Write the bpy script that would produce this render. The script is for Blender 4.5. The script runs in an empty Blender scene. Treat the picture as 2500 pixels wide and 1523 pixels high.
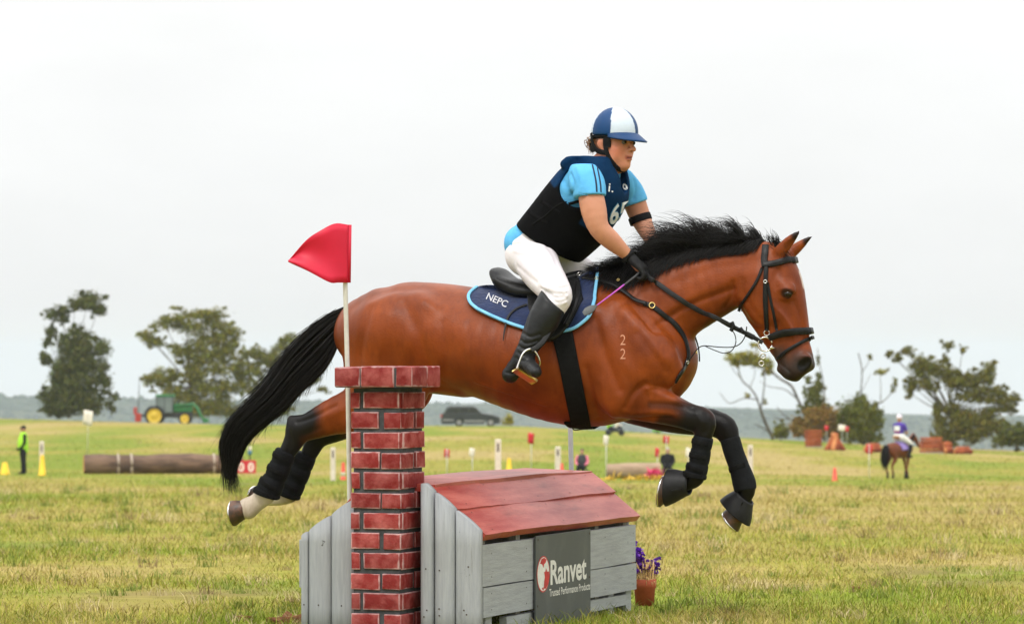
import bpy, bmesh, math, random
import numpy as np
from mathutils import Vector, Matrix
from mathutils.bvhtree import BVHTree

random.seed(7)
RNG = np.random.default_rng(11)
S = bpy.context.scene
C = S.collection
rad = math.radians

# ------------------------------------------------------------------ camera
FOC, HOR, CAMZ = 8640.0, 870.0, 1.2      # focal length in photo pixels, eye line, eye height
cam_d = bpy.data.cameras.new('camera')
cam = bpy.data.objects.new('camera', cam_d)
C.objects.link(cam)
cam.location = (0, 0, CAMZ)
cam.rotation_euler = (rad(90), 0, 0)
cam_d.sensor_width = 36.0
cam_d.lens = 36.0 * FOC / 2500.0
cam_d.shift_y = (HOR - 761.5) / 2500.0
cam_d.clip_start = 0.5
cam_d.clip_end = 12000
cam_d.dof.use_dof = True
cam_d.dof.focus_distance = 15.7
cam_d.dof.aperture_fstop = 7.1
S.camera = cam

# ------------------------------------------------------------------ world: bright overcast
SUN_EL, SUN_AZ = rad(52), rad(205)       # high, behind the camera and to its left
world = bpy.data.worlds.new('World')
S.world = world
world.use_nodes = True
nt = world.node_tree
nt.nodes.clear()
def wn(t, **kw):
    n = nt.nodes.new(t)
    for k, v in kw.items():
        setattr(n, k, v)
    return n
w_out = wn('ShaderNodeOutputWorld')
w_mix = wn('ShaderNodeMixShader')
w_sky = wn('ShaderNodeTexSky', sky_type='NISHITA', sun_disc=False)
w_sky.sun_elevation = SUN_EL
w_sky.sun_rotation = SUN_AZ
w_b1 = wn('ShaderNodeBackground')
w_b1.inputs['Strength'].default_value = 0.12
w_b2 = wn('ShaderNodeBackground')
w_tc = wn('ShaderNodeTexCoord')
w_sep = wn('ShaderNodeSeparateXYZ')
w_max = wn('ShaderNodeMath', operation='MAXIMUM')
w_max.inputs[1].default_value = 0.0
w_lum = wn('ShaderNodeMath', operation='MULTIPLY_ADD')      # overcast sky: L = Lh (1 + 2 sin elevation)
w_lum.inputs[1].default_value = 1.70
w_lum.inputs[2].default_value = 0.885
w_map = wn('ShaderNodeMapping')
w_map.inputs['Scale'].default_value = (5, 5, 16)
w_noi = wn('ShaderNodeTexNoise')
w_noi.inputs['Scale'].default_value = 1.6
w_noi.inputs['Detail'].default_value = 5
w_noi.inputs['Roughness'].default_value = 0.55
w_nr = wn('ShaderNodeMapRange')
w_nr.inputs['From Min'].default_value = 0.3
w_nr.inputs['From Max'].default_value = 0.7
w_nr.inputs['To Min'].default_value = 0.965
w_nr.inputs['To Max'].default_value = 1.035
w_mul = wn('ShaderNodeMath', operation='MULTIPLY')
w_ramp = wn('ShaderNodeValToRGB')
w_ramp.color_ramp.elements[0].color = (0.982, 0.995, 1.008, 1)
w_ramp.color_ramp.elements[1].color = (1.0, 0.998, 0.982, 1)
w_ramp.color_ramp.elements[1].position = 0.12
L = nt.links.new
L(w_sky.outputs[0], w_b1.inputs['Color'])
L(w_tc.outputs['Generated'], w_sep.inputs[0])
L(w_sep.outputs['Z'], w_max.inputs[0])
L(w_max.outputs[0], w_lum.inputs[0])
L(w_tc.outputs['Generated'], w_map.inputs[0])
L(w_map.outputs[0], w_noi.inputs['Vector'])
L(w_noi.outputs[0], w_nr.inputs[0])
L(w_lum.outputs[0], w_mul.inputs[0])
L(w_nr.outputs[0], w_mul.inputs[1])
L(w_max.outputs[0], w_ramp.inputs[0])
L(w_ramp.outputs[0], w_b2.inputs['Color'])
L(w_mul.outputs[0], w_b2.inputs['Strength'])
w_mix.inputs[0].default_value = 0.94
L(w_b1.outputs[0], w_mix.inputs[1])
L(w_b2.outputs[0], w_mix.inputs[2])
L(w_mix.outputs[0], w_out.inputs['Surface'])

sun_d = bpy.data.lights.new('sun', 'SUN')
sun_d.energy = 1.5
sun_d.angle = rad(11)
sun_d.color = (1.0, 0.965, 0.91)
sun = bpy.data.objects.new('sun', sun_d)
C.objects.link(sun)
sd = Vector((math.cos(SUN_EL) * math.sin(SUN_AZ), math.cos(SUN_EL) * math.cos(SUN_AZ), math.sin(SUN_EL)))
sun.rotation_euler = sd.to_track_quat('Z', 'Y').to_euler()
sun.location = sd * 60

S.render.engine = 'CYCLES'
S.cycles.use_denoising = True
S.cycles.max_bounces = 6
S.cycles.diffuse_bounces = 3
S.cycles.volume_bounces = 1
S.cycles.transparent_max_bounces = 8
S.view_settings.view_transform = 'Standard'
S.view_settings.look = 'None'
S.view_settings.gamma = 1
S.view_settings.exposure = 0.0
S.view_settings.use_curve_mapping = False

# ------------------------------------------------------------------ materials
def srgb(r, g, b):
    f = lambda c: (c / 255 / 12.92) if c <= 10 else ((c / 255 + 0.055) / 1.055) ** 2.4
    return (f(r), f(g), f(b))

MATS = {}
def mat(name, col, col2=None, scale=12.0, rough=0.6, bump=0.0, bscale=None, metal=0.0, spec=0.5,
        detail=4.0, lo=0.35, hi=0.65, stretch=None, attr=None, coat=0.0, sheen=0.0, coords='Object', trans=0.0, layer=None, rvar=0.0):
    """Principled surface: two tones mixed by noise, fine relief, optional colour attribute."""
    m = bpy.data.materials.new(name)
    m.use_nodes = True
    t = m.node_tree
    b = t.nodes['Principled BSDF']
    b.inputs['Roughness'].default_value = rough
    b.inputs['Metallic'].default_value = metal
    b.inputs['Specular IOR Level'].default_value = spec
    b.inputs['Coat Weight'].default_value = coat
    b.inputs['Coat Roughness'].default_value = 0.25
    b.inputs['Sheen Weight'].default_value = sheen
    tc = t.nodes.new('ShaderNodeTexCoord')
    mp = t.nodes.new('ShaderNodeMapping')
    mp.inputs['Scale'].default_value = stretch or (1, 1, 1)
    t.links.new(tc.outputs[coords], mp.inputs[0])
    no = t.nodes.new('ShaderNodeTexNoise')
    no.inputs['Scale'].default_value = scale
    no.inputs['Detail'].default_value = detail
    no.inputs['Roughness'].default_value = 0.6
    t.links.new(mp.outputs[0], no.inputs['Vector'])
    mr = t.nodes.new('ShaderNodeMapRange')
    mr.inputs['From Min'].default_value = lo
    mr.inputs['From Max'].default_value = hi
    t.links.new(no.outputs[0], mr.inputs[0])
    mx = t.nodes.new('ShaderNodeMix')
    mx.data_type = 'RGBA'
    t.links.new(mr.outputs[0], mx.inputs['Factor'])
    c2 = col2 or tuple(c * 0.8 for c in col)
    mx.inputs['A'].default_value = (*col, 1)
    mx.inputs['B'].default_value = (*c2, 1)
    out = mx.outputs['Result']
    for (lsc, lst, llo, lhi, lcol) in (layer or []):      # further wear: stains, streaks, scuffs
        mp2 = t.nodes.new('ShaderNodeMapping'); mp2.inputs['Scale'].default_value = lst; mp2.inputs['Location'].default_value = (lsc, 2.3, 1.7)
        t.links.new(tc.outputs[coords], mp2.inputs[0])
        n3 = t.nodes.new('ShaderNodeTexNoise'); n3.inputs['Scale'].default_value = lsc; n3.inputs['Detail'].default_value = 7; n3.inputs['Roughness'].default_value = .65
        t.links.new(mp2.outputs[0], n3.inputs['Vector'])
        r3 = t.nodes.new('ShaderNodeMapRange'); r3.inputs['From Min'].default_value = llo; r3.inputs['From Max'].default_value = lhi
        t.links.new(n3.outputs[0], r3.inputs[0])
        m3 = t.nodes.new('ShaderNodeMix'); m3.data_type = 'RGBA'; m3.blend_type = 'MULTIPLY'
        t.links.new(r3.outputs[0], m3.inputs['Factor']); t.links.new(out, m3.inputs['A']); m3.inputs['B'].default_value = (*lcol, 1)
        out = m3.outputs['Result']
    if rvar:
        r4 = t.nodes.new('ShaderNodeMapRange'); r4.inputs['To Min'].default_value = rough - rvar; r4.inputs['To Max'].default_value = rough + rvar
        t.links.new(no.outputs[0], r4.inputs[0]); t.links.new(r4.outputs[0], b.inputs['Roughness'])
    if attr:
        at = t.nodes.new('ShaderNodeAttribute')
        at.attribute_name = attr
        m2 = t.nodes.new('ShaderNodeMix')
        m2.data_type = 'RGBA'
        m2.blend_type = 'MULTIPLY'
        m2.inputs['Factor'].default_value = 1
        t.links.new(at.outputs['Color'], m2.inputs['A'])
        t.links.new(out, m2.inputs['B'])
        out = m2.outputs['Result']
    t.links.new(out, b.inputs['Base Color'])
    if bump:
        n2 = t.nodes.new('ShaderNodeTexNoise')
        n2.inputs['Scale'].default_value = bscale or scale * 3
        n2.inputs['Detail'].default_value = 4
        t.links.new(mp.outputs[0], n2.inputs['Vector'])
        bp = t.nodes.new('ShaderNodeBump')
        bp.inputs['Strength'].default_value = bump
        bp.inputs['Distance'].default_value = 0.01
        t.links.new(n2.outputs[0], bp.inputs['Height'])
        t.links.new(bp.outputs[0], b.inputs['Normal'])
    if trans:
        b.inputs['Transmission Weight'].default_value = trans
    MATS[name] = m
    return m

# ------------------------------------------------------------------ object helpers
def tag(o, label, cat, group=None, kind=None):
    o['label'] = label
    if cat:
        o['category'] = cat
    if group:
        o['group'] = group
    if kind:
        o['kind'] = kind
    return o

def empty(name, loc=(0, 0, 0), rz=0.0):
    o = bpy.data.objects.new(name, None)
    o.empty_display_size = 0.1
    o.location = loc
    o.rotation_euler = (0, 0, rz)
    C.objects.link(o)
    return o

def mesh_np(name, V, Fq, smooth=True, tri=None):
    """mesh from arrays; Fq (n,4) and/or tri (n,3)"""
    me = bpy.data.meshes.new(name)
    V = np.asarray(V, dtype=np.float32)
    loops, starts, totals = [], [], []
    pos = 0
    for A in (Fq, tri):
        if A is None or len(A) == 0:
            continue
        A = np.asarray(A, dtype=np.int32)
        n, k = A.shape
        loops.append(A.ravel())
        starts.append(pos + np.arange(n, dtype=np.int32) * k)
        totals.append(np.full(n, k, dtype=np.int32))
        pos += n * k
    loops = np.concatenate(loops); starts = np.concatenate(starts); totals = np.concatenate(totals)
    me.vertices.add(len(V)); me.vertices.foreach_set('co', V.ravel())
    me.loops.add(len(loops)); me.loops.foreach_set('vertex_index', loops)
    me.polygons.add(len(starts))
    me.polygons.foreach_set('loop_start', starts)
    try:
        me.polygons.foreach_set('loop_total', totals)
    except Exception:
        pass
    me.update(calc_edges=True)
    if smooth:
        me.polygons.foreach_set('use_smooth', np.ones(len(starts), dtype=bool))
    return me

def put(name, me, m, parent=None, loc=None, rz=None):
    o = bpy.data.objects.new(name, me)
    if m is not None and len(me.materials) == 0:
        for q in (m if isinstance(m, (list, tuple)) else [m]):
            me.materials.append(q)
    if parent is not None:
        o.parent = parent
    if loc is not None:
        o.location = loc
    if rz is not None:
        o.rotation_euler = (0, 0, rz)
    C.objects.link(o)
    return o

def color_attr(me, name, cols):
    a = me.color_attributes.new(name, 'FLOAT_COLOR', 'POINT')
    c = np.ones((len(me.vertices), 4), dtype=np.float32)
    c[:, :3] = cols
    a.data.foreach_set('color', c.ravel())

def bm_mesh(name, bm, smooth=False):
    me = bpy.data.meshes.new(name)
    bmesh.ops.recalc_face_normals(bm, faces=bm.faces)
    bm.to_mesh(me)
    bm.free()
    if smooth:
        me.polygons.foreach_set('use_smooth', np.ones(len(me.polygons), dtype=bool))
    return me

def bm_box(bm, lo, hi, bev=0.0, jit=0.0):
    c = [(lo[i] + hi[i]) / 2 for i in range(3)]
    s = [abs(hi[i] - lo[i]) for i in range(3)]
    r = bmesh.ops.create_cube(bm, size=1.0, matrix=Matrix.Translation(c) @ Matrix.Diagonal((*s, 1)))
    vs = r['verts']
    if jit:
        for v in vs:
            v.co += Vector((random.uniform(-jit, jit), random.uniform(-jit, jit), random.uniform(-jit, jit)))
    if bev:
        es = list({e for v in vs for e in v.link_edges})
        bmesh.ops.bevel(bm, geom=es, offset=bev, segments=2, affect='EDGES', profile=0.6)

def box_mesh(name, lo, hi, bev=0.0, jit=0.0, smooth=False):
    bm = bmesh.new()
    bm_box(bm, lo, hi, bev, jit)
    return bm_mesh(name, bm, smooth)

def tube_np(P, R, sides=8, lat=None, R2=None, cap=True):
    """tube along polyline P with radius R (and R2 along the lateral direction)"""
    P = np.asarray(P, float); n = len(P)
    R = np.broadcast_to(np.asarray(R, float), (n,))
    R2 = R if R2 is None else np.broadcast_to(np.asarray(R2, float), (n,))
    T = np.gradient(P, axis=0)
    T /= np.linalg.norm(T, axis=1)[:, None] + 1e-12
    if lat is None:
        ref = np.array([0, 0, 1.0]) if abs(T[:, 2]).mean() < 0.8 else np.array([1.0, 0, 0])
        A = np.cross(T, ref)
    else:
        A = np.asarray(lat, float) - T * (T @ np.asarray(lat, float))[:, None]
    A /= np.linalg.norm(A, axis=1)[:, None] + 1e-12
    B = np.cross(T, A)
    th = np.arange(sides) * 2 * math.pi / sides
    V = (P[:, None] + A[:, None] * (np.cos(th)[None, :, None] * R2[:, None, None])
         + B[:, None] * (np.sin(th)[None, :, None] * R[:, None, None])).reshape(-1, 3)
    i = np.arange(n - 1)[:, None] * sides
    j = np.arange(sides)[None]
    j2 = (j + 1) % sides
    Fq = np.stack([i + j, i + j2, i + sides + j2, i + sides + j], -1).reshape(-1, 4)
    tri = None
    if cap:
        V = np.vstack([V, P[:1], P[-1:]])
        c0, c1 = n * sides, n * sides + 1
        jj = np.arange(sides); jj2 = (jj + 1) % sides
        tri = np.vstack([np.stack([np.full(sides, c0), jj2, jj], -1),
                         np.stack([np.full(sides, c1), (n - 1) * sides + jj, (n - 1) * sides + jj2], -1)])
    return V, Fq, tri

def tube_obj(name, P, R, m, parent=None, sides=8, **kw):
    V, Fq, tri = tube_np(P, R, sides, **kw)
    return put(name, mesh_np(name, V, Fq, True, tri), m, parent)

def catmull(P, n=6):
    P = np.asarray(P, float)
    if len(P) < 3:
        t = np.linspace(0, 1, n + 1)[:, None]
        return P[0] * (1 - t) + P[-1] * t
    Q = np.vstack([2 * P[0] - P[1], P, 2 * P[-1] - P[-2]])
    out = []
    for i in range(1, len(Q) - 2):
        p0, p1, p2, p3 = Q[i - 1], Q[i], Q[i + 1], Q[i + 2]
        for t in np.arange(n) / n:
            out.append(0.5 * (2 * p1 + (p2 - p0) * t + (2 * p0 - 5 * p1 + 4 * p2 - p3) * t * t
                              + (3 * p1 - p0 - 3 * p2 + p3) * t ** 3))
    out.append(Q[-2])
    return np.array(out)

def join_np(parts):
    """merge several (V, quads, tris)"""
    Vs, Qs, Ts, off = [], [], [], 0
    for V, Q, T in parts:
        Vs.append(V)
        if Q is not None and len(Q):
            Qs.append(np.asarray(Q) + off)
        if T is not None and len(T):
            Ts.append(np.asarray(T) + off)
        off += len(V)
    return np.vstack(Vs), (np.vstack(Qs) if Qs else None), (np.vstack(Ts) if Ts else None)

def lathe(prof, n=24, cz=(0, 0, 0)):
    prof = np.asarray(prof, float)
    th = np.arange(n) * 2 * math.pi / n
    V = np.stack([prof[:, 0, None] * np.cos(th), prof[:, 0, None] * np.sin(th),
                  np.repeat(prof[:, 1, None], n, 1)], -1).reshape(-1, 3) + np.asarray(cz)
    i = np.arange(len(prof) - 1)[:, None] * n
    j = np.arange(n)[None]; j2 = (j + 1) % n
    Q = np.stack([i + j, i + j2, i + n + j2, i + n + j], -1).reshape(-1, 4)
    return V, Q, None

# ------------------------------------------------------------------ smooth implicit bodies
class Field:
    """signed distance grid; limbs are chains of elliptical round cones blended smoothly"""
    def __init__(s, lo, hi, h):
        s.lo = np.asarray(lo, np.float32); s.h = h
        s.n = np.ceil((np.asarray(hi) - s.lo) / h).astype(int) + 1
        s.F = np.full(s.n, 0.5, np.float32)
        s.ax = [s.lo[i] + np.arange(s.n[i], dtype=np.float32) * h for i in range(3)]

    def _sl(s, lo, hi):
        r = []
        for i in range(3):
            a = int(np.clip(math.floor((lo[i] - s.lo[i]) / s.h), 0, s.n[i]))
            b = int(np.clip(math.ceil((hi[i] - s.lo[i]) / s.h) + 1, 0, s.n[i]))
            if b <= a:
                return None
            r.append(slice(a, b))
        return tuple(r)

    def chain_d(s, N, lat, pad):
        N = np.asarray(N, np.float32)
        rm = N[:, 3:5].max()
        sl = s._sl(N[:, :3].min(0) - rm - pad, N[:, :3].max(0) + rm + pad)
        if sl is None:
            return None, None
        D = np.full([q.stop - q.start for q in sl], 0.5, np.float32)
        base = [q.start for q in sl]
        lx, ly, lz = lat
        if len(N) == 1:
            N = np.vstack([N, N + np.array([1e-4, 0, 0, 0, 0], np.float32)])
        for a, b in zip(N[:-1], N[1:]):
            r = max(a[3:5].max(), b[3:5].max()) + pad
            q = s._sl(np.minimum(a[:3], b[:3]) - r, np.maximum(a[:3], b[:3]) + r)
            if q is None:
                continue
            X = s.ax[0][q[0]][:, None, None]; Y = s.ax[1][q[1]][None, :, None]; Z = s.ax[2][q[2]][None, None, :]
            ab = b[:3] - a[:3]
            l2 = float(ab @ ab) + 1e-12
            t = np.clip(((X - a[0]) * ab[0] + (Y - a[1]) * ab[1] + (Z - a[2]) * ab[2]) / l2, 0, 1)
            ox = X - a[0] - t * ab[0]; oy = Y - a[1] - t * ab[1]; oz = Z - a[2] - t * ab[2]
            la = ox * lx + oy * ly + oz * lz
            la2 = la * la
            re2 = np.maximum(ox * ox + oy * oy + oz * oz - la2, 0)
            ra2 = (a[3] + t * (b[3] - a[3])) ** 2; rb2 = (a[4] + t * (b[4] - a[4])) ** 2
            k0 = np.sqrt(re2 / ra2 + la2 / rb2)
            k1 = np.sqrt(re2 / (ra2 * ra2) + la2 / (rb2 * rb2)) + 1e-6
            d = k0 * (k0 - 1) / k1
            w = tuple(slice(q[i].start - base[i], q[i].stop - base[i]) for i in range(3))
            w = tuple(slice(max(w[i].start, 0), min(w[i].stop, D.shape[i])) for i in range(3))
            np.minimum(D[w], d[:D[w].shape[0], :D[w].shape[1], :D[w].shape[2]], out=D[w])
        return sl, D

    def add(s, N, k=0.03, lat=(0, 1, 0), sub=3, op='u'):
        N = np.asarray(N, float)
        if N.ndim == 1:
            N = N[None]
        if N.shape[1] == 4:
            N = np.hstack([N, N[:, 3:4]])
        if len(N) > 2 and sub > 1:
            N = catmull(N, sub)
            N[:, 3:] = np.maximum(N[:, 3:], 0.002)
        lat = np.asarray(lat, float); lat = lat / np.linalg.norm(lat)
        sl, D = s.chain_d(N, lat, max(2.5 * k, 3 * s.h))
        if sl is None:
            return
        A = s.F[sl]
        if op == 'u':
            hh = np.clip(0.5 + 0.5 * (A - D) / k, 0, 1)
            s.F[sl] = A * (1 - hh) + D * hh - k * hh * (1 - hh)
        else:
            hh = np.clip(0.5 - 0.5 * (A + D) / k, 0, 1)
            s.F[sl] = A * (1 - hh) - D * hh + k * hh * (1 - hh)

    def cut(s, p, n, k=0.006):
        """remove the half space on the side of n"""
        p = np.asarray(p, float); n = np.asarray(n, float); n /= np.linalg.norm(n)
        D = ((s.ax[0] - p[0]) * n[0])[:, None, None] + ((s.ax[1] - p[1]) * n[1])[None, :, None] + ((s.ax[2] - p[2]) * n[2])[None, None, :]
        hh = np.clip(0.5 + 0.5 * (D - s.F) / k, 0, 1)
        s.F = (s.F * (1 - hh) + D * hh + k * hh * (1 - hh)).astype(np.float32)

    def mesh(s, smooth=2):
        F = s.F
        # keep the outside closed
        F[0], F[-1] = np.maximum(F[0], .01), np.maximum(F[-1], .01)
        F[:, 0], F[:, -1] = np.maximum(F[:, 0], .01), np.maximum(F[:, -1], .01)
        F[:, :, 0], F[:, :, -1] = np.maximum(F[:, :, 0], .01), np.maximum(F[:, :, -1], .01)
        g = F < 0
        c = np.zeros([q - 1 for q in F.shape], np.uint8)
        cr = [(i, j, k) for i in (0, 1) for j in (0, 1) for k in (0, 1)]
        nx, ny, nz = c.shape
        for i, j, k in cr:
            c += g[i:i + nx, j:j + ny, k:k + nz]
        mixed = (c > 0) & (c < 8)
        idx = np.full(c.shape, -1, np.int32)
        ii = np.argwhere(mixed)
        idx[mixed] = np.arange(len(ii), dtype=np.int32)
        acc = np.zeros((len(ii), 3)); cnt = np.zeros(len(ii))
        for a in cr:
            for ax in range(3):
                if a[ax]:
                    continue
                b = list(a); b[ax] = 1
                fa = F[ii[:, 0] + a[0], ii[:, 1] + a[1], ii[:, 2] + a[2]]
                fb = F[ii[:, 0] + b[0], ii[:, 1] + b[1], ii[:, 2] + b[2]]
                m = (fa < 0) != (fb < 0)
                t = fa[m] / (fa[m] - fb[m])
                acc[m] += np.asarray(a, float)
                acc[m, ax] += t
                cnt[m] += 1
        V = s.lo + s.h * (ii + acc / cnt[:, None])
        Q = []
        for ax in range(3):
            o1, o2 = [(1, 2), (2, 0), (0, 1)][ax]
            sa = [slice(None)] * 3; sb = [slice(None)] * 3
            sa[ax] = slice(0, -1); sb[ax] = slice(1, None)
            ch = g[tuple(sa)] != g[tuple(sb)]
            e = np.argwhere(ch)
            e = e[(e[:, o1] > 0) & (e[:, o2] > 0) & (e[:, o1] < F.shape[o1] - 1) & (e[:, o2] < F.shape[o2] - 1)]
            pos = g[e[:, 0], e[:, 1], e[:, 2]]
            q = []
            for d1, d2 in ((-1, -1), (0, -1), (0, 0), (-1, 0)):
                w = e.copy(); w[:, o1] += d1; w[:, o2] += d2
                q.append(idx[w[:, 0], w[:, 1], w[:, 2]])
            q = np.stack(q, -1)
            q[~pos] = q[~pos][:, ::-1]
            Q.append(q)
        Q = np.vstack(Q)
        E = np.vstack([Q[:, [0, 1]], Q[:, [1, 2]], Q[:, [2, 3]], Q[:, [3, 0]]])
        for _ in range(smooth):
            sm = np.zeros_like(V)
            dg = np.bincount(E[:, 0], minlength=len(V)) + np.bincount(E[:, 1], minlength=len(V))
            for ax in range(3):
                sm[:, ax] = np.bincount(E[:, 0], V[E[:, 1], ax], len(V)) + np.bincount(E[:, 1], V[E[:, 0], ax], len(V))
            V = V * 0.4 + 0.6 * sm / np.maximum(dg, 1)[:, None]
        return V, Q
# ================================================================== setting
def vnoise(x, y, sc, seed=0):
    """smooth lattice noise 0..1"""
    g = np.random.default_rng(seed).random((256, 256))
    X = np.asarray(x) / sc; Y = np.asarray(y) / sc
    i = np.floor(X).astype(int); j = np.floor(Y).astype(int)
    fx = X - i; fy = Y - j
    fx = fx * fx * (3 - 2 * fx); fy = fy * fy * (3 - 2 * fy)
    a = g[i % 256, j % 256]; b = g[(i + 1) % 256, j % 256]; c = g[i % 256, (j + 1) % 256]; d = g[(i + 1) % 256, (j + 1) % 256]
    return (a * (1 - fx) + b * fx) * (1 - fy) + (c * (1 - fx) + d * fx) * fy

def fbm(x, y, sc, seed=0, oct=4):
    s = 0; w = 0.5; t = 0
    for o in range(oct):
        s = s + w * vnoise(x, y, sc / 2 ** o, seed + o); t += w; w *= .55
    return s / t

KD = np.array([-400, 0, 17, 40, 80, 151, 220, 280, 320, 350, 420, 520, 900, 1400, 2600, 12000], float)
KL = np.array([0, 0, 0, -.62, -1.72, -3.70, -4.30, -4.55, -4.68, -5.0, -8, -16, -50, -74, -115, -440], float)
KM = np.array([0, 0, 0, -.62, -1.72, -3.62, -4.05, -4.25, -5.2, -6.5, -10, -18, -50, -74, -115, -440], float)
KR = np.array([0, 0, 0, -.62, -1.75, -3.95, -4.85, -5.95, -7.6, -9.5, -14, -22, -50, -74, -115, -440], float)
DD = np.linspace(-400, 12000, 12401 * 2)
def smooth_tab(K):
    z = np.interp(DD, KD, K)
    return z
TL, TM, TR = smooth_tab(KL), smooth_tab(KM), smooth_tab(KR)
def _sm(T, d):
    # average over a window that grows with distance, so that the slope changes gently
    w = np.clip(np.asarray(d) * .10, .5, 18)
    return (np.interp(d - w, DD, T) + np.interp(d - w / 2, DD, T) + 2 * np.interp(d, DD, T) + np.interp(d + w / 2, DD, T) + np.interp(d + w, DD, T)) / 6
def gz(x, y):
    x = np.asarray(x, float); d = np.asarray(y, float)
    p = np.clip(x / np.maximum(d, 17) * FOC / 1100.0, -1.6, 1.6)
    l = _sm(TL, d); m = _sm(TM, d); r = _sm(TR, d)
    z = np.where(p < 0, m + (l - m) * np.minimum(-p, 1.2), m + (r - m) * np.minimum(p, 1.2))
    z = z + .035 * (fbm(x, y, 3.0, 5, 3) - .5) * np.clip((d - 17.5) / 4, 0, 1) * np.clip((d + 10) / 10, 0, 1)
    z = z + np.clip((d - 60) / 80, 0, 1) * .25 * (fbm(x + 300, y, 30, 9, 3) - .5)
    return z

def W(px, py, d):
    return np.array([(px - 1250) / FOC * d, d, CAMZ + (HOR - py) / FOC * d])

def ground_at(px, py, dmin=14.0, dmax=345.0):
    """where the line of sight through a photo position meets the field"""
    d = np.linspace(dmin, dmax, 6000)
    x = (px - 1250) / FOC * d
    g = HOR + (CAMZ - gz(x, d)) / d * FOC
    i = np.argmax(g <= py) if (g <= py).any() else np.argmin(g)
    return np.array([x[i], d[i], gz(x[i], d[i])])

# field: one sheet to the horizon
ys = np.concatenate([np.linspace(-50, 0, 8), np.linspace(4, 60, 70), np.linspace(62, 360, 160), np.geomspace(365, 5200, 60)])
xs = np.concatenate([-np.geomspace(6000, 26, 40), np.linspace(-25, 25, 90), np.geomspace(26, 6000, 40)])
XX, YY = np.meshgrid(xs, ys, indexing='ij')
ZZ = gz(XX, YY)
nx, ny = XX.shape
V = np.stack([XX, YY, ZZ], -1).reshape(-1, 3)
i = np.arange(nx - 1)[:, None] * ny; j = np.arange(ny - 1)[None]
Q = np.stack([i + j, i + ny + j, i + ny + j + 1, i + j + 1], -1).reshape(-1, 4)

STRAW = np.array([.415, .325, .118]); OLIVE = np.array([.320, .292, .050]); GREEN = np.array([.195, .258, .024]); SOIL = np.array([.23, .150, .085])
BARE = [(2270, 1400, .8, .35), (2180, 1385, .5, .22), (2420, 1425, .6, .25), (430, 1452, .75, .45), (300, 1478, .3, .2), (1740, 1372, .35, .2), (1990, 1430, .4, .2), (60, 1330, .5, .3), (640, 1180, 1.6, 1.6)]
BAREW = [(*ground_at(b_[0], b_[1])[:2], b_[2], b_[3] * 2.2) for b_ in BARE]
def bare(x, y):
    m = np.zeros(np.shape(x))
    for bx, by, rx, ry in BAREW:
        q = np.hypot((x - bx) / rx, (y - by) / ry) + (fbm(x, y, .35, 61, 3) - .5) * 1.3
        m = np.maximum(m, np.clip((1.0 - q) / .5, 0, 1))
    return m
def grass_tone(x, y, jit=0.0):
    """straw, olive and green patches drifting over the field"""
    near = np.clip((np.asarray(y) - 20) / 50, 0, 1)
    g = fbm(x, y * .45, .9, 21, 4) * (1 - near) + fbm(x, y * .3, 7.0, 22, 4) * near
    g = g * .60 + .40 * fbm(x, y * .3, 4.4, 23, 3) + jit
    g = (g - .5) * 3.1 + .60
    a = np.clip((g - .16) / .34, 0, 1)[..., None]; b = np.clip((g - .56) / .30, 0, 1)[..., None]
    c = STRAW * (1 - a) + OLIVE * a
    c = c * (1 - b * .92) + GREEN * b * .92
    k = (bare(x, y) * .5)[..., None]
    return c * (1 - k) + SOIL * k

m_ground = mat('field_turf', (1, 1, 1), (.72, .70, .66), scale=3.2, rough=0.95, bump=.35, bscale=14, spec=0.1, attr='tone', detail=8)
g_me = mesh_np('field', V, Q)
color_attr(g_me, 'tone', grass_tone(V[:, 0], V[:, 1]) * .92)
field = put('field', g_me, m_ground)
tag(field, 'dry grass field sloping away to the wooded hills', None, kind='structure')

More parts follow.
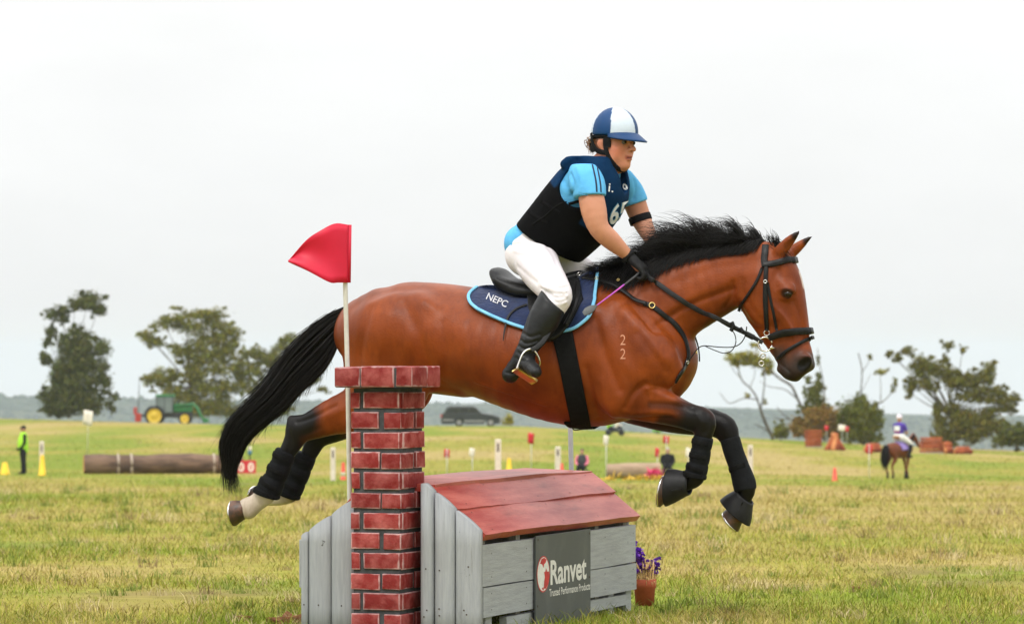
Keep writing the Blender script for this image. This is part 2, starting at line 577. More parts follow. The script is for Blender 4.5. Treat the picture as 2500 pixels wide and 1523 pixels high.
# grass: single blades, larger and sparser with distance
def blades(n, py0, py1, seed, hmul=1.0, dmax=340):
    r = np.random.default_rng(seed)
    px = r.uniform(-1050, 3550, n); py = r.uniform(py0, py1, n)
    dt = np.geomspace(13.2, dmax, 900)
    pt = HOR + (CAMZ - gz(0 * dt, dt)) / dt * FOC
    o = np.argsort(pt)
    d = np.interp(py, pt[o], dt[o])
    d = d * (1 + r.normal(0, .012, n))
    x = (px - 1250) / FOC * d
    # gather into tufts
    cs = .07 + .004 * d
    cx = np.round(x / cs) * cs; cy = np.round(d / cs) * cs
    k = r.random(n) < .75
    hsh = np.abs(np.sin(cx * 127.1 + cy * 311.7) * 43758.5) % 1
    hsh2 = np.abs(np.sin(cx * 269.5 + cy * 183.3) * 43758.5) % 1
    x = np.where(k, cx + (hsh - .5) * cs + r.normal(0, .22, n) * cs, x); d = np.where(k, cy + (hsh2 - .5) * cs + r.normal(0, .22, n) * cs, d)
    z = gz(x, d)
    s = 1 + np.clip(d - 18, 0, None) / 26
    tall = fbm(x, d * .6, 1.2, 31, 3)
    hsh3 = np.abs(np.sin(cx * 419.2 + cy * 71.9) * 43758.5) % 1
    h = (.010 + .030 * r.random(n) ** 1.5) * (.55 + 1.5 * hsh3 ** 2.2) * (.6 + 1.6 * np.clip(tall - .25, 0, 1)) * np.minimum(s, 2.0) * hmul
    h = h * (1 - .65 * bare(x, d))
    w = r.uniform(.0026, .0058, n) * s
    az = r.uniform(0, 2 * math.pi, n)
    lean = r.uniform(.2, 1.5, n) * h
    la = r.uniform(0, 2 * math.pi, n)
    B = np.stack([x, d, z - .006], -1)
    Dv = np.stack([np.cos(la) * lean, np.sin(la) * lean, np.zeros(n)], -1)
    Wd = np.stack([np.cos(az), np.sin(az) * .6, np.zeros(n)], -1) * w[:, None] * .5
    up = np.stack([np.zeros(n), np.zeros(n), h], -1)
    mid = B + up * .58 + Dv * .32
    tip = B + up + Dv
    V = np.stack([B - Wd, B + Wd, mid - Wd * .75, mid + Wd * .75, tip], 1).reshape(-1, 3)
    b = np.arange(n)[:, None] * 5
    Q = b + np.array([[0, 1, 3, 2]]); T = b + np.array([[2, 3, 4]])
    tone = grass_tone(x, d, r.normal(0, .05, n) + (hsh - .5) * .20)
    tone = tone * ((1 + r.normal(0, .14, n)) * (.62 + .65 * hsh2)).clip(.45, 1.6)[:, None]
    dead = r.random(n) < .10
    tone[dead] = np.array([.42, .33, .15]) * r.uniform(.8, 1.15, dead.sum())[:, None]
    return V, Q, T, np.repeat(tone, 5, 0)
def tufts(nc, nb, seed):
    """scattered coarser tufts, some dark green, some dead"""
    r = np.random.default_rng(seed)
    py = r.uniform(1190, 1600, nc); px = r.uniform(-900, 3400, nc)
    dt = np.geomspace(13.2, 150, 700); pt = HOR + (CAMZ - gz(0 * dt, dt)) / dt * FOC; o = np.argsort(pt)
    cd = np.interp(py, pt[o], dt[o]); cx = (px - 1250) / FOC * cd
    kind = r.random(nc); sz = r.uniform(.5, 1.5, nc) * np.clip(cd / 18, 1, 3)
    ci = np.repeat(np.arange(nc), nb); n = len(ci)
    x = cx[ci] + r.normal(0, .035, n) * sz[ci]; d = cd[ci] + r.normal(0, .035, n) * sz[ci]; z = gz(x, d)
    h = r.uniform(.02, .062, n) * sz[ci]; la = r.uniform(0, 6.28, n); lean = h * r.uniform(.2, 1.1, n); w = r.uniform(.003, .006, n) * np.clip(cd[ci] / 20, 1, 3); az = r.uniform(0, 6.28, n)
    B = np.stack([x, d, z - .005], -1); Dv = np.stack([np.cos(la) * lean, np.sin(la) * lean, 0 * la], -1); Wd = np.stack([np.cos(az), np.sin(az) * .6, 0 * az], -1) * w[:, None] * .5; up = np.stack([0 * h, 0 * h, h], -1)
    V = np.stack([B - Wd, B + Wd, B + up * .58 + Dv * .32 - Wd * .75, B + up * .58 + Dv * .32 + Wd * .75, B + up + Dv], 1).reshape(-1, 3)
    b = np.arange(n)[:, None] * 5
    base = np.where((kind < .55)[:, None], np.array([[.165, .215, .040]]), np.where((kind < .7)[:, None], np.array([[.25, .18, .09]]), np.array([[.50, .41, .22]])))
    tone = base[ci] * r.uniform(.7, 1.3, (n, 1))
    return V, b + np.array([[0, 1, 3, 2]]), b + np.array([[2, 3, 4]]), np.repeat(tone, 5, 0)
gp = [tufts(650, 40, 6), blades(350000, 1215, 1640, 3), blades(150000, 1045, 1225, 4, 1.0)]
cols = np.vstack([p[3] for p in gp])
V, Q, T = join_np([p[:3] for p in gp])
m_grass = mat('grass_blade', (1, 1, 1), (.9, .9, .9), scale=4, rough=0.75, spec=0.15, attr='tone')
gr_me = mesh_np('grass', V, Q, False, T)
color_attr(gr_me, 'tone', cols)
grass = put('grass', gr_me, m_grass)
tag(grass, 'short dry pasture grass covering the field', 'grass', kind='stuff')

# a few pale cut stalks lying on the turf, and clods kicked up before the jump
m_soil = mat('red_soil', (.20, .085, .04), (.11, .05, .025), scale=30, rough=.95, bump=.6, bscale=60, spec=.1)
def clod(px, py, r, lab):
    p = ground_at(px, py)
    bm = bmesh.new()
    bmesh.ops.create_icosphere(bm, subdivisions=3, radius=1)
    for v in bm.verts:
        q = v.co
        f = 1 + .35 * (math.sin(q.x * 5 + px) * math.sin(q.y * 6 + q.z * 4 + px)) + .12 * math.sin(q.x * 13 + q.z * 11)
        v.co = Vector((q.x * r * f, q.y * r * .8 * f, max(q.z, -.3) * r * .45 * f))
    o = put('soil_clod', bm_mesh('soil_clod', bm, True), m_soil, loc=p)
    return tag(o, lab, 'soil', 'clods of red soil on the turf')
clod(592, 1516, .055, 'small clod of red soil on the grass before the jump')
clod(716, 1526, .10, 'heap of red soil at the foot of the grey jump wing')
clod(2090, 1437, .03, 'tiny red clod in the open grass below the leading hooves')

# ------------------------------------------------------------------ far hills and their forest
def hill_top(px):
    return np.interp(px, [-3000, -400, 0, 180, 350, 700, 1100, 1400, 1750, 2000, 2200, 2500, 2900, 5000], [985, 972, 962, 968, 974, 976, 984, 990, 993, 1000, 1012, 1016, 1010, 1000])
HD = 3900.0
pxs = np.linspace(-6000, 8500, 500)
prof = []
for f, dd in ((0.0, -900), (.35, -620), (.7, -330), (.93, -120), (1.0, 0), (.97, 260), (.6, 900)):
    d = HD + dd
    x = (pxs - 1250) / FOC * HD
    zt = CAMZ + (HOR - hill_top(pxs) - 4) / FOC * HD
    z = -175 + (zt + 175) * f + (fbm(x + dd * 3, x * 0 + dd, 220, 41, 4) - .5) * 10 * f
    prof.append(np.stack([x * d / HD, np.full_like(x, d), z], -1))
P = np.array(prof)
nr, nc = P.shape[:2]
i = np.arange(nr - 1)[:, None] * nc; j = np.arange(nc - 1)[None]
Q = np.stack([i + j, i + j + 1, i + nc + j + 1, i + nc + j], -1).reshape(-1, 4)
m_hill = mat('hill_slope', (.035, .045, .028), (.05, .052, .03), scale=.01, rough=.95, spec=.05)
hills = put('hills', mesh_np('hills', P.reshape(-1, 3), Q), m_hill)
tag(hills, 'long low wooded hills fading into haze on the skyline', None, kind='structure')
# canopy
bm = bmesh.new(); bmesh.ops.create_icosphere(bm, subdivisions=1, radius=1)
bv = np.array([v.co[:] for v in bm.verts]); bf = np.array([[v.index for v in f.verts] for f in bm.faces]); bm.free()
n = 5200
r = np.random.default_rng(77)
fx = r.uniform(-900, 3500, n); ff = np.concatenate([r.uniform(.9, 1.0, 2200), r.uniform(.35, 1.0, n - 2200)])
dd = np.interp(ff, [0, .35, .7, .93, 1.0], [-900, -620, -330, -120, 0])
x = (fx - 1250) / FOC * HD
zt = CAMZ + (HOR - hill_top(fx) - 4) / FOC * HD
z = -175 + (zt + 175) * ff + (fbm(x + dd * 3, x * 0 + dd, 220, 41, 4) - .5) * 10 * ff
rr = r.uniform(2.2, 6.0, n)
Vc = (bv[None] * (1 + r.normal(0, .18, (n, len(bv), 1))) * rr[:, None, None] * np.array([1.1, 1.1, .95]) + np.stack([x * (HD + dd) / HD, HD + dd, z - .2 * rr], -1)[:, None]).reshape(-1, 3)
Tc = (bf[None] + np.arange(n)[:, None, None] * len(bv)).reshape(-1, 3)
f_me = mesh_np('forest', Vc, None, True, Tc)
color_attr(f_me, 'tone', np.repeat(np.array([.028, .038, .026])[None] * r.uniform(.5, 1.7, (n, 1)), len(bv), 0))
m_forest = mat('forest_canopy', (1, 1, 1), (.7, .75, .7), scale=.3, rough=.95, spec=.05, attr='tone')
forest = put('forest', f_me, m_forest)
tag(forest, 'distant dark forest covering the low hills', 'forest', kind='stuff')

# haze: one box of even pale air round the camera and the scene
hz = put('haze', box_mesh('haze', (-9500, -60, -260), (9500, 5600, 22)), None)
m_haze = bpy.data.materials.new('haze_air'); m_haze.use_nodes = True
t = m_haze.node_tree; t.nodes.clear()
vo = t.nodes.new('ShaderNodeOutputMaterial'); pv = t.nodes.new('ShaderNodeVolumePrincipled')
pv.inputs['Color'].default_value = (0.76, 0.87, 1.0, 1)
pv.inputs['Density'].default_value = 0.000115
pv.inputs['Anisotropy'].default_value = 0.0
t.links.new(pv.outputs[0], vo.inputs['Volume'])
hz.data.materials.append(m_haze)
tag(hz, 'pale moist air between the field and the hills', 'haze', kind='stuff')
# ================================================================== the jumping horse
HA = rad(20); HO = np.array([0.278, 16.0, 0.0]); hc, hs = math.cos(HA), math.sin(HA)

def H(px, py, v=0.0):
    """photo position + lateral offset from the horse's midline -> horse coordinates (forward, left, up)"""
    k = (px - 1250.0) / FOC
    u = (k * HO[1] + k * v * hc - HO[0] - v * hs) / (hc + k * hs)
    Y = HO[1] - u * hs + v * hc
    return np.array([u, v, CAMZ + (HOR - py) / FOC * Y])

def NP(px, py, r, w, v=0.0):
    p = H(px, py, v)
    return [p[0], p[1], p[2], r / 540.0, w]

def horse_proj(V):
    """horse coordinates -> photo position"""
    V = np.asarray(V, float)
    X = HO[0] + V[..., 0] * hc + V[..., 1] * hs
    Y = HO[1] - V[..., 0] * hs + V[..., 1] * hc
    return 1250 + X / Y * FOC, HOR - (V[..., 2] - CAMZ) / Y * FOC

def cam_ray(px, py):
    d = np.array([(px - 1250) / FOC, 1.0, (HOR - py) / FOC])
    c = np.array([0, 0, CAMZ]) - HO
    R = np.array([[hc, -hs, 0], [hs, hc, 0], [0, 0, 1]])
    return Vector(R @ c), Vector(R @ (d / np.linalg.norm(d)))

def horse_root(name, off):
    off = np.asarray(off, float)
    w = HO + np.array([off[0] * hc + off[1] * hs, -off[0] * hs + off[1] * hc, off[2]])
    o = empty(name, w, -HA)
    o['_off'] = [float(q) for q in off]
    return o

def hput(name, V, Q, m, root, tri=None, smooth=True, parent=None, off=None):
    if off is None:
        off = np.array(root['_off'])
    me = mesh_np(name, np.asarray(V) - off, Q, smooth, tri)
    return put(name, me, m, parent or root)

def poly_dist(V, pts):
    pts = np.asarray(pts, float)
    best = np.full(len(V), 9.0)
    for a, b in zip(pts[:-1], pts[1:]):
        ab = b - a
        t = np.clip(((V - a) @ ab) / (ab @ ab + 1e-9), 0, 1)
        best = np.minimum(best, np.linalg.norm(V - a - t[:, None] * ab, axis=1))
    return best

def sstep(x, a, b):
    t = np.clip((x - a) / (b - a), 0, 1)
    return t * t * (3 - 2 * t)

hf = Field((-1.72, -0.52, 0.32), (1.32, 0.50, 1.86), 0.0075)
A = hf.add
# trunk
A([NP(905, 815, 88, .205), NP(985, 815, 118, .262), NP(1080, 826, 126, .270), NP(1180, 843, 128, .290), NP(1280, 866, 140, .305),
   NP(1375, 876, 158, .292), NP(1455, 868, 172, .255), NP(1530, 862, 150, .235), NP(1585, 868, 112, .205)], .05)
A([NP(1290, 760, 50, .10), NP(1400, 722, 48, .075), NP(1485, 715, 52, .065), NP(1560, 705, 50, .06)], .07)      # withers
A([NP(1000, 735, 36, .10), NP(1100, 745, 40, .11), NP(1220, 760, 36, .10)], .08)                                  # loin
# croup and dock
A([NP(930, 752, 42, .14), NP(870, 770, 26, .05), NP(845, 780, 18, .03)], .06)
# chest
A([NP(1600, 830, 75, .15), NP(1622, 885, 74, .165), NP(1600, 945, 58, .13)], .05)
for s in (-1, 1):
    A([NP(1478, 745, 40, .05, s * .10), NP(1530, 800, 58, .07, s * .165), NP(1590, 865, 60, .075, s * .185), NP(1622, 900, 46, .06, s * .165)], .04)
    A([NP(1560, 900, 60, .06, s * .185), NP(1515, 955, 52, .06, s * .18)], .04)
    A([NP(1440, 800, 60, .05, s * .20), NP(1490, 900, 60, .05, s * .205), NP(1505, 965, 42, .045, s * .19)], .05)  # triceps
    # haunch
    A([NP(1020, 770, 50, .06, s * .17), NP(940, 800, 64, .08, s * .165)], .06)
# neck
A([NP(1505, 800, 118, .165), NP(1590, 755, 106, .135), NP(1680, 712, 90, .105), NP(1760, 682, 76, .085), NP(1835, 664, 66, .078)], .04)
A([NP(1660, 800, 26, .05), NP(1725, 764, 24, .045), NP(1790, 720, 24, .045)], .05)                                # windpipe
# head
A([NP(1868, 648, 58, .075), NP(1877, 700, 80, .093), NP(1898, 765, 69, .078), NP(1917, 818, 54, .062), NP(1938, 862, 45, .056), NP(1951, 893, 39, .058)], .02)
A([NP(1930, 905, 22, .043), NP(1955, 903, 26, .052)], .02)
A([NP(1908, 900, 12, .030), NP(1924, 911, 12, .034)], .012)
A([NP(1912, 640, 26, .07), NP(1932, 690, 24, .06), NP(1948, 745, 18, .045), NP(1962, 810, 14, .032)], .025)     # face bone
for s in (-1, 1):
    A([NP(1912, 700, 12, .012, s * .080), NP(1932, 702, 9, .010, s * .076)], .03)       # brow
    A([NP(1922, 718, 13, .008, s * .084)], .02)                                           # eye socket
    A([NP(1905, 770, 9, .012, s * .074), NP(1930, 810, 7, .010, s * .058)], .02)         # facial crest
    A([NP(1845, 700, 50, .03, s * .065), NP(1865, 750, 40, .028, s * .062)], .03)       # cheek
    A([NP(1964, 880, 20, .02, s * .043)], .015)                                           # nostril flare
    A([NP(1960, 893, 15, .020, s * .066), NP(1971, 884, 11, .018, s * .064)], .006, op='s')
    # ears
    A([NP(1905, 614, 16, .024, s * .05), NP(1924, 592, 13.5, .022, s * .058), NP(1941, 575, 8, .014, s * .06), NP(1953, 563, 2.2, .004, s * .058)] if s < 0 else
      [NP(1925, 622, 16, .024, s * .05), NP(1947, 604, 13, .021, s * .058), NP(1967, 588, 8, .014, s * .06), NP(1983, 576, 2.2, .004, s * .058)], .012)
    A([NP(1922, 602, 9, .011, s * .078), NP(1944, 580, 4.5, .007, s * .074)] if s < 0 else
      [NP(1942, 610, 9, .011, s * .078), NP(1968, 590, 4.5, .007, s * .074)], .008, op='s')
A([[*H(2004, 963, -.2), 60 / 540, 60 / 540], [*H(2004, 963, .2), 60 / 540, 60 / 540]], .02, op='s', lat=(0, 0, 1))
# near fore leg
vn = -.135
A([NP(1520, 968, 50, .072, vn - .01), NP(1580, 980, 49, .070, vn - .01), NP(1640, 1001, 38, .056, vn), NP(1690, 1020, 31, .044, vn)], .035)
A([NP(1560, 958, 26, .03, vn - .045), NP(1640, 985, 18, .025, vn - .035)], .03)
A([NP(1690, 1019, 31, .043, vn), NP(1716, 1028, 32, .044, vn), NP(1718, 1056, 24, .035, vn), NP(1713, 1095, 19, .028, vn), NP(1704, 1135, 19, .027, vn),
   NP(1696, 1163, 25, .034, vn), NP(1676, 1177, 20, .029, vn), NP(1662, 1182, 21, .033, vn)], .012)
# far fore leg
vf = .135
A([NP(1545, 985, 50, .070, vf), NP(1620, 1008, 45, .066, vf), NP(1690, 1026, 36, .05, vf), NP(1735, 1030, 32, .043, vf)], .035)
A([NP(1735, 1030, 32, .043, vf), NP(1768, 1044, 32, .043, vf), NP(1783, 1075, 24, .035, vf), NP(1797, 1115, 19, .028, vf), NP(1810, 1155, 19, .028, vf),
   NP(1821, 1188, 25, .034, vf), NP(1815, 1217, 20, .029, vf), NP(1808, 1233, 22, .034, vf)], .012)
# near hind leg
vh = -.14
A([NP(930, 840, 92, .10, vh), NP(925, 905, 92, .10, vh), NP(930, 955, 78, .09, vh)], .05)
A([NP(1000, 880, 70, .08, vh), NP(985, 945, 66, .085, vh)], .05)
A([NP(965, 955, 66, .085, vh), NP(880, 995, 58, .075, vh), NP(810, 1018, 45, .058, vh), NP(757, 1040, 35, .042, vh), NP(728, 1048, 32, .038, vh)], .03)
A([NP(722, 1034, 18, .024, vh), NP(712, 1024, 12, .019, vh)], .015)
A([NP(730, 1046, 33, .038, vh), NP(718, 1075, 27, .033, vh), NP(697, 1112, 21, .028, vh), NP(674, 1160, 20, .027, vh),
   NP(654, 1200, 27, .034, vh), NP(628, 1225, 23, .031, vh), NP(606, 1240, 28, .038, vh)], .014)
# far hind leg
vg = .14
A([NP(940, 850, 85, .09, vg), NP(950, 945, 80, .09, vg)], .05)
A([NP(1010, 890, 66, .08, vg), NP(1000, 945, 62, .08, vg)], .05)
A([NP(985, 955, 62, .08, vg), NP(905, 1000, 54, .07, vg), NP(845, 1030, 42, .055, vg), NP(800, 1052, 34, .042, vg), NP(775, 1060, 31, .038, vg)], .03)
A([NP(768, 1044, 17, .024, vg), NP(756, 1034, 11, .018, vg)], .015)
A([NP(776, 1058, 32, .038, vg), NP(765, 1085, 26, .033, vg), NP(747, 1125, 20, .028, vg), NP(728, 1170, 19, .027, vg),
   NP(712, 1200, 25, .034, vg), NP(686, 1213, 21, .031, vg), NP(658, 1211, 25, .036, vg)], .014)
# belly line, groin
A([NP(1062, 935, 24, .09), NP(1130, 945, 20, .10)], .05)
# groove of the flank and behind the elbow
for s in (-1, 1):
    A([NP(1408, 880, 26, .012, s * .31), NP(1440, 960, 22, .012, s * .285)], .05, op='s')
    A([NP(1075, 870, 30, .012, s * .30), NP(1060, 930, 24, .012, s * .27)], .06, op='s')
    A([NP(1770, 742, 18, .012, s * .105), NP(1800, 690, 14, .012, s * .10)], .03, op='s')  # behind the jaw
    A([NP(1640, 790, 14, .012, s * .16), NP(1720, 735, 12, .012, s * .12)], .04, op='s')   # jugular groove
    A([NP(1560, 745, 16, .012, s * .185), NP(1600, 800, 14, .012, s * .205)], .04, op='s')  # front of shoulder
hV, hQ = hf.mesh(3)
del hf

# surface relief: muscle edges, creases, veins
def vert_normals(V, Q):
    a, b, c, d = (V[Q[:, i]] for i in range(4))
    fn = np.cross(c - a, d - b)
    N = np.zeros_like(V)
    for i in range(4):
        for ax in range(3):
            N[:, ax] += np.bincount(Q[:, i], fn[:, ax], len(V))
    return N / (np.linalg.norm(N, axis=1)[:, None] + 1e-12)
def relief(V, Q, feats, bvh, mirror=True, gain=1.0):
    N = vert_normals(V, Q)
    disp = np.zeros(len(V))
    for pts, w, h in feats:
        C2 = catmull(np.array(pts, float), 6) if len(pts) > 2 else np.linspace(pts[0], pts[-1], 7)
        P = []
        for q in C2:
            o, d = cam_ray(q[0], q[1]); r = bvh.ray_cast(o, d)
            if r[0] is not None:
                P.append(np.array(r[0]))
        if len(P) < 2:
            continue
        P = np.array(P)
        for sg in ((1, -1) if mirror else (1,)):
            PP = P * np.array([1, sg, 1])
            sel = np.where((np.abs(V - PP.mean(0)) < (np.ptp(PP, axis=0) / 2 + 3 * w + .05)).all(1))[0]
            if len(sel) == 0:
                continue
            t_ = poly_dist(V[sel], PP)
            disp[sel] += gain * h * np.exp(-(t_ / w) ** 2)
    return V + N * disp[:, None]
HB = BVHTree.FromPolygons([tuple(v) for v in hV], [tuple(int(i) for i in q) for q in hQ])
feats = [([(1500, 735), (1555, 800), (1615, 875)], .030, .006), ([(1452, 780), (1478, 870), (1512, 950)], .022, -.009), ([(1480, 800), (1520, 880), (1560, 925)], .03, .006),
         ([(1560, 815), (1600, 870), (1625, 905)], .02, -.006), ([(1575, 935), (1545, 962), (1528, 995)], .014, -.009), ([(1580, 950), (1630, 968), (1675, 990)], .018, .006),
         ([(1590, 985), (1640, 988), (1690, 996)], .013, -.005), ([(1540, 1010), (1600, 1006), (1650, 1014)], .014, .005), ([(1560, 1022), (1640, 1018)], .012, -.006),
         ([(1432, 900), (1446, 960), (1462, 1020)], .018, -.007), ([(1468, 930), (1480, 985), (1500, 1020)], .020, .006),
         ([(905, 752), (884, 830), (872, 930)], .024, -.008), ([(945, 770), (930, 850), (915, 935)], .03, .005), ([(985, 740), (1015, 800), (1040, 870), (1058, 940)], .030, -.009),
         ([(1040, 738), (1058, 752)], .035, .010), ([(1080, 790), (1092, 860), (1080, 930)], .03, -.006), ([(960, 720), (905, 745)], .03, .005), ([(1005, 820), (985, 880)], .04, .005),
         ([(1600, 795), (1690, 742), (1790, 705)], .014, -.008), ([(1620, 760), (1720, 712), (1810, 676)], .03, .005), ([(1650, 690), (1740, 655), (1830, 640)], .025, -.004),
         ([(1790, 690), (1785, 725), (1768, 752)], .012, -.008), ([(1812, 690), (1806, 720), (1798, 745)], .010, .004),
         ([(1800, 735), (1830, 785), (1866, 826)], .012, .004), ([(1815, 715), (1850, 770), (1890, 800)], .018, -.004), ([(1848, 672), (1838, 720), (1850, 765)], .025, .005),
         ([(1888, 745), (1915, 775), (1938, 812)], .007, .004), ([(1905, 760), (1930, 800), (1945, 845)], .004, .0025), ([(1938, 735), (1955, 780), (1966, 840)], .010, -.004),
         ([(1902, 707), (1922, 704), (1940, 712)], .007, .004), ([(1905, 728), (1922, 733), (1938, 728)], .006, .003), ([(1895, 700), (1890, 680), (1900, 660)], .014, -.005),
         ([(1896, 878), (1912, 894), (1928, 908)], .005, -.005), ([(1948, 872), (1958, 868), (1972, 870)], .006, .003), ([(1896, 880), (1912, 900)], .012, .003),
         ([(1335, 990), (1250, 962), (1160, 932)], .006, .0035), ([(1300, 968), (1270, 940), (1235, 925)], .005, .003), ([(1640, 960), (1600, 945), (1570, 950)], .004, .003),
         ([(700, 1040), (712, 1075), (700, 1110)], .007, -.004), ([(820, 990), (760, 1020), (725, 1030)], .010, -.006), ([(870, 985), (800, 1015)], .02, .005), ([(780, 1045), (745, 1060)], .010, -.004),
         ([(1725, 1010), (1730, 1035), (1722, 1055)], .010, -.004), ([(1700, 1010), (1712, 1030)], .012, .004)]
for k_ in range(8):
    x_ = 1130 + k_ * 34
    feats.append(([(x_ + 14, 790 + k_ * 2), (x_ + 4, 860 + k_ * 3), (x_ + 16, 925 + k_ * 5)], .014, -.0014))
hV = relief(hV, hQ, feats, HB, gain=1.0)
HB = BVHTree.FromPolygons([tuple(v) for v in hV], [tuple(int(i) for i in q) for q in hQ])


# coat: bay with black points, white hind pasterns
bay = np.array([0.212, 0.0430, 0.0066]); blk = np.array([0.006, 0.005, 0.0048]); wht = np.array([0.55, 0.47, 0.38]); grey = np.array([0.05, 0.042, 0.038])
def hp(*a):
    return [H(*q) for q in a]
col = np.tile(bay, (len(hV), 1))
def blend(col, m, c):
    return col * (1 - m[:, None]) + c * m[:, None]
ppx, ppy = horse_proj(hV)
wob = 0.012 * np.sin(hV[:, 0] * 23 + 1.3) * np.sin(hV[:, 2] * 31 + hV[:, 1] * 9)
# darker dappled tone along the flank/upper leg fronts
d = poly_dist(hV, hp((1700, 1030, vn), (1715, 1060, vn), (1700, 1140, vn), (1660, 1185, vn))) + wob
col = blend(col, sstep(-d, -.16, -.062), blk)
d = poly_dist(hV, hp((1640, 1022, vn), (1690, 1040, vn))) + wob
col = blend(col, 0.8 * sstep(-d, -.075, -.05), blk)
d = poly_dist(hV, hp((1735, 1030, vf), (1770, 1050, vf), (1810, 1155, vf), (1810, 1240, vf))) + wob
col = blend(col, sstep(-d, -.20, -.07), blk)
d = poly_dist(hV, hp((1560, 1035, vf), (1680, 1055, vf))) + wob
col = blend(col, 0.85 * sstep(-d, -.11, -.05), blk)
d = poly_dist(hV, hp((750, 1030, vh), (715, 1045, vh), (695, 1110, vh), (652, 1195, vh))) + wob
col = blend(col, sstep(-d, -.15, -.055), blk)
d = poly_dist(hV, hp((800, 1075, vg), (765, 1070, vg), (745, 1125, vg), (710, 1200, vg))) + wob
col = blend(col, sstep(-d, -.19, -.06), blk)
for q in (((640, 1218, vh), (590, 1250, vh)), ((692, 1214, vg), (664, 1212, vg))):
    d = poly_dist(hV, hp(*q)) + wob * .5
    col = blend(col, sstep(-d, -.068, -.05), wht)
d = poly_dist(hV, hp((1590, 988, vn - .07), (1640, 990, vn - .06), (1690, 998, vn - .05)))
col = blend(col, .6 * sstep(-d, -.030, -.006), blk)  # crease shade of the forearm muscle groove, painted into the coat colour
d = poly_dist(hV, hp((1896, 878, -.05), (1912, 894, -.05), (1928, 908, -.048)))
col = blend(col, .8 * sstep(-d, -.010, -.004), blk)
d = poly_dist(hV, hp((1945, 915), (1962, 905))) + wob
col = blend(col, 0.95 * sstep(-d, -.12, -.055), blk * 2)
d = poly_dist(hV, hp((1925, 870), (1945, 880))) + wob
col = blend(col, 0.55 * sstep(-d, -.095, -.05), grey)
d = poly_dist(hV, hp((1905, 870, -.03), (1910, 900, -.03))) + wob
col = blend(col, 0.8 * sstep(-d, -.06, -.03), grey)
for s in (-1, 1):
    d = poly_dist(hV, hp((1918, 716, s * .095), (1926, 718, s * .095)))
    col = blend(col, .9 * sstep(-d, -.03, -.016), blk)
    d = poly_dist(hV, hp((1955, 562, s * .058), (1945, 574, s * .062)) if s < 0 else hp((1984, 576, .058), (1972, 588, .062)))
    col = blend(col, .95 * sstep(-d, -.034, -.016), blk)
    d = poly_dist(hV, hp((1960, 893, s * .06), (1970, 885, s * .06)))
    col = blend(col, .97 * sstep(-d, -.034, -.022), blk * .6)
    d = poly_dist(hV, hp((1920, 604, s * .082), (1936, 588, s * .08)) if s < 0 else hp((1946, 608, .082), (1962, 596, .08)))
    col = blend(col, .7 * sstep(-d, -.02, -.01), blk)
d = poly_dist(hV, hp((1950, 668), (1962, 700)))
col = blend(col, .9 * sstep(-d - wob * .3, -.014, -.007), np.array([.7, .62, .55]))       # small white star
d = poly_dist(hV, hp((1035, 965), (1065, 955)))
col = blend(col, .9 * sstep(-d, -.10, -.05), blk)
# throat and crest shade into black hair
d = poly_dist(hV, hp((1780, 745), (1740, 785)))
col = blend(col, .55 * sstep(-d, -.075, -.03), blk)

horse = horse_root('horse', H(1380, 1200))
tag(horse, 'bay horse with black mane and tail leaping over the roofed box jump', 'horse')

m_coat = mat('bay_coat', (1.25, 1.28, 1.30), (0.70, 0.66, 0.62), scale=4.5, rough=0.41, bump=0.16, bscale=120, spec=0.20, attr='coat', lo=.3, hi=.7, detail=8, rvar=.10,
    layer=[(9, (1, 1, .35), .50, .72, (.72, .66, .62)), (26, (1.6, 1, .4), .50, .75, (.80, .76, .74)), (3.2, (1, 1, 1), .52, .74, (.70, .62, .58))])
body = hput('body', hV, hQ, m_coat, horse)
color_attr(body.data, 'coat', col)

m_hair = mat('black_hair', (0.006, 0.0055, 0.0055), (0.012, 0.010, 0.009), scale=30, rough=0.45, spec=0.18)
m_hoof = mat('hoof_horn', (0.05, 0.03, 0.022), (0.16, 0.065, 0.03), scale=22, rough=0.45, bump=.15, lo=.45, hi=.7)
m_steel = mat('polished_steel', (0.75, 0.73, 0.7), (0.6, 0.58, 0.55), rough=0.22, metal=1.0)
m_brass = mat('brass', (0.72, 0.55, 0.22), (0.6, 0.42, 0.15), rough=0.28, metal=1.0)
m_eye = mat('dark_eye', (0.006, 0.004, 0.003), (0.012, 0.007, 0.004), rough=0.16, spec=0.4)

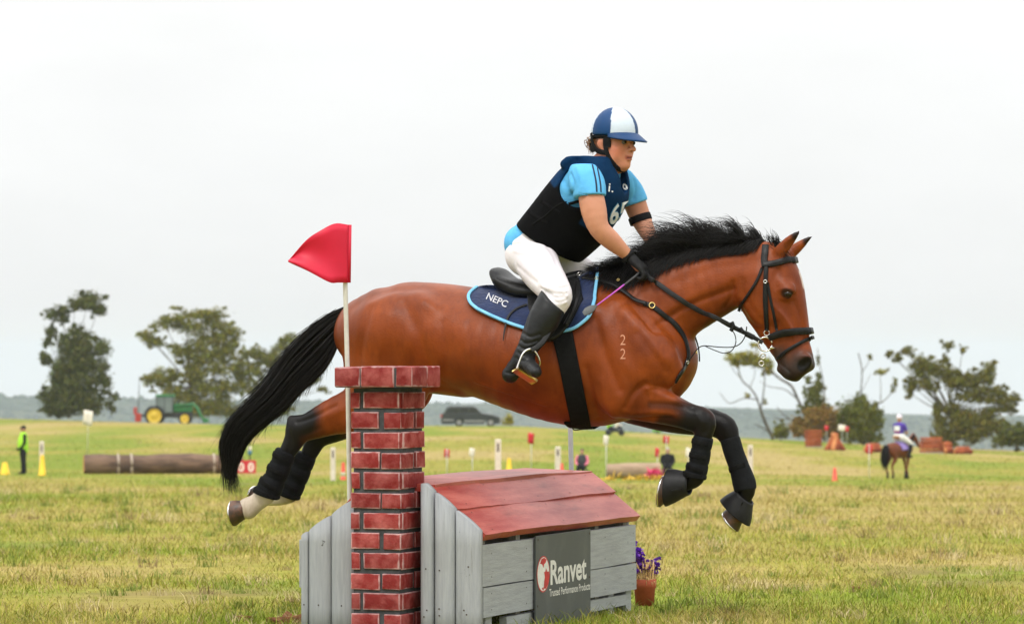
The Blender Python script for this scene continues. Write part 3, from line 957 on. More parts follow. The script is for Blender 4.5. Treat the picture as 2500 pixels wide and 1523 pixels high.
def hoof(cor, toe, heel, w, v, name='hoof', r=None):
    """hoof capsule: coronet ring centre, toe and heel ends of the sole (photo positions)"""
    c, t, h = H(*cor, v), H(*toe, v), H(*heel, v)
    sc = (t + h) / 2; half = np.linalg.norm(t - h) / 2; d = (t - h) / (2 * half)
    ax = c - sc; ax -= d * (ax @ d) * 0.0
    lat = np.array([0, 1.0, 0])
    n = 20; th = np.arange(n) * 2 * math.pi / n
    rings = []
    for f, k in ((0.0, 1.0), (0.06, 1.02), (0.5, .86), (0.9, .72), (1.0, .68)):
        rings.append(sc + ax * f + np.outer(np.cos(th), d) * half * k + np.outer(np.sin(th), lat) * w * k)
    V = np.vstack(rings + [sc[None], c[None]])
    Q = []
    for i in range(4):
        for j in range(n):
            Q.append((i * n + j, i * n + (j + 1) % n, (i + 1) * n + (j + 1) % n, (i + 1) * n + j))
    T = [(5 * n, (j + 1) % n, j) for j in range(n)] + [(5 * n + 1, 4 * n + j, 4 * n + (j + 1) % n) for j in range(n)]
    o = hput(name, V, np.array(Q), m_hoof, horse, np.array(T))
    # shoe: a thin steel rim on the sole
    P = sc - ax * .03 + np.outer(np.cos(th), d) * half * .93 + np.outer(np.sin(th), lat) * w * .93
    P = np.vstack([P, P[:1]])[2:-1]
    Vt, Qt, Tt = tube_np(P, .006, 6)
    s_ = hput('shoe', Vt, Qt, m_steel, horse, Tt, parent=o)
    return o
hoof((600, 1243), (572, 1284), (567, 1222), .055, vh)
hoof((652, 1209), (614, 1222), (622, 1187), .052, vg)
hoof((1652, 1182), (1609, 1238), (1622, 1160), .052, vn)
hoof((1806, 1242), (1801, 1298), (1766, 1250), .052, vf)

for s in (-1, 1):
    c = H(1922, 717, s * .0845)
    V, Q, T = lathe([(0.0, -.017), (.009, -.0145), (.0155, -.007), (.017, 0), (.0155, .007), (.009, .0145), (0.0, .017)], 16)
    V = V[:, [0, 2, 1]] * np.array([1.25, .62, .85])
    hput('eye', V + c, Q, m_eye, horse)

# ------------------------------------------------------------------ hair
def strands(P, R0, flat=False):
    """P (n, m, 3) centre lines, R0 (n,) root radius -> triangular prisms tapering to the tip"""
    n, m, _ = P.shape
    T = np.gradient(P, axis=1)
    T /= np.linalg.norm(T, axis=2, keepdims=True) + 1e-9
    ref = RNG.normal(size=(n, 1, 3)); ref = ref / np.linalg.norm(ref, axis=2, keepdims=True)
    Aa = np.cross(T, np.broadcast_to(ref, T.shape)); Aa /= np.linalg.norm(Aa, axis=2, keepdims=True) + 1e-9
    Bb = np.cross(T, Aa)
    tt = np.linspace(0, 1, m)
    R = R0[:, None] * (1 - tt ** 1.6 * .92)[None]
    V = []
    for q in range(3):
        a = q * 2 * math.pi / 3
        V.append(P + (Aa * math.cos(a) + Bb * math.sin(a)) * R[..., None])
    V = np.stack(V, 2).reshape(-1, 3)
    base = (np.arange(n)[:, None, None] * m + np.arange(m - 1)[None, :, None]) * 3
    q = np.arange(3)[None, None]
    q2 = (q + 1) % 3
    Q = np.stack([base + q, base + q2, base + 3 + q2, base + 3 + q], -1).reshape(-1, 4)
    return V, Q

def bez(P0, P1, P2, P3, m):
    t = np.linspace(0, 1, m)[None, :, None]
    return ((1 - t) ** 3 * P0[:, None] + 3 * (1 - t) ** 2 * t * P1[:, None] + 3 * (1 - t) * t * t * P2[:, None] + t ** 3 * P3[:, None])

def down_hit(u, v, z0=2.2):
    h = HB.ray_cast(Vector((u, v, z0)), Vector((0, 0, -1)))
    return h[0]

def on_horse(px, py, lift=0.006):
    o, d = cam_ray(px, py)
    h = HB.ray_cast(o, d)
    if h[0] is None:
        return None, None
    n = h[1]
    return np.array(h[0]) + np.array(n) * lift, np.array(n)

# mane: roots on the crest; part lies on the near side of the neck, part is blown up and back
crest_px = np.linspace(1868, 1462, 90)
crest = []
for x in crest_px:
    y = np.interp(x, [1462, 1540, 1600, 1700, 1800, 1868], [668, 655, 640, 612, 598, 603])
    u = H(x, y)[0]
    hit = down_hit(u, 0.0)
    crest.append(np.array(hit) if hit is not None else H(x, y))
crest = np.array(crest)
def crest_at(s):
    i = s * (len(crest) - 1); j = np.clip(i.astype(int), 0, len(crest) - 2); f = (i - j)[:, None]
    return crest[j] * (1 - f) + crest[j + 1] * f
mp_ = []
# lying part
n = 2600
s = RNG.random(n)
rx = np.interp(s, np.linspace(0, 1, 90), crest_px)
low = np.interp(rx, [1462, 1510, 1560, 1610, 1667, 1733, 1800, 1868], [698, 722, 724, 704, 674, 646, 632, 626])
P0 = crest_at(s) + np.stack([RNG.normal(0, .004, n), RNG.normal(-.004, .012, n), np.zeros(n)], 1)
P1 = np.zeros((n, 3)); P2 = np.zeros((n, 3)); P3 = np.zeros((n, 3)); ok = np.ones(n, bool)
for i in range(n):
    fl = RNG.random() ** .55
    ty = 600 + (low[i] - 600) * fl if rx[i] > 1640 else low[i] - (1 - fl) * 70
    tx = rx[i] - 16 - 46 * fl * RNG.random() - 10 * RNG.random()
    q, nn = on_horse(tx, ty, .004 + .016 * RNG.random())
    q2, _ = on_horse(rx[i] * .45 + tx * .55, P0[i, 2] * 0 + (ty + np.interp(rx[i], [1462, 1600, 1700, 1800, 1868], [672, 645, 620, 606, 606])) / 2, .012 + .014 * RNG.random())
    if q is None or q2 is None:
        ok[i] = False
        continue
    P3[i] = q; P2[i] = q2
    P1[i] = P0[i] + np.array([-.012, -.012, .018 + .012 * RNG.random()])
mp_.append((bez(P0[ok], P1[ok], P2[ok], P3[ok], 7), RNG.uniform(.0022, .0042, ok.sum())))
# blown part: lifts off the crest and streams back in soft locks
n = 4200
lock = RNG.random(110)
li = RNG.integers(0, 110, n)
s = np.clip(lock[li] ** .95 + RNG.normal(0, .008, n), 0, 1)
lk = np.random.default_rng(5)
l_amp, l_up, l_sd = lk.uniform(.5, 1.3, 110), lk.uniform(.25, 1.25, 110), lk.normal(-.01, .04, 110)
rx = np.interp(s, np.linspace(0, 1, 90), crest_px)
P0 = crest_at(s) + np.stack([RNG.normal(0, .004, n), RNG.normal(0, .014, n), np.zeros(n) - .003], 1)
amp = np.interp(rx, [1462, 1520, 1580, 1640, 1720, 1800, 1868], [.10, .11, .13, .20, .21, .15, .07])
rise = np.interp(rx, [1462, 1520, 1580, 1640, 1720, 1800, 1868], [.020, .028, .046, .088, .110, .095, .045])
ln = amp * l_amp[li] * RNG.uniform(.45, 1.1, n)
up_ = rise * l_up[li] * RNG.uniform(.55, 1.25, n)
sd_ = l_sd[li] + RNG.normal(0, .010, n)
wv = RNG.normal(0, .010, (n, 3))
P1 = P0 + np.stack([-ln * .12, sd_ * .3, up_ * .85], 1)
P2 = P0 + np.stack([-ln * .52, sd_ * .8, up_ * 1.25], 1) + wv * .6
P3 = P0 + np.stack([-ln * 1.0, sd_ * 1.3, up_ * RNG.uniform(.55, 1.25, n)], 1) + wv
mp_.append((bez(P0, P1, P2, P3, 9), RNG.uniform(.0008, .0022, n)))
parts = []
for P, R in mp_:
    V, Q = strands(P, R)
    parts.append((V, Q, None))
# forelock and tuft between the ears
n = 160
P0 = np.tile(H(1893, 604), (n, 1)) + RNG.normal(0, .012, (n, 3)) * np.array([1, 1.4, .4])
P1 = P0 + np.array([-.01, 0, .03]) + RNG.normal(0, .012, (n, 3))
P3 = np.where(RNG.random((n, 1)) < .35, P0 + np.array([-.03, -.01, .055]), H(1922, 632, -.06)[None]) + RNG.normal(0, .016, (n, 3))
P2 = (P1 + P3) / 2 + np.array([0, -.01, .012])
V, Q = strands(bez(P0, P1, P2, P3, 6), RNG.uniform(.001, .0022, n))
V_fl, Q_fl = V, Q
V, Q, _ = join_np(parts)
mane = hput('mane', V, Q, m_hair, horse, smooth=False)
mane['kind'] = 'stuff'
fl = hput('forelock', V_fl, Q_fl, m_hair, horse, smooth=False)
fl['kind'] = 'stuff'

# tail
up = catmull(np.array([(868, 742), (812, 762), (750, 806), (696, 864), (647, 936), (598, 989), (556, 1034), (537, 1096), (555, 1170)], float), 8)
lo = catmull(np.array([(846, 790), (822, 850), (790, 905), (735, 955), (690, 1003), (640, 1042), (603, 1078), (583, 1120), (570, 1160)], float), 8)
m = 14
ts = np.linspace(0, 1, m)
def along(c, t):
    i = t * (len(c) - 1); j = np.clip(i.astype(int), 0, len(c) - 2); f = (i - j)[..., None]
    return c[j] * (1 - f) + c[j + 1] * f
n = 3600
w = RNG.random(n); lat = RNG.normal(0, .38, n).clip(-1, 1)
end = 1 - .55 * RNG.random(n) ** 1.7 * (0.30 + .70 * w)
TT = ts[None] * end[:, None]
Pu = along(up, TT); Pl = along(lo, TT)
wav = RNG.normal(0, 1, n)
ww = np.clip(w[:, None] + .10 * np.sin(TT * 7 + wav[:, None] * 2) * TT, -.06, 1.10)
PP = Pu * (1 - ww[..., None]) + Pl * ww[..., None]
# loose ends
PP[:, -3:, 1] += (RNG.normal(4, 7, n) * (w > .55))[:, None] * np.array([.2, .6, 1.2])
lat3 = lat[:, None] * (.045 + .055 * np.sin(np.clip(TT, 0, 1) * 3.0))
G = np.zeros((n, m, 3))
k = (PP[..., 0] - 1250) / FOC
G[..., 1] = lat3
G[..., 0] = (k * HO[1] + k * lat3 * hc - HO[0] - lat3 * hs) / (hc + k * hs)
Yd = HO[1] - G[..., 0] * hs + lat3 * hc
G[..., 2] = CAMZ + (HOR - PP[..., 1]) / FOC * Yd
parts = []
V, Q = strands(G, RNG.uniform(.0018, .0038, n))
parts.append((V, Q, None))
# wisps: a fringe under the dock, loose hairs along both edges and a thinning tip
def h3(P, v):
    return np.array([H(p[0], p[1], q) for p, q in zip(P, v)])
for n, t0, t1, fx, fy, rr0 in ((420, .10, .45, (-70, -10), (14, 62), (.0009, .0020)), (260, .40, .95, (-46, 6), (10, 50), (.0007, .0016))):
    w0 = RNG.uniform(t0, t1, n)
    b = along(lo, w0); e = b + np.stack([RNG.uniform(*fx, n), RNG.uniform(*fy, n)], 1)
    e2 = b + np.stack([RNG.uniform(-34, -4, n), RNG.uniform(4, 24, n)], 1)
    a0 = along(lo, np.clip(w0 - .14, 0, 1)) * .75 + along(up, np.clip(w0 - .14, 0, 1)) * .25
    v_ = RNG.normal(0, .035, n)
    V, Q = strands(bez(h3(a0, v_), h3(b, v_), h3(e2, v_), h3(e, v_), 7), RNG.uniform(*rr0, n))
    parts.append((V, Q, None))
n = 200
w0 = RNG.uniform(.2, .9, n)
a0 = along(up, np.clip(w0 - .10, 0, 1)) + RNG.normal(0, 3, (n, 2)); b = along(up, w0) + RNG.normal(0, 5, (n, 2)) + np.array([-3, -2]); e = along(up, np.clip(w0 + .14, 0, 1)) + RNG.normal(0, 9, (n, 2)) + np.array([-8, -2])
v_ = RNG.normal(0, .03, n)
V, Q = strands(bez(h3(a0, v_), h3(b, v_), h3((b + e) / 2, v_), h3(e, v_), 7), RNG.uniform(.0006, .0014, n))
parts.append((V, Q, None))
n = 260
a0 = along(up, np.full(n, .86)) * RNG.random((n, 1)) ; 
q_ = RNG.random((n, 1)); a0 = along(up, np.full(n, .84)) * (1 - q_) + along(lo, np.full(n, .84)) * q_
b = along(up, np.full(n, .94)) * (1 - q_) + along(lo, np.full(n, .94)) * q_; e = b + np.stack([RNG.normal(6, 9, n), RNG.uniform(30, 78, n)], 1)
v_ = RNG.normal(0, .02, n)
V, Q = strands(bez(h3(a0, v_), h3(b, v_), h3((b + e) / 2 + np.array([-5, 0]), v_), h3(e, v_), 7), RNG.uniform(.0008, .0018, n))
parts.append((V, Q, None))
V, Q, _ = join_np(parts)
tail = hput('tail', V, Q, m_hair, horse, smooth=False)
tail['kind'] = 'stuff'
# dock: solid core of the tail
mid = (along(up, np.linspace(0, .74, 12)) + along(lo, np.linspace(0, .74, 12))) / 2
wd = np.linalg.norm(along(up, np.linspace(0, .74, 12)) - along(lo, np.linspace(0, .74, 12)), axis=1)
Pm = np.array([H(p[0], p[1]) for p in mid])
V, Q, T = tube_np(Pm, np.maximum(wd / 540 * np.linspace(.36, .12, 12), .004), 12, lat=(0, 1, 0), R2=np.linspace(.045, .012, 12))
hput('dock', V, Q, m_hair, horse, T)
# ================================================================== the jump
BA = rad(21); BO = np.array([(1172 - 1250) / FOC * 15.0, 15.0, 0.0]); bc, bs = math.cos(BA), math.sin(BA)
def bu(px, v=0.0):
    """photo column -> position across the jump, at v along it"""
    k = (px - 1250) / FOC
    return (k * (BO[1] + v * bc) - BO[0] - v * bs) / (bc + k * bs)
def bv_(px, u=0.0):
    k = (px - 1250) / FOC
    return (BO[0] + u * bc - k * (BO[1] - u * bs)) / (k * bc - bs)
def bz(py, u, v):
    Y = BO[1] - u * bs + v * bc
    return CAMZ + (HOR - py) / FOC * Y

m_grey = mat('grey_painted_wood', srgb(160, 163, 166), srgb(142, 145, 148), scale=5, rough=.62, bump=.22, bscale=26, stretch=(14, 14, 1.2), spec=.25, lo=.3, hi=.75, layer=[(2.2, (1, 1, .5), .52, .78, (.80, .79, .77)), (9, (5, 5, .5), .60, .74, (.74, .73, .71)), (26, (1, 1, 1), .68, .74, (.3, .28, .26))])
m_grey_h = mat('grey_painted_plank', srgb(163, 166, 168), srgb(140, 143, 145), scale=5, rough=.6, bump=.25, bscale=24, stretch=(10, 1.1, 14), spec=.25, lo=.32, hi=.8, layer=[(2.0, (1, .6, 1), .52, .80, (.80, .79, .77)), (7, (4, .6, 6), .60, .74, (.76, .75, .73)), (26, (1, 1, 1), .68, .74, (.3, .28, .26))])
m_roof = mat('weathered_red_paint', srgb(140, 38, 30), srgb(172, 86, 74), scale=2.6, rough=.40, bump=.14, bscale=26, stretch=(6, .9, 6), spec=.32, lo=.36, hi=.64, detail=6, layer=[(3.0, (3, 1, 3), .56, .74, (.62, .5, .46)), (30, (1, 1, 1), .68, .73, (.3, .22, .2)), (8, (2, .4, 2), .62, .72, (.7, .55, .5))])
m_dark = mat('raw_dark_timber', (.03, .027, .024), (.05, .045, .04), scale=10, rough=.9)
m_pale = mat('raw_pale_timber', (.32, .30, .24), (.22, .21, .17), scale=10, rough=.8, stretch=(6, 6, 1))
m_nail = mat('rusty_nail', (.035, .02, .012), (.06, .03, .015), rough=.6, metal=.4)

jump = empty('box_jump', BO, -BA)
tag(jump, 'grey box jump with red plank roof under the leaping horse', 'jump')

def board(name, u0, u1, top, bulge, v0=0.0, thick=.03, zb=-.03, scal=0.0):
    """upright slab with a rounded face towards -v; top(u) gives its cut upper end"""
    n = 9
    us = np.linspace(u0, u1, n); s = np.linspace(-1, 1, n)
    vf = v0 - bulge * (1 - s ** 2) ** .55 - .004
    zs = np.array([zb, .12, .25, .4, 1.0])
    rows = []
    for zi, z in enumerate(zs):
        tz = np.array([top(a) + scal * (1 - q * q) for a, q in zip(us, s)])
        zz = tz if zi == len(zs) - 1 else np.minimum(np.full(n, z), tz - .01 * (len(zs) - zi))
        rows.append(np.stack([us, vf, zz], -1))
    F = np.array(rows); Bk = F.copy(); Bk[..., 1] = v0 + thick
    m = len(zs)
    V = np.vstack([F.reshape(-1, 3), Bk.reshape(-1, 3)])
    i = np.arange(m - 1)[:, None] * n; j = np.arange(n - 1)[None]
    Q1 = np.stack([i + j, i + j + 1, i + n + j + 1, i + n + j], -1).reshape(-1, 4)
    Q2 = Q1[:, ::-1] + m * n
    t0 = (m - 1) * n
    Q3 = np.array([(t0 + q, t0 + q + 1, m * n + t0 + q + 1, m * n + t0 + q) for q in range(n - 1)])
    Q4 = np.array([(q + 1, q, m * n + q, m * n + q + 1) for q in range(n - 1)])
    Q5 = np.array([(q * n, (q + 1) * n, m * n + (q + 1) * n, m * n + q * n) for q in range(m - 1)])
    Q6 = np.array([((q + 1) * n + n - 1, q * n + n - 1, m * n + q * n + n - 1, m * n + (q + 1) * n + n - 1) for q in range(m - 1)])
    me = mesh_np(name, V, np.vstack([Q1, Q2, Q3, Q4, Q5, Q6]), False)
    o = put(name, me, m_grey, jump)
    for p in me.polygons[:len(Q1)]:
        p.use_smooth = True
    return o
topR = lambda u: .462 + (.652 - .462) * np.clip(-u / .245, 0, 1.02)
uL = bu(735)
topL = lambda u: .423 + (.578 - .423) * np.clip((u - uL) / (bu(857) - uL), 0, 1.3)
def nail(u, v, z, parent, r=.004, ax='v'):
    n = 8; th = np.arange(n) * 2 * math.pi / n
    if ax == 'v':
        P = np.stack([u + r * np.cos(th), np.full(n, v), z + r * np.sin(th)], -1); c0 = [u, v - .0015, z]
    else:
        P = np.stack([np.full(n, u), v + r * np.cos(th), z + r * np.sin(th)], -1); c0 = [u + .0015, v, z]
    V = np.vstack([P, [c0]])
    T = np.array([(n, j, (j + 1) % n) for j in range(n)])
    return put('nail', mesh_np('nail', V, None, False, T), m_nail, parent)
right_edges = [1026, 1061, 1112, 1172]
for k, (a, b) in enumerate(zip(right_edges[:-1], right_edges[1:])):
    u0, u1 = bu(a) + .0035, bu(b) - (.0035 if k < 2 else 0)
    o = board('gable_board', u0, u1, topR, .016 if k < 2 else .006, scal=.006)
    for z in (.10, .13, .30):
        nail((u0 + u1) / 2 + random.uniform(-.02, .02), -.022 if k < 2 else -.0115, z + random.uniform(-.01, .01), o, .0035)
left_edges = [735, 754, 809, 866]
for k, (a, b) in enumerate(zip(left_edges[:-1], left_edges[1:])):
    u0, u1 = bu(a) + .003, bu(b) - .003
    o = board('gable_board', u0, u1, topL, .012 if k else .006, scal=.004)
    nail((u0 + u1) / 2, -.0175 if k else -.0115, .13, o, .0035)
# edge plank seen beyond the left boards
put('corner_plank', box_mesh('corner_plank', (bu(723), .03, .20), (bu(735) - .002, .075, .408), .004), m_grey, jump)
# far gable and back wall close the box
put('end_panel', box_mesh('end_panel', (uL + .02, 2.0, 0), (-.035, 2.03, .42), .003), m_grey, jump)
for k in range(2):
    put('back_plank', box_mesh('back_plank', (uL, .035, .09 + k * .16), (uL + .03, 1.99, .24 + k * .16), .004), m_grey_h, jump)
put('floor_skid', box_mesh('floor_skid', (uL + .05, .06, -.02), (-.05, .12, .05), .004), m_pale, jump)
put('floor_skid', box_mesh('floor_skid', (uL + .05, 1.80, -.02), (-.05, 1.88, .05), .004), m_pale, jump)
# front planks
def front_plank(z0, z1, v0, v1, u=0.0, m=None, th=.032):
    bm = bmesh.new()
    n = 14
    vv = np.linspace(v0, v1, n)
    ring = []
    for v in vv:
        w = .0022 * math.sin(v * 3.1 + z0 * 20)
        q = [bm.verts.new(p) for p in ((u + w, v, z0 + .0012 * math.sin(v * 7)), (u + w, v, z1 + .0015 * math.sin(v * 5 + 1)), (u - th, v, z1), (u - th, v, z0))]
        ring.append(q)
    for a, b in zip(ring[:-1], ring[1:]):
        for k in range(4):
            bm.faces.new((a[k], a[(k + 1) % 4], b[(k + 1) % 4], b[k]))
    bm.faces.new(ring[0]); bm.faces.new(ring[-1][::-1])
    es = [e for e in bm.edges if len(e.link_faces) == 2 and e.calc_face_angle(0) > 1.2]
    bmesh.ops.bevel(bm, geom=es, offset=.004, segments=2, affect='EDGES')
    return put('front_plank', bm_mesh('front_plank', bm), m or m_grey_h, jump)
p1 = front_plank(.221, .398, .036, 2.03)
p2 = front_plank(.090, .215, .036, 2.03)
front_plank(.022, .074, .34, 1.93, u=-.012)
for v in (.12, 1.70, 1.95):
    put('foot_block', box_mesh('foot_block', (-.10, v, -.02), (-.022, v + .075, .088), .004), m_grey_h, jump)
for v in (.10, .52, 1.55, 1.95):
    put('rafter_post', box_mesh('rafter_post', (-.075, v, -.01), (-.036, v + .05, .43), .003), m_pale, jump)
for pl, zz in ((p1, (.26, .36)), (p2, (.12, .19))):
    for v in (.125, .545, 1.575, 1.975):
        for z in zz:
            nail(.0045, v, z, pl, .0035, 'u')
# roof planks
def roof_plank(u0, z0, u1, z1, v0, v1, th=.032, name='roof_plank'):
    d = np.array([u1 - u0, z1 - z0]); L_ = np.linalg.norm(d); d /= L_
    nrm = np.array([-d[1], d[0]])
    if nrm[1] < 0:
        nrm = -nrm
    bm = bmesh.new()
    n = 22; ring = []
    for k in range(n):
        v = v0 + (v1 - v0) * k / (n - 1)
        w = .004 * math.sin(v * 2.3 + u0 * 30) + .0025 * math.sin(v * 6.1 + z0 * 9)
        a = np.array([u0, z0]) + nrm * w + d * random.uniform(-.002, .002); b = np.array([u1, z1]) + nrm * w * .6
        q = []
        for p, t_ in ((a, 0), (b, 0), (b, -th), (a, -th)):
            p = p + nrm * t_
            q.append(bm.verts.new((p[0], v, p[1])))
        ring.append(q)
    for a, b in zip(ring[:-1], ring[1:]):
        for k in range(4):
            bm.faces.new((a[k], a[(k + 1) % 4], b[(k + 1) % 4], b[k]))
    bm.faces.new(ring[0]); bm.faces.new(ring[-1][::-1])
    es = [e for e in bm.edges if len(e.link_faces) == 2 and e.calc_face_angle(0) > 1.2]
    bmesh.ops.bevel(bm, geom=es, offset=.004, segments=2, affect='EDGES')
    o = put(name, bm_mesh(name, bm), m_roof, jump)
    for q in range(5):
        for f in (.15, .85):
            p = np.array([u0, z0]) * (1 - f) + np.array([u1, z1]) * f + nrm * .004
            v = v0 + (v1 - v0) * (.06 + .22 * q) + random.uniform(-.03, .03)
            n_ = 8; th_ = np.arange(n_) * 2 * math.pi / n_
            P = np.stack([p[0] + d[0] * .004 * np.cos(th_), v + .004 * np.sin(th_), p[1] + d[1] * .004 * np.cos(th_)], -1)
            V = np.vstack([P, [[p[0] + nrm[0] * .001, v, p[1] + nrm[1] * .001]]])
            put('nail', mesh_np('nail', V, None, False, np.array([(n_, (j + 1) % n_, j) for j in range(n_)])), m_nail, o)
    return o
roof_plank(.014, .444, -.118, .546, .034, 2.065)
roof_plank(-.112, .552, -.238, .647, .034, 2.060)
roof_plank(-.232, .654, -.575, .664, .06, 2.055)
roof_plank(-.60, .612, -.80, .405, .06, 2.05)
# the sponsor board
m_sign = mat('charcoal_sign_board', srgb(72, 75, 75), srgb(88, 91, 90), scale=6, rough=.5, spec=.4, lo=.5, hi=.85, detail=8, layer=[(5, (1, 1, .6), .55, .8, (1.5, 1.5, 1.5)), (40, (1, 1, 1), .68, .74, (1.8, 1.75, 1.7))])
m_white = mat('white_lettering', srgb(225, 224, 218), srgb(205, 204, 198), scale=40, rough=.6)
m_redp = mat('red_print', srgb(196, 42, 38), srgb(170, 34, 32), scale=30, rough=.6)
sv0, sv1 = bv_(1301), bv_(1435)
sign = put('sign_board', box_mesh('sign_board', (.006, sv0, -.02), (.014, sv1, .409), .0015), m_sign, jump)

def text_np(s, size=1.0, bold=0.0, shear=0.0, res=3):
    cu = bpy.data.curves.new('lettering', 'FONT')
    cu.body = s; cu.size = size; cu.offset = bold; cu.shear = shear; cu.resolution_u = res
    o = bpy.data.objects.new('lettering', cu)
    C.objects.link(o)
    bpy.context.view_layer.update()
    me = bpy.data.meshes.new_from_object(o.evaluated_get(bpy.context.evaluated_depsgraph_get()))
    bpy.data.objects.remove(o); bpy.data.curves.remove(cu)
    V = np.array([v.co[:] for v in me.vertices]); P = [tuple(p.vertices) for p in me.polygons]
    bpy.data.meshes.remove(me)
    return V, P

def flat_text(name, s, parent, m, u, v0, v1, z0, z1, bold=.02, shear=0.0, slope=0.0):
    """letters lying on the front plane of the jump"""
    V, P = text_np(s, 1.0, bold, shear)
    lo, hi = V.min(0), V.max(0)
    X = (V[:, 0] - lo[0]) / (hi[0] - lo[0]); Y = (V[:, 1] - lo[1]) / (hi[1] - lo[1])
    W_ = np.stack([np.full(len(V), u), v0 + X * (v1 - v0), z0 + Y * (z1 - z0) + slope * X], -1)
    me = bpy.data.meshes.new(name)
    me.from_pydata([tuple(q) for q in W_], [], P)
    me.update()
    return put(name, me, m, parent)
def sz(py, v):
    return bz(py, .014, v)
flat_text('brand_lettering', 'Ranvet', sign, m_white, .0156, bv_(1336), bv_(1424), sz(1428, bv_(1336)), sz(1364, bv_(1336)) - .006, .026)
flat_text('tagline_lettering', 'Trusted Performance Products', sign, m_white, .0156, bv_(1333), bv_(1433), sz(1456, bv_(1333)), sz(1437, bv_(1333)), .012)
# oval emblem: white oval, red horse-head field on its right and along the rim
def oval(name, m, u, cv, cz_, rv, rz_, n=40, fn=None):
    th = np.arange(n) * 2 * math.pi / n
    P = np.stack([np.full(n, u), cv + rv * np.cos(th), cz_ + rz_ * np.sin(th)], -1)
    V = np.vstack([P, [[u, cv, cz_]]])
    return put(name, mesh_np(name, V, None, False, np.array([(n, j, (j + 1) % n) for j in range(n)])), m, sign)
ev = bv_(1318.5); ez = (sz(1357, ev) + sz(1444, ev)) / 2; er = (bv_(1334) - bv_(1303)) / 2; eh = (sz(1357, ev) - sz(1444, ev)) / 2
oval('emblem_rim', m_redp, .0152, ev, ez, er * 1.02, eh * 1.02)
oval('emblem_disc', m_white, .0158, ev, ez, er * .93, eh * .95)
def patch(name, pts, m, u):
    pts = [(u, ev + a * er, ez + b * eh) for a, b in pts]
    me = bpy.data.meshes.new(name)
    me.from_pydata(pts, [], [tuple(range(len(pts)))])
    return put(name, me, m, sign)
patch('emblem_horse_mark', [(.05, -.82), (.1, -.45), (.22, -.15), (.1, .1), (.28, .12), (.42, .34), (.55, .12), (.88, .1), (.92, -.2), (.72, -.6), (.4, -.84)], m_redp, .0162)
patch('emblem_horse_mark', [(-.55, .62), (-.2, .55), (0, .35), (.1, .55), (.35, .62), (.5, .78), (.1, .92), (-.3, .86)], m_redp, .0163)
patch('emblem_horse_mark', [(-.25, -.78), (-.02, -.72), (.05, -.88), (-.1, -.92)], m_redp, .0164)
for v, z in ((sv0 + .025, .393), (sv1 - .02, .39), (sv1 - .02, .19), (sv0 + .02, .1)):
    s_ = nail(.0155, v, z, sign, .006, 'u'); s_.name = 'screw'

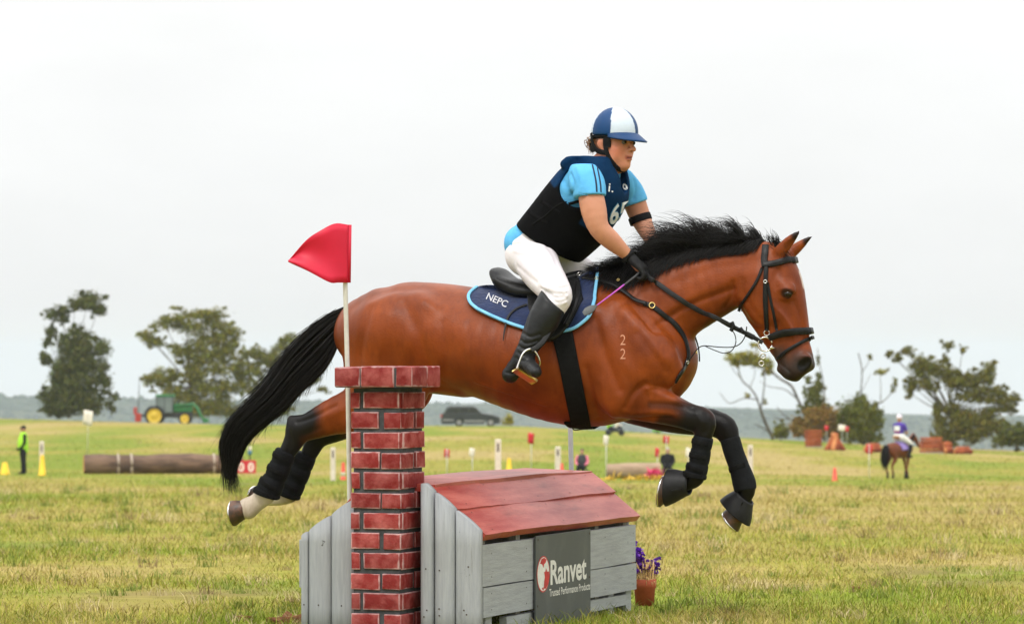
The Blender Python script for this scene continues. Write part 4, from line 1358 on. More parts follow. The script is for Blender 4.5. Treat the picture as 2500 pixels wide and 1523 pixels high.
# ------------------------------------------------------------------ brick pillar
pu0, pu1, pv0, pv1 = -.544, -.315, -.12, .149
pc = np.array([(pu0 + pu1) / 2, (pv0 + pv1) / 2])
PW = BO + np.array([pc[0] * bc + pc[1] * bs, -pc[0] * bs + pc[1] * bc, 0])
pillar = empty('brick_pillar', PW, -BA)
tag(pillar, 'red brick pillar with white-edged bricks and a flat cap', 'pillar')
m_mortar = mat('dark_mortar', srgb(78, 80, 82), srgb(62, 64, 66), scale=30, rough=.9, bump=.3, spec=.2)
def brick_mat(name, a, b):
    m = mat(name, a, b, scale=14, rough=.72, bump=.5, bscale=45, spec=.2, lo=.42, hi=.78, detail=6)
    t = m.node_tree; bsdf = t.nodes['Principled BSDF']
    # dry-brushed white paint along the arrises, broken up by noise
    tc = t.nodes.new('ShaderNodeTexCoord'); sep = t.nodes.new('ShaderNodeSeparateXYZ'); t.links.new(tc.outputs['Generated'], sep.inputs[0])
    def edge(sock, w):
        s1 = t.nodes.new('ShaderNodeMath'); s1.operation = 'SUBTRACT'; s1.inputs[1].default_value = .5; t.links.new(sock, s1.inputs[0])
        s2 = t.nodes.new('ShaderNodeMath'); s2.operation = 'ABSOLUTE'; t.links.new(s1.outputs[0], s2.inputs[0])
        s3 = t.nodes.new('ShaderNodeMapRange'); s3.inputs['From Min'].default_value = .5 - w; s3.inputs['From Max'].default_value = .5; t.links.new(s2.outputs[0], s3.inputs[0])
        return s3.outputs[0]
    mxn = t.nodes.new('ShaderNodeMath'); mxn.operation = 'MAXIMUM'
    mxa = t.nodes.new('ShaderNodeMath'); mxa.operation = 'MAXIMUM'
    sn = t.nodes.new('ShaderNodeSeparateXYZ'); t.links.new(tc.outputs['Normal'], sn.inputs[0])
    def face_edge(ax, w):           # arris across an axis only shows on faces that do not look along it
        ab = t.nodes.new('ShaderNodeMath'); ab.operation = 'ABSOLUTE'; t.links.new(sn.outputs[ax], ab.inputs[0])
        iv = t.nodes.new('ShaderNodeMapRange'); iv.inputs['From Min'].default_value = .9; iv.inputs['From Max'].default_value = .6; t.links.new(ab.outputs[0], iv.inputs[0])
        ml = t.nodes.new('ShaderNodeMath'); ml.operation = 'MULTIPLY'; t.links.new(edge(sep.outputs[ax], w), ml.inputs[0]); t.links.new(iv.outputs[0], ml.inputs[1])
        return ml.outputs[0]
    t.links.new(face_edge('Z', .17), mxn.inputs[0]); t.links.new(face_edge('X', .09), mxa.inputs[0]); t.links.new(face_edge('Y', .12), mxa.inputs[1])
    t.links.new(mxa.outputs[0], mxn.inputs[1])
    oi = t.nodes.new('ShaderNodeObjectInfo')
    no = t.nodes.new('ShaderNodeTexNoise'); no.noise_dimensions = '4D'; no.inputs['Scale'].default_value = 19; no.inputs['Detail'].default_value = 8
    t.links.new(tc.outputs['Object'], no.inputs['Vector'])
    mw = t.nodes.new('ShaderNodeMath'); mw.operation = 'MULTIPLY'; mw.inputs[1].default_value = 20; t.links.new(oi.outputs['Random'], mw.inputs[0]); t.links.new(mw.outputs[0], no.inputs['W'])
    ad = t.nodes.new('ShaderNodeMath'); ad.operation = 'MULTIPLY_ADD'; ad.inputs[1].default_value = .62
    t.links.new(mxn.outputs[0], ad.inputs[0]); t.links.new(no.outputs[0], ad.inputs[2])
    mr = t.nodes.new('ShaderNodeMapRange'); mr.inputs['From Min'].default_value = .80; mr.inputs['From Max'].default_value = 1.06; mr.inputs['To Max'].default_value = .62
    t.links.new(ad.outputs[0], mr.inputs[0])
    mx = t.nodes.new('ShaderNodeMix'); mx.data_type = 'RGBA'
    src = [l.from_socket for l in t.links if l.to_socket == bsdf.inputs['Base Color']][0]
    t.links.new(src, mx.inputs['A']); mx.inputs['B'].default_value = (*srgb(206, 180, 180), 1)
    t.links.new(mr.outputs[0], mx.inputs['Factor'])
    # each brick its own tone
    hv = t.nodes.new('ShaderNodeHueSaturation')
    mv = t.nodes.new('ShaderNodeMapRange'); mv.inputs['To Min'].default_value = .82; mv.inputs['To Max'].default_value = 1.16; t.links.new(oi.outputs['Random'], mv.inputs[0])
    t.links.new(mv.outputs[0], hv.inputs['Value']); t.links.new(mx.outputs['Result'], hv.inputs['Color'])
    t.links.new(hv.outputs[0], bsdf.inputs['Base Color'])
    return m
m_brick = brick_mat('painted_brick', srgb(126, 38, 36), srgb(174, 96, 92))
dx, dy = -pc[0], -pc[1]
put('core', box_mesh('core', (pu0 + .009 + dx, pv0 + .009 + dy, -.05), (pu1 - .009 + dx, pv1 - .009 + dy, 1.065)), m_mortar, pillar)
pitch, bh, z_top = .0855, .0692, 1.049
def brick(u0, u1, v0, v1, z0, z1, bev=.0032):
    j = lambda: random.uniform(-.0022, .0022)
    bm = bmesh.new()
    bm_box(bm, (u0 + dx + j(), v0 + dy + j() * .6, z0 + j()), (u1 + dx + j(), v1 + dy + j() * .6, z1 + j()), 0, .0016)
    bmesh.ops.bevel(bm, geom=list(bm.edges), offset=bev, segments=2, affect='EDGES', profile=.5)
    put('brick', bm_mesh('brick', bm, True), m_brick, pillar)
def vr(px):           # photo column on the right-hand face -> v
    return bv_(px, pu1)
mu = .0085
for k in range(13):
    z1 = z_top - k * pitch; z0 = z1 - bh
    if z1 < .02:
        break
    c1 = bu(977, pv0)
    if k % 2 == 0:
        brick(pu0, bu(878, pv0), pv0, pv0 + .10, z0, z1)
        brick(bu(887, pv0), bu(974.5, pv0), pv0, pv0 + .10, z0, z1)
        brick(pu1 - .09, pu1, vr(983), pv1, z0, z1)
        brick(pu0, pu0 + .09, pv0 + .115, pv1, z0, z1)
    else:
        brick(pu0, bu(925 + random.uniform(-3, 3), pv0), pv0, pv0 + .10, z0, z1)
        brick(bu(934 + random.uniform(-3, 3), pv0), pu1, pv0, vr(1011), z0, z1)
        brick(pu1 - .09, pu1, vr(1016), pv1, z0, z1)
        brick(pu0, pu0 + .09, pv0 + .115, pv1, z0, z1)
# cap course
cu0, cu1, cv0, cv1 = -.592, -.235, -.19, .135
put('cap_core', box_mesh('cap_core', (cu0 + .006 + dx, cv0 + .006 + dy, 1.068), (cu1 - .006 + dx, cv1 - .006 + dy, 1.150)), m_mortar, pillar)
zc0, zc1 = 1.071, 1.157
e = [822, 878.5, 963, 1006]
us_ = [cu0, bu(879, cv0), bu(964, cv0), cu1]
for a, b in ((cu0, us_[1] - .003), (us_[1] + .003, us_[2] - .003)):
    brick(a, b, cv0, cv0 + .16, zc0, zc1, .006)
vm = bv_(1043, cu1)
brick(us_[2] + .003, cu1, cv0, vm - .003, zc0, zc1, .006)
brick(cu1 - .15, cu1, vm + .003, cv1, zc0, zc1, .006)
brick(cu0, cu0 + .17, cv0 + .166, cv1, zc0, zc1, .006)
brick(cu0 + .176, cu1 - .156, cv0 + .166, cv1, zc0, zc1, .006)

# ------------------------------------------------------------------ flags of the jump
m_pole = mat('white_plastic_pole', srgb(206, 204, 194), srgb(190, 188, 178), scale=20, rough=.45, spec=.4)
m_pole2 = mat('pale_grey_pole', srgb(176, 178, 182), srgb(165, 167, 170), scale=20, rough=.45, spec=.4)
m_redflag = mat('red_flag_plastic', srgb(206, 18, 56), srgb(196, 14, 50), scale=8, rough=.5, spec=.4)
m_redflag.node_tree.nodes['Principled BSDF'].inputs['Subsurface Weight'].default_value = 0.0
fd = 15.30
pb = W(854, 1500, fd); pb[2] = 0.0
rf = empty('flag_pole', pb)
tag(rf, 'white pole flying a big red flag behind the brick pillar', 'flag')
tube_obj('pole', [np.zeros(3), W(853.5, 1225, fd) - pb, W(849.5, 950, fd) - pb, W(843, 700, fd) - pb, W(841, 552, fd) - pb], .0105, m_pole, rf, 10)
# flag sheet: gently curled
outline_top = catmull(np.array([(851, 549), (817, 546), (782, 563), (747, 587), (704, 636)], float), 5)
outline_bot = catmull(np.array([(848.5, 690), (826, 690), (804, 689), (756, 664), (704, 638)], float), 5)
n1 = len(outline_top); n2 = 9
G = np.zeros((n1, n2, 3))
for a in range(n1):
    for b in range(n2):
        f = b / (n2 - 1)
        p = outline_top[a] * (1 - f) + outline_bot[a] * f
        s = a / (n1 - 1)
        G[a, b] = W(p[0], p[1], fd - .012 - .05 * math.sin(s * 2.6) - .022 * math.sin(f * 5 + s * 4) * s) - pb
i = np.arange(n1 - 1)[:, None] * n2; j = np.arange(n2 - 1)[None]
Q = np.stack([i + j, i + j + 1, i + n2 + j + 1, i + n2 + j], -1).reshape(-1, 4)
fo = put('flag', mesh_np('flag', G.reshape(-1, 3), Q), m_redflag, rf)
so = fo.modifiers.new('thickness', 'SOLIDIFY'); so.thickness = .003
put('sleeve', mesh_np('sleeve', *tube_np([W(848.6, 690, fd) - pb, W(850.6, 549, fd) - pb], .0145, 10)[:2], True, tube_np([W(848.6, 690, fd) - pb, W(850.6, 549, fd) - pb], .0145, 10)[2]), m_redflag, rf)
# the pole at the far end of the box
pb = W(1396, 1400, 17.2); pb[2] = gz(pb[0], pb[1])
wf = empty('flag_pole', pb)
tag(wf, 'pale grey pole standing behind the far end of the box jump', 'flag')
tube_obj('pole', [np.zeros(3), W(1395, 1150, 17.2) - pb, W(1392, 1030, 17.2) - pb, W(1386, 800, 17.2) - pb], .0125, m_pole2, wf, 10)

# ------------------------------------------------------------------ flower pot
pp = ground_at(1574, 1478)
pot = empty('flower_pot', pp)
tag(pot, 'terracotta pot of purple flowers and straw beside the box jump', 'flower pot')
sc = pp[1] / FOC
m_terra = mat('terracotta', srgb(176, 84, 52), srgb(150, 66, 42), scale=14, rough=.8, bump=.2)
pr = 28 * sc
V, Q, T = lathe([(0, .0), (pr * .80, .0), (pr * .92, .085), (pr * 1.0, .088), (pr * 1.02, .13), (pr * .93, .13), (pr * .90, .10), (0, .10)], 28)
put('pot', mesh_np('pot', V, Q), m_terra, pot)
m_straw = mat('straw', srgb(226, 190, 134), srgb(204, 166, 108), scale=20, rough=.8)
m_purple = mat('purple_petal', srgb(136, 74, 196), srgb(104, 50, 166), scale=30, rough=.6)
m_leaf = mat('flower_leaf', (.06, .12, .03), (.09, .15, .04), scale=30, rough=.6)
n = 220
a = RNG.uniform(0, 2 * math.pi, n); rr = pr * RNG.uniform(.2, .85, n)
P0 = np.stack([rr * np.cos(a), rr * np.sin(a), np.full(n, .11)], 1)
P3 = np.stack([rr * np.cos(a) * 1.5, rr * np.sin(a) * 1.5, .125 + RNG.uniform(-.05, .10, n)], 1) + RNG.normal(0, .012, (n, 3))
V, Q = strands(bez(P0, P0 + np.array([0, 0, .035]), P3 + np.array([0, 0, .03]), P3, 5), RNG.uniform(.004, .008, n))
st = put('straw', mesh_np('straw', V, Q, False), m_straw, pot); st['kind'] = 'stuff'
stems = []; fl_parts = []
heads = [(1555, 1345), (1562, 1362), (1553, 1372), (1566, 1380), (1573, 1392), (1558, 1395), (1583, 1398), (1605, 1384), (1548, 1356), (1590, 1392)]
for hx, hy in heads:
    top = W(hx, hy, pp[1]) - pp + np.array([0, random.uniform(-.03, .03), 0])
    stems.append(tube_np([np.array([top[0] * .3, top[1] * .3, .09]), np.array([top[0] * .7, top[1], .5 * (top[2] + .1)]), top], .0018, 5))
    for q in range(16):
        c = top + np.array([random.gauss(0, .013), random.gauss(0, .013), random.gauss(0, .014)])
        for k in range(4):
            an = random.uniform(0, 6.28); el = random.uniform(-.3, 1.2)
            d = np.array([math.cos(an) * math.cos(el), math.sin(an) * math.cos(el), math.sin(el)]) * .020
            s_ = np.cross(d, np.array([.3, .5, .8])); s_ = s_ / (np.linalg.norm(s_) + 1e-9) * .010
            fl_parts.append((np.array([c, c + d * .6 + s_, c + d, c + d * .6 - s_]), np.array([[0, 1, 2, 3]]), None))
V, Q, T = join_np(stems)
put('stem', mesh_np('stem', V, Q, True, T), m_leaf, pot)['kind'] = 'stuff'
V, Q, T = join_np(fl_parts)
put('petals', mesh_np('petals', V, Q, False), m_purple, pot)['kind'] = 'stuff'
# ================================================================== tack
m_leather = mat('black_leather', (.006, .006, .006), (.012, .012, .013), scale=22, rough=.40, bump=.15, bscale=120, spec=.22)
m_leather_d = mat('dull_black_leather', (.008, .008, .0085), (.016, .016, .017), scale=22, rough=.55, bump=.2, bscale=100, spec=.28)
m_web = mat('black_webbing', (.007, .007, .007), (.011, .011, .011), scale=60, rough=.85, bump=.3, bscale=300, spec=.06)
m_navy = mat('navy_quilt', srgb(14, 30, 66), srgb(20, 40, 82), scale=18, rough=.85, bump=.35, bscale=60, spec=.25, sheen=.3)
m_sky = mat('pale_blue_trim', srgb(120, 186, 220), srgb(100, 168, 206), scale=30, rough=.7)
m_thread = mat('silver_thread', srgb(206, 206, 210), srgb(180, 180, 186), scale=60, rough=.5)
m_rubber = mat('black_rubber', (.009, .009, .010), (.017, .017, .018), scale=14, rough=.5, bump=.12, spec=.20)
m_neo = mat('black_neoprene', (.007, .0075, .008), (.012, .013, .015), scale=16, rough=.75, bump=.35, bscale=60, spec=.08)

def vhit(px, py, v, bvh=None):
    o, d = cam_ray(px, py)
    return (bvh or HB).ray_cast(o, d)

def spath(pts, n=6, lift=.006, bvh=None, fn=(0, -1.0, 0)):
    """points (px, py) fall on the body; (px, py, v) hang free at that lateral offset"""
    P2 = np.array([(p[0], p[1]) for p in pts], float)
    fv = np.array([p[2] if len(p) > 2 else np.nan for p in pts])
    C2 = catmull(P2, n) if len(P2) > 2 else np.linspace(P2[0], P2[-1], n + 1)
    kk = np.linspace(0, len(pts) - 1, len(C2))
    out, nor = [], []
    last = None
    for q, k in zip(C2, kk):
        i = int(min(k, len(pts) - 2)); f = k - i
        va, vb = fv[i], fv[i + 1]
        free = not (np.isnan(va) or np.isnan(vb)) or (not np.isnan(va) and f < .5) or (not np.isnan(vb) and f >= .5)
        h = None
        if not free:
            h = vhit(q[0], q[1], 0, bvh)
        if h is not None and h[0] is not None:
            nn = np.array(h[1])
            p = np.array(h[0]) + nn * lift
            last = p[1]
        else:
            v = (va if not np.isnan(va) else vb) if (np.isnan(va) or np.isnan(vb)) else va * (1 - f) + vb * f
            if np.isnan(v):
                v = last if last is not None else -.05
            p = H(q[0], q[1], v); nn = np.array(fn, float)
        out.append(p); nor.append(nn)
    out, nor = np.array(out), np.array(nor)
    for _ in range(2):
        nor[1:-1] = (nor[:-2] + 2 * nor[1:-1] + nor[2:]) / 4
        out[1:-1] = (out[:-2] + 4 * out[1:-1] + out[2:]) / 6
    nor /= np.linalg.norm(nor, axis=1)[:, None] + 1e-9
    return out, nor

def ribbon(P, N, w, th, taper=None):
    T = np.gradient(P, axis=0); T /= np.linalg.norm(T, axis=1)[:, None] + 1e-9
    Sd = np.cross(T, N); Sd /= np.linalg.norm(Sd, axis=1)[:, None] + 1e-9
    N2 = np.cross(Sd, T)
    w = np.broadcast_to(np.asarray(w, float), (len(P),))[:, None]
    prof = ((-.5, -.5), (-.5, .2), (-.4, .5), (.4, .5), (.5, .2), (.5, -.5))
    V = np.stack([P + Sd * w * a + N2 * th * b for a, b in prof], 1)
    m = len(prof); n = len(P)
    i = np.arange(n - 1)[:, None] * m; j = np.arange(m)[None]; j2 = (j + 1) % m
    Q = np.stack([i + j, i + j2, i + m + j2, i + m + j], -1).reshape(-1, 4)
    V = V.reshape(-1, 3)
    T_ = np.array([(0, k, k + 1) for k in range(1, m - 1)] + [((n - 1) * m, (n - 1) * m + k + 1, (n - 1) * m + k) for k in range(1, m - 1)])
    return V, Q, T_

def strap(name, pts, wpx, th, m, root, lift=.005, mirror=True, bvh=None, parent=None, n=6, label=None, fn=(0, -1.0, 0)):
    P, N = spath(pts, n, lift, bvh, fn)
    w = np.asarray(wpx, float) / 540.0
    if w.ndim:
        w = np.interp(np.linspace(0, 1, len(P)), np.linspace(0, 1, len(w)), w)
    V, Q, T = ribbon(P, N, w, th)
    o = hput(name, V, Q, m, root, T, smooth=False, parent=parent)
    if mirror:
        V2 = V * np.array([1, -1, 1])
        hput(name, V2, Q[:, ::-1], m, root, T[:, ::-1], smooth=False, parent=parent)
    return o

def ring_at(name, px, py, r, tr, m, root, v=None, lift=.008, nrm=None, sq=1.0, n=24, parent=None):
    """small metal ring"""
    if v is None:
        h = vhit(px, py, 0)
        if h[0] is None:
            c = H(px, py, -.06); nn = np.array([0, -1.0, 0])
        else:
            nn = np.array(h[1]); c = np.array(h[0]) + nn * lift
    else:
        c = H(px, py, v); nn = np.array([0, -1.0, 0]) if nrm is None else np.asarray(nrm, float)
    nn /= np.linalg.norm(nn)
    a = np.cross(nn, [0, 0, 1.0]); a /= np.linalg.norm(a); b = np.cross(nn, a)
    th = np.linspace(0, 2 * math.pi, n + 1)
    P = c + np.outer(np.cos(th), a) * r * sq + np.outer(np.sin(th), b) * r
    V, Q, T = tube_np(P, tr, 7, cap=False)
    return hput(name, V, Q, m, root, parent=parent)

def drape(T2, B2, ns, nt, lift, edge=0.0, miss_v=-.07, bvh=None):
    """quilted sheet between two photo curves laid over the body, with real thickness"""
    Tc = catmull(np.asarray(T2, float), 8); Bc = catmull(np.asarray(B2, float), 8)
    def res(c, k):
        l = np.r_[0, np.cumsum(np.linalg.norm(np.diff(c, axis=0), axis=1))]
        s = np.linspace(0, l[-1], k)
        return np.stack([np.interp(s, l, c[:, 0]), np.interp(s, l, c[:, 1])], 1)
    Tc, Bc = res(Tc, ns), res(Bc, ns)
    G = np.zeros((ns, nt, 3)); NN = np.zeros((ns, nt, 3)); okm = np.zeros((ns, nt), bool)
    for i in range(ns):
        for j in range(nt):
            f = j / (nt - 1)
            q = Tc[i] * (1 - f) + Bc[i] * f
            h = vhit(q[0], q[1], 0, bvh)
            if h[0] is not None:
                G[i, j] = h[0]; NN[i, j] = h[1]; okm[i, j] = True
            else:
                G[i, j] = H(q[0], q[1], miss_v); NN[i, j] = (0, -.8, .6)
    for _ in range(3):
        NN[1:-1] = (NN[:-2] + 2 * NN[1:-1] + NN[2:]) / 4
        NN[:, 1:-1] = (NN[:, :-2] + 2 * NN[:, 1:-1] + NN[:, 2:]) / 4
        G[1:-1] = (G[:-2] + 2 * G[1:-1] + G[2:]) / 4
        G[:, 1:-1] = (G[:, :-2] + 2 * G[:, 1:-1] + G[:, 2:]) / 4
    NN /= np.linalg.norm(NN, axis=2, keepdims=True) + 1e-9
    out = G + NN * lift
    inn = G + NN * min(.002, lift * .2)
    V = np.vstack([out.reshape(-1, 3), inn.reshape(-1, 3)])
    m = ns * nt
    i = np.arange(ns - 1)[:, None] * nt; j = np.arange(nt - 1)[None]
    Q1 = np.stack([i + j, i + j + 1, i + nt + j + 1, i + nt + j], -1).reshape(-1, 4)
    bd = [a * nt for a in range(ns)] + [(ns - 1) * nt + b for b in range(1, nt)] + [a * nt + nt - 1 for a in range(ns - 2, -1, -1)] + [b for b in range(nt - 2, 0, -1)]
    bd = np.array(bd); b2 = np.roll(bd, -1)
    Q3 = np.stack([bd, b2, b2 + m, bd + m], -1)
    Q = np.vstack([Q1, Q1[:, ::-1] + m, Q3])
    return V, Q, (Tc, Bc)

# ---- saddle pad
pad = horse_root('saddle_pad', H(1300, 815))
tag(pad, 'navy saddle pad edged in pale blue under the black saddle', 'saddle pad')
pT = [(1147, 722), (1164, 708), (1196, 700), (1262, 708), (1340, 704), (1400, 688), (1440, 666), (1462, 656)]
pB = [(1145, 735), (1154, 752), (1182, 769), (1249, 796), (1330, 817), (1393, 808), (1428, 788), (1454, 746)]
Vp, Qp, _ = drape(pT, pB, 60, 22, .015)
hput('quilt', Vp, Qp, m_navy, pad)
hput('quilt', Vp * np.array([1, -1, 1]), Qp[:, ::-1], m_navy, pad)
PADB = BVHTree.FromPolygons([tuple(v) for v in Vp], [tuple(int(i) for i in q) for q in Qp])
trim = [(1164, 709), (1148, 722), (1145, 736), (1155, 752), (1182, 768), (1249, 795), (1330, 816), (1393, 807), (1426, 788), (1444, 765), (1453, 735), (1459, 700), (1462, 660)]
strap('trim', trim, 8, .008, m_sky, pad, lift=.019, mirror=True, n=8)
def project_text(name, s, org, xd, yd, m, root, bvh, lift=.0035, bold=.02, shear=0.0, parent=None):
    """lettering stitched onto a curved surface: org, xd, yd are photo vectors"""
    V, P = text_np(s, 1.0, bold, shear)
    lo, hi = V.min(0), V.max(0)
    X = (V[:, 0] - lo[0]) / (hi[0] - lo[0]); Y = (V[:, 1] - lo[1]) / (hi[1] - lo[1])
    out = []
    for x, y in zip(X, Y):
        q = np.array(org) + np.array(xd) * x + np.array(yd) * y
        h = vhit(q[0], q[1], 0, bvh)
        out.append(np.array(h[0]) + np.array(h[1]) * lift if h[0] is not None else None)
    good = [o for o in out if o is not None]
    if not good:
        return None
    fb = good[0]
    out = np.array([o if o is not None else fb for o in out])
    me = bpy.data.meshes.new(name)
    me.from_pydata([tuple(q - np.array(root['_off'])) for q in out], [], P)
    return put(name, me, m, parent or root)
project_text('lettering', 'NEPC', (1186, 731), (51, 22), (5, -16), m_thread, pad, PADB, bold=.012, shear=.15)

# ---- brand on the shoulder
m_brand = mat('freeze_brand', srgb(206, 150, 120), srgb(190, 128, 98), scale=60, rough=.7)
for (bx, by) in ((1514, 842), (1514, 876)):
    project_text('brand_mark', '2', (bx, by), (13, 0), (1, -25), m_brand, horse, HB, lift=.0012, bold=-.006)

# ---- saddle
saddle = horse_root('saddle', H(1310, 760))
tag(saddle, 'black leather jumping saddle strapped on over the navy pad', 'saddle')
sf = Field((-.50, -.42, 1.15), (.22, .42, 1.75), .008)
sf.add([NP(1222, 672, 15, .115), NP(1240, 690, 17, .145), NP(1290, 704, 18, .13), NP(1345, 700, 18, .10), NP(1392, 682, 17, .075), NP(1418, 672, 13, .05)], .02)
sf.add([NP(1216, 663, 10, .10), NP(1232, 684, 14, .135)], .02)
for s in (-1, 1):
    sf.add([NP(1225, 696, 15, .035, s * .10), NP(1270, 712, 16, .04, s * .115), NP(1330, 712, 16, .04, s * .11)], .02)
V, Q = sf.mesh(2)
hput('seat', V, Q, m_leather, saddle)
def flap(T2, B2, lift, m, name):
    V, Q, _ = drape(T2, B2, 30, 18, lift)
    hput(name, V, Q, m, saddle); hput(name, V * np.array([1, -1, 1]), Q[:, ::-1], m, saddle)
    return V, Q
Vf, Qf = flap([(1287, 706), (1340, 702), (1385, 692), (1418, 690)], [(1292, 760), (1318, 826), (1352, 834), (1390, 802), (1426, 738)], .034, m_leather, 'flap')
FLB = BVHTree.FromPolygons([tuple(v) for v in Vf], [tuple(int(i) for i in q) for q in Qf])
for pts, w in (([(1412, 694), (1411, 730), (1398, 765), (1382, 795)], 13),):
    P, N = spath(pts, 6, .006, FLB)
    V, Q, T = tube_np(P, w / 540 * .5, 8)
    hput('knee_roll', V, Q, m_leather, saddle, T); hput('knee_roll', V * np.array([1, -1, 1]), Q[:, ::-1], m_leather, saddle, T[:, ::-1])
# girth
Vg, Qg, _ = drape([(1347, 812), (1372, 812), (1398, 808)], [(1396, 1034), (1420, 1041), (1443, 1040)], 10, 34, .014)
hput('girth', Vg, Qg, m_web, saddle); hput('girth', Vg * np.array([1, -1, 1]), Qg[:, ::-1], m_web, saddle)
uu = np.linspace(-1, 1, 13)
gx0, gx1 = H(1396, 1034)[0], H(1444, 1040)[0]
Gm = np.array([[(gx, .11 * a, 0) for a in uu] for gx in np.linspace(gx0, gx1, 5)])
for a_ in range(5):
    for b_ in range(13):
        h = HB.ray_cast(Vector((Gm[a_, b_, 0], Gm[a_, b_, 1], .3)), Vector((0, 0, 1)))
        Gm[a_, b_, 2] = h[0][2] - .012 if h[0] is not None else .9
i = np.arange(4)[:, None] * 13; j = np.arange(12)[None]
Qx = np.stack([i + j, i + j + 1, i + 14 + j, i + 13 + j], -1).reshape(-1, 4)
gb = hput('girth_band', Gm.reshape(-1, 3), Qx, m_web, saddle)
gb.modifiers.new('thickness', 'SOLIDIFY').thickness = .008
strap('girth_loop', [(1396, 1040, -.03), (1402, 1049, -.03), (1425, 1047, -.03), (1446, 1046, -.03)], 3, .003, m_leather, saddle, mirror=False)
strap('billet_end', [(1288, 752), (1262, 762), (1243, 780), (1235, 808), (1231, 834)], [8, 7, 6, 4, 2], .004, m_leather_d, saddle, lift=.020, mirror=False)
strap('skirt', [(1300, 700), (1330, 704), (1362, 700)], 16, .006, m_leather, saddle, lift=.05)
ring_at('dee_ring', 1418, 681, .010, .0022, m_steel, saddle, lift=.03)
# stirrup leather and iron
def tube_h(name, pts, r, m, root, sides=8, n=6, parent=None):
    P = catmull(np.array([H(*p) for p in pts]), n)
    r = np.interp(np.linspace(0, 1, len(P)), np.linspace(0, 1, len(np.atleast_1d(r))), np.atleast_1d(r))
    V, Q, T = tube_np(P, r, sides)
    return hput(name, V, Q, m, root, T, parent=parent)
Pl = np.array([H(1345, 800, -.385), H(1328, 830, -.42), H(1312, 846, -.44), H(1298, 854, -.452)])
Pl = catmull(Pl, 5)
V, Q, T = ribbon(Pl, np.tile([.3, -.9, .2], (len(Pl), 1)), .022, .004)
hput('stirrup_leather', V, Q, m_leather_d, saddle, T)
hput('stirrup_leather', V * np.array([1, -1, 1]), Q[:, ::-1], m_leather_d, saddle, T[:, ::-1])
iron = tube_h('stirrup_iron', [(1262, 901, -.485), (1267, 885, -.48), (1276, 864, -.47), (1287, 854, -.455), (1299, 853, -.44), (1311, 865, -.425), (1318, 885, -.415), (1310, 912, -.41), (1303, 931, -.415)], [.006, .0045, .0042, .005, .006, .005, .0042, .0045, .006], m_steel, saddle)
Pt = np.array([H(1258, 902, -.487), H(1305, 933, -.413)])
dt = Pt[1] - Pt[0]
V, Q, T = ribbon(np.array([Pt[0] + dt * f for f in np.linspace(0, 1, 5)]), np.tile([.35, 0, -.9], (5, 1)), .046, .012)
hput('stirrup_tread', V, Q, m_brass, saddle, T, smooth=False)

# ---- breastplate
bp_ = horse_root('breastplate', H(1670, 930))
tag(bp_, 'black leather breastplate strap with brass ring across the shoulder', 'breastplate')
strap('shoulder_strap', [(1424, 684), (1462, 690), (1500, 701), (1522, 716), (1548, 736), (1578, 744)], 9, .005, m_leather, bp_, lift=.018)
strap('shoulder_strap', [(1572, 742), (1592, 748), (1622, 770), (1648, 792), (1668, 822), (1678, 855), (1678, 882)], 12, .005, m_leather, bp_, lift=.007)
strap('chest_strap', [(1678, 876), (1668, 898), (1655, 918), (1648, 932)], [14, 12, 9, 5], .006, m_leather, bp_, lift=.008, mirror=False)
ring_at('brass_ring', 1592, 747, .0125, .003, m_brass, bp_, lift=.012)
ring_at('buckle', 1460, 689, .008, .002, m_brass, bp_, lift=.024)
ring_at('buckle', 1514, 693, .006, .002, m_brass, bp_, lift=.028)
ring_at('buckle', 1674, 884, .007, .002, m_steel, bp_, lift=.012)
ring_at('buckle', 1695, 861, .006, .002, m_brass, bp_, lift=.012)
tube_h('martingale_cord', [(1684, 878, -.06), (1695, 862, -.05), (1706, 849, -.045), (1720, 844, -.04), (1755, 847, -.03), (1788, 847, -.03), (1808, 838, -.03), (1820, 818, -.03), (1823, 797, -.03)], .0026, m_leather, bp_, 6)
tube_h('martingale_cord', [(1722, 845, -.04), (1745, 855, -.05), (1768, 862, -.06), (1786, 856, -.07), (1796, 838, -.075), (1795, 820, -.075), (1788, 806, -.075), (1782, 795, -.078)], .0022, m_leather, bp_, 6)

# ---- bridle
br = horse_root('bridle', H(1900, 900))
tag(br, 'black leather bridle with padded noseband on the bay horse', 'bridle')
strap('headpiece', [(1869, 600), (1868, 616), (1866, 634), (1868, 652)], 16, .006, m_leather, br, lift=.006)
strap('browband', [(1862, 647), (1884, 645), (1905, 640), (1922, 635), (1938, 634, -.03), (1944, 634, .004)], 15, .008, m_leather, br, lift=.008, fn=(.9, -.4, .2))
strap('cheekpiece', [(1871, 646), (1869, 690), (1869, 730), (1871, 770), (1873, 806)], [11, 10, 12, 11, 10], .007, m_leather, br, lift=.007)
strap('noseband_hanger', [(1874, 690), (1880, 725), (1889, 765), (1897, 806)], 6.5, .005, m_leather, br, lift=.005)
strap('throatlatch', [(1861, 655), (1848, 686), (1830, 716), (1812, 742), (1803, 760)], 7, .005, m_leather, br, lift=.006)
strap('noseband', [(1880, 824), (1892, 819), (1915, 812), (1945, 809), (1962, 808), (1977, 807, -.022), (1981, 807, .004)], [15, 17, 18, 17, 17, 16, 16], .012, m_leather, br, lift=.008, fn=(.9, -.4, .2))
strap('flash_strap', [(1984, 823, .004), (1981, 824, -.020), (1966, 830), (1945, 842), (1920, 857), (1900, 874)], 8, .006, m_leather, br, lift=.007, fn=(.9, -.4, .2))
ring_at('keeper', 1869, 688, .007, .0022, m_steel, br, lift=.012)
